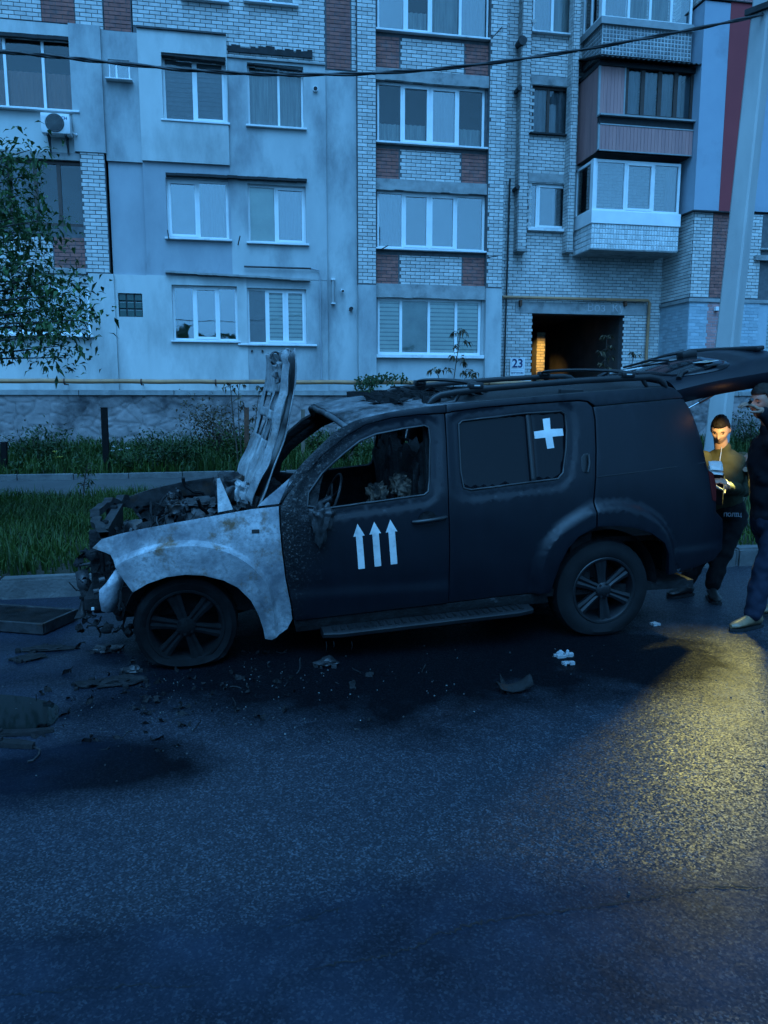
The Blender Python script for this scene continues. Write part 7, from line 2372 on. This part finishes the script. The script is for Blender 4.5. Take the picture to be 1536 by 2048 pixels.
papers = J(1433, 939, 5.34)
pb_ = base('papers', papers)
tag(pb_, 'white folded papers held in the hands of the person in olive', 'papers')
for k in range(2):
    m = MB(); rows = []
    for i in range(6):
        rows.append([Matrix.Translation(papers + Vector((0, 0, 0.010 - 0.034 * k))) @ frame(Vector((0.97, -0.25, 0.0)), Vector((-0.2, -0.75, 0.62))).to_4x4() @ Vector((-0.05 + 0.10 * j / 4, -0.02 + 0.085 * i / 5, 0.006 * math.sin(i * 1.2 + j))) for j in range(5)])
    m.grid(rows); m.build('sheet', simple('paper', (0.80, 0.79, 0.76), (0.74, 0.73, 0.7), 6, 0.8) if k == 0 else bpy.data.materials['paper'], pb_, smooth=60, solid=0.002)
fo_ = base('folder', J(1436, 975, 5.45))
tag(fo_, 'black folder hanging below the papers in front of the person in olive', 'folder')
m = MB(); m.box((-0.045, -0.02, -0.15), (0.045, 0.02, 0.10), bev=0.008, M=Matrix.Translation(J(1435, 972, 5.46)) @ Matrix.Rotation(R(-30), 4, 'Z')); m.build('cover', M_BLACKC, fo_, smooth=40)
m = MB(); m.box((-0.04, -0.016, 0.099), (0.04, 0.016, 0.106), M=Matrix.Translation(J(1435, 972, 5.46)) @ Matrix.Rotation(R(-30), 4, 'Z')); m.build('page_edge', M_PVCGREY, fo_)

# ---- person at the right edge, dark jacket, hand with a light raised to the face
YQ = 5.05
pb2 = onZ(1510, 1250)
P2 = base('person', (pb2.x, pb2.y, 0))
tag(P2, 'person in a dark jacket and jeans at the right edge raising a small torch', 'person')
hc = J(1526, 805, YQ); hf = Vector((-0.98, -0.18, -0.12)).normalized()
nk = J(1544, 852, YQ); ch = J(1545, 925, YQ); pv = J(1548, 1040, YQ)
shL, shR = J(1522, 892, YQ + 0.19), J(1552, 886, YQ - 0.17)
elL = J(1518, 985, YQ + 0.40)
lt = J(1491, 940, 5.64)
lg = onZ(1380, 1420)
ld = (lg - lt).normalized()
wrL = lt - ld * 0.26
elR, wrR = J(1568, 868, YQ - 0.16), J(1522, 822, YQ - 0.17)
knL, knR = J(1528, 1140, YQ - 0.10), J(1560, 1140, YQ + 0.12)
anL, anR = J(1506, 1236, YQ - 0.12), J(1560, 1222, YQ + 0.14)
bod, fin = MB(), MB()
Fh = head(bod, hc, hf)
capsule(bod, hc + Vector((0.03, 0, -0.07)), 0.055, nk + Vector((0.02, 0, -0.05)), 0.062)
blob(bod, ch, (0.125, 0.19, 0.24)); blob(bod, ch.lerp(pv, 0.55), (0.12, 0.16, 0.2)); blob(bod, pv, (0.13, 0.17, 0.14))
for s, e, w in ((shL, elL, wrL), (shR, elR, wrR)):
    capsule(bod, s, 0.06, e, 0.048); capsule(bod, e, 0.046, w, 0.030)
for h, k, a in ((pv + Vector((0, -0.09, -0.05)), knL, anL), (pv + Vector((0, 0.09, -0.05)), knR, anR)):
    capsule(bod, h, 0.09, k, 0.06); capsule(bod, k, 0.058, Vector((a.x, a.y, 0.09)), 0.042)
hand(bod, fin, wrR, Vector((-0.85, 0.1, 0.5)), Vector((0.45, -0.3, 0.8)), 0.9, 1.0, 1)
hand(bod, fin, wrL, ld + Vector((0, 0, 0.25)), Vector((0.2, 0.1, 0.97)), 1.4, 1.0, 1)
fuse(bod, 'body', M_SKIN2, P2, 0.008, 2, extra=fin)
face_parts(hc, Fh, P2, M_HAIR, 1.0, 0.062)
jk = MB()
blob(jk, ch, (0.155, 0.215, 0.26)); blob(jk, ch.lerp(pv, 0.55), (0.15, 0.19, 0.23)); blob(jk, pv + Vector((0, 0, 0.05)), (0.155, 0.195, 0.14))
for s, e, w in ((shL, elL, wrL), (shR, elR, wrR)):
    capsule(jk, s, 0.082, e, 0.066); capsule(jk, e, 0.062, e.lerp(w, 0.9), 0.048)
capsule(jk, nk + Vector((0.01, 0, -0.08)), 0.085, nk + Vector((0.0, 0, -0.02)), 0.075)
fuse(jk, 'jacket', M_NAVYC, P2, 0.010, 3, 0.016, 7)
tr = MB()
blob(tr, pv, (0.15, 0.19, 0.15))
for h, k, a in ((pv + Vector((0, -0.09, -0.05)), knL, anL), (pv + Vector((0, 0.09, -0.05)), knR, anR)):
    capsule(tr, h, 0.112, k, 0.085); capsule(tr, k, 0.083, Vector((a.x, a.y, 0.12)), 0.068)
fuse(tr, 'jeans', M_JEANS, P2, 0.011, 3, 0.015, 9)
shoe('shoe', anL, (-0.97, -0.25), M_BROWNL, M_BLACKL, P2, 0.31); shoe('shoe', anR, (-0.97, 0.1), M_BROWNL, M_BLACKL, P2, 0.31)

def spot(name, loc, target, power, size, col, blend=0.6, soft=0.02):
    l = bpy.data.lights.new(name, 'SPOT'); l.energy = power; l.color = col; l.spot_size = R(size); l.spot_blend = blend; l.shadow_soft_size = soft
    o = link(bpy.data.objects.new(name, l)); o.location = loc
    o.rotation_euler = (Vector(target) - Vector(loc)).to_track_quat('-Z', 'Y').to_euler()
    return o
def torch(name, tip, target, label, mat, L=0.12, r=0.014):
    d = (Vector(target) - Vector(tip)).normalized()
    o = base(name, tip); tag(o, label, 'torch')
    B = Vector(tip) - d * L
    MB().tube([B, B + d * L * 0.7, B + d * L * 0.78, Vector(tip) - d * 0.012], [r * 0.8, r * 0.8, r * 1.2, r * 1.3], 12).build('tube', mat, o, smooth=40)
    MB().tube([Vector(tip) - d * 0.013, Vector(tip) - d * 0.006], r * 1.15, 12).build('lens', simple('lens_' + name, (0.7, 0.7, 0.6), None, 4, 0.2), o)
    return o
WARM = (1.0, 0.74, 0.28)
ht = J(1494, 812, YQ - 0.12)
tg = J(1440, 880, 5.55)
torch('small_torch', ht, tg, 'small torch raised beside the face of the person at the right edge', M_METALD)
spot('small_torch_beam', ht + (tg - ht).normalized() * 0.02, tg, 48, 34, WARM, 0.9, 0.012)
torch('hand_torch', lt, lg, 'dark hand torch held low between the two people lighting the road', M_METALD, 0.2, 0.018)
spot('hand_torch_beam', lt + (lg - lt).normalized() * 0.03, lg, 46, 64, (1.0, 0.93, 0.27), 1.0, 0.03)
sl = bpy.data.lights.new('small_torch_glow', 'POINT'); sl.energy = 0.25; sl.color = (1.0, 0.5, 0.16); sl.shadow_soft_size = 0.012
link(bpy.data.objects.new('small_torch_glow', sl)).location = ht + (tg - ht).normalized() * 0.03 + Vector((-0.02, -0.03, 0.01))
# ================================================================== debris on the road
def chunk(px, py, size, label, mat, cat='debris', seed=1, name='debris', amp=0.45, group=None):
    p = onZ(px, py)
    o = base(name, p); tag(o, label, cat, group)
    bm = bmesh.new(); bmesh.ops.create_icosphere(bm, subdivisions=3, radius=1)
    for v in bm.verts:
        n = v.co.copy()
        k = 1 + amp * mnoise.noise(n * 1.6 + Vector((seed * 3.1, 0, 0))) + amp * 0.5 * mnoise.noise(n * 4 + Vector((seed, 5, 0)))
        v.co = Vector((n.x * size[0], n.y * size[1], n.z * size[2] if n.z > 0 else n.z * 0.2 * size[2])) * k + p + Vector((0, 0, 0.012))
    m = MB(); m.bm(bm); m.build('lump', mat, o, smooth=35 if mat is not M_PALEST else None)
    r_ = random.Random(seed); f = MB()
    for k in range(6):
        a = r_.uniform(0, 2 * PI); q = p + Vector((math.cos(a) * size[0] * 1.2, math.sin(a) * size[1] * 1.4, 0.006))
        s = r_.uniform(0.006, 0.018)
        f.box(tuple(q - Vector((s, s, 0.004))), tuple(q + Vector((s, s * 0.7, s))))
    f.build('crumbs', mat, o)['kind'] = 'stuff'
    return o
M_PALEST = simple('pale_rubble', (0.32, 0.33, 0.34), (0.18, 0.185, 0.19), 14, 0.9, bscale=40, bstr=0.6)
chunk(1120, 1313, (0.026, 0.024, 0.03), 'pale lump of rubble on the road below the rear wheel', M_PALEST, 'rubble', 1, 'rubble', 0.2)
chunk(1135, 1312, (0.014, 0.014, 0.032), 'upright pale shard beside the larger lump of rubble', M_PALEST, 'rubble', 2, 'rubble', 0.2)
chunk(1135, 1330, (0.024, 0.014, 0.008), 'flat pale scraps in front of the lump of rubble', M_PALEST, 'rubble', 3, 'rubble', 0.5)
chunk(1012, 1384, (0.02, 0.02, 0.01), 'tiny dark crumb beside the curled burnt panel piece', M_CHAR, 'debris', 4)
# curled dark piece of trim
p = onZ(1028, 1382)
o = base('burnt_trim', p); tag(o, 'curled black piece of burnt trim lying on the open road', 'debris')
rows = []
for i in range(12):
    t = i / 11
    rows.append([(p.x - 0.10 + 0.20 * t, p.y - 0.05 + 0.10 * j / 7, 0.012 + 0.05 * (abs(t - 0.45) * 1.6) ** 2 + 0.03 * math.sin(j / 7 * PI) * (0.4 + t) + 0.012 * mnoise.noise(Vector((t * 4, j * 0.5, 1)))) for j in range(8)])
m = MB(); m.grid(rows); m.build('panel', M_CHAR, o, smooth=60, solid=0.006)
m = MB(); m.face([(p.x - 0.07, p.y + 0.02, 0.02), (p.x - 0.03, p.y + 0.03, 0.02), (p.x - 0.075, p.y + 0.04, 0.10)]); m.build('shard', M_CHAR, o, solid=0.005)
chunk(242, 1368, (0.12, 0.06, 0.035), 'black melted heap in front of the flat front tyre', M_CHAR, 'debris', 6, 'debris', 0.6)
chunk(262, 1346, (0.05, 0.03, 0.03), 'shiny grey scrap just behind the black melted heap', M_CHARM, 'debris', 7, 'debris', 0.6)
chunk(175, 1372, (0.07, 0.05, 0.02), 'low burnt scrap left of the black melted heap', M_CHAR, 'debris', 8, 'debris', 0.6)
chunk(215, 1303, (0.08, 0.05, 0.04), 'burnt heap fallen below the open front of the car', M_CHARM, 'debris', 9, 'debris', 0.7)
chunk(655, 1330, (0.07, 0.05, 0.03), 'crumpled dark scrap on the road under the running board', M_CHARM, 'debris', 10, 'debris', 0.6)
chunk(1310, 1250, (0.02, 0.02, 0.01), 'tiny pale scrap on the road behind the rear wheel', M_PALEST, 'rubble', 11, 'rubble')
chunk(95, 1300, (0.16, 0.05, 0.015), 'long flat charred strip of debris between the radiator and the front tyre', M_CHAR, 'debris', 12, 'debris', 0.7)
chunk(60, 1318, (0.10, 0.05, 0.012), 'thin scatter of soot and scraps on the left of the road', M_CHAR, 'debris', 13, 'debris', 0.7)
rs = random.Random(44); gm_ = MB()
for k in range(200):
    if k < 110:
        x, y = rs.gauss(-0.3, 0.8), rs.gauss(4.45, 0.5)
    else:
        x, y = rs.uniform(-1.5, 3.2), rs.uniform(2.2, 4.8)
    if y > 6.6: continue
    s = rs.uniform(0.0015, 0.005)
    T = Matrix.Translation((x, y, s * 0.6)) @ Matrix.Rotation(rs.uniform(0, PI), 4, 'Z')
    gm_.box((-s, -s * 0.7, -s), (s, s * 0.7, s * 0.6), rs.random(), M=T)
tag(gm_.build('grit', simple('grit', (0.02, 0.02, 0.02), (0.10, 0.10, 0.10), 60, 0.6, var='face')), 'fine burnt grit and chips scattered over the road', 'debris', kind='stuff')

sc_ = MB(); rs = random.Random(52)
for k in range(150):
    x, y = rs.gauss(-0.35, 0.55), rs.gauss(4.35, 0.38)
    if y > 5.6 or (x > 0.5 and y > 4.6): continue
    z_ = rs.uniform(0.004, 0.012)
    crumple(sc_, Vector((x, y, z_)), rs.uniform(0.006, 0.03), rs, rs.choice((1, 1, 2)))
tag(sc_.build('ash_scraps', M_CHAR, smooth=50), 'ash flakes, wires and melted scraps on the road round the burnt front end', 'debris', kind='stuff')
gl_c = MB()
for k in range(90):
    x, y = rs.gauss(-0.1, 0.7), rs.gauss(4.3, 0.4)
    if y > 4.75: continue
    s = rs.uniform(0.002, 0.0045)
    T = Matrix.Translation((x, y, s)) @ Matrix.Rotation(rs.uniform(0, PI), 4, Vector((rs.gauss(0, 1), rs.gauss(0, 1), 1)).normalized())
    gl_c.box((-s, -s, -s * 0.7), (s, s * 0.8, s * 0.7), M=T)
tag(gl_c.build('glass_crumbs', simple('broken_glass', (0.10, 0.12, 0.12), (0.05, 0.06, 0.06), 30, 0.08, spec=0.9)), 'crumbs of broken car glass glinting on the road in front of the doors', 'debris', kind='stuff')

# radiator lying by the kerb
c = onZ(42, 1249)
rad = empty('radiator', (c.x, c.y, 0), R(-24)); tag(rad, 'burnt out radiator with a bright rim lying flat on the road by the kerb', 'radiator')
A, B = 0.34, 0.20
m = MB(); m.box((-A, -B, 0.012), (A, B, 0.075), bev=0.004); m.build('core', M_CHARM, rad)
for (x0, x1, y0, y1) in ((-A - 0.01, A + 0.01, -B - 0.012, -B + 0.012), (-A - 0.01, A + 0.01, B - 0.012, B + 0.012), (-A - 0.012, -A + 0.012, -B + 0.013, B - 0.013), (A - 0.012, A + 0.012, -B + 0.013, B - 0.013)):
    m = MB(); m.box((x0, y0, 0.008), (x1, y1, 0.088), bev=0.004); m.build('rim', M_CHARM, rad)
fm = MB()
for k in range(44):
    x = -A + 0.02 + (2 * A - 0.04) * k / 43
    fm.box((x - 0.002, -B + 0.02, 0.076), (x + 0.002, B - 0.02, 0.080))
fm.build('fins', M_CHARM, rad)['kind'] = 'stuff'
# burnt strips at the left edge
def strip(pts, w, h, label, mat, name='burnt_strip'):
    P = [onZ(px, py) for px, py in pts]
    o = base(name, P[0]); tag(o, label, 'debris')
    rows = []
    for i, p in enumerate(P):
        t = (P[min(i + 1, len(P) - 1)] - P[max(i - 1, 0)]).normalized(); s = Vector((-t.y, t.x, 0)) * w * (0.5 if i == len(P) - 1 else 1)
        rows.append([p - s + Vector((0, 0, 0.003)), p - s * 0.8 + Vector((0, 0, h)), p + s * 0.7 + Vector((0, 0, h * 1.25)), p + s + Vector((0, 0, 0.003))])
    m = MB(); m.grid(rows, closed=True); m.face(rows[0]); m.face(rows[-1]); m.build('strip', mat, o, smooth=30)
    q = P[len(P) // 2]
    MB().box(tuple(q + Vector((-0.012, -0.012, h))), tuple(q + Vector((0.012, 0.012, h * 1.6)))).build('clip', mat, o)
strip([(-120, 1478), (-60, 1475), (0, 1471), (60, 1469), (108, 1464)], 0.022, 0.02, 'black burnt strip at the left edge, upper of two', M_CHAR)
strip([(-120, 1482), (-60, 1487), (0, 1491), (40, 1494), (68, 1497)], 0.026, 0.025, 'black burnt strip at the left edge, lower of two', M_CHAR)
wp_ = [onZ(68, 1497), onZ(80, 1502), onZ(78, 1512), onZ(66, 1524)]
o = base('wire', wp_[0]); tag(o, 'thin curled wire at the end of the lower burnt strip', 'wire')
MB().tube([p + Vector((0, 0, 0.008)) for p in wp_], 0.004, 6).build('strand', M_CHARM, o)
MB().tube([wp_[-1] + Vector((0, 0, 0.008)), wp_[-1] + Vector((-0.02, -0.012, 0.01))], 0.006, 6).build('end', M_CHARM, o)

# puddle and thin water films on the road
def puddle(name, pts, z, mat, n=3):
    lp = smooth_poly([tuple(onZ(px, py).xy) for px, py in pts], n)
    lp = [(x + 0.012 * mnoise.noise(Vector((x * 14, y * 14, 3))), y + 0.012 * mnoise.noise(Vector((x * 14, y * 14, 8)))) for x, y in lp]
    m = MB(); m.face([(x, y, z) for x, y in lp])
    return tag(m.build(name, mat), kind='structure')
M_WATER = base_mat('water_film', 0.05, 0, 0.5)[0]
M_WATER.node_tree.nodes['Principled BSDF'].inputs['Base Color'].default_value = (0.008, 0.012, 0.012, 1)
puddle('puddle', [(-140, 1400), (-40, 1388), (40, 1392), (105, 1404), (122, 1425), (112, 1452), (40, 1466), (-60, 1470), (-160, 1450)], 0.004, M_WATER)
# cracks: narrow sunken lines of tar
M_CRACK = simple('crack_dark', (0.008, 0.008, 0.009), None, 4, 0.8)
def crack(pts, w, seed):
    rc = random.Random(seed)
    P = [onZ(px, py) for px, py in pts]
    fine = []
    for i in range(len(P) - 1):
        for k in range(16): fine.append(P[i].lerp(P[i + 1], k / 16) + Vector((rc.gauss(0, 0.004), rc.gauss(0, 0.006), 0)))
    fine.append(P[-1])
    m = MB()
    L, Rr = [], []
    for i, p in enumerate(fine):
        t = (fine[min(i + 1, len(fine) - 1)] - fine[max(i - 1, 0)]).normalized(); s = Vector((-t.y, t.x, 0))
        ww = w * (0.25 + 0.9 * abs(mnoise.noise(Vector((i * 0.23, seed, 0)))) * 2) * min(1, i / 6 + 0.1, (len(fine) - 1 - i) / 6 + 0.1)
        L.append(p + s * ww + Vector((0, 0, 0.003))); Rr.append(p - s * ww + Vector((0, 0, 0.003)))
    m.grid([L, Rr]); tag(m.build('road_crack', M_CRACK), kind='structure')
crack([(1536, 1775), (1400, 1776), (1290, 1798), (1180, 1815), (1050, 1832), (960, 1848), (880, 1868), (830, 1895), (740, 1920), (610, 1942)], 0.0046, 1)
crack([(700, 1810), (640, 1830), (580, 1850), (540, 1862)], 0.0025, 2)
crack([(420, 1975), (300, 1970), (180, 1975), (60, 1990), (0, 1990)], 0.0022, 3)
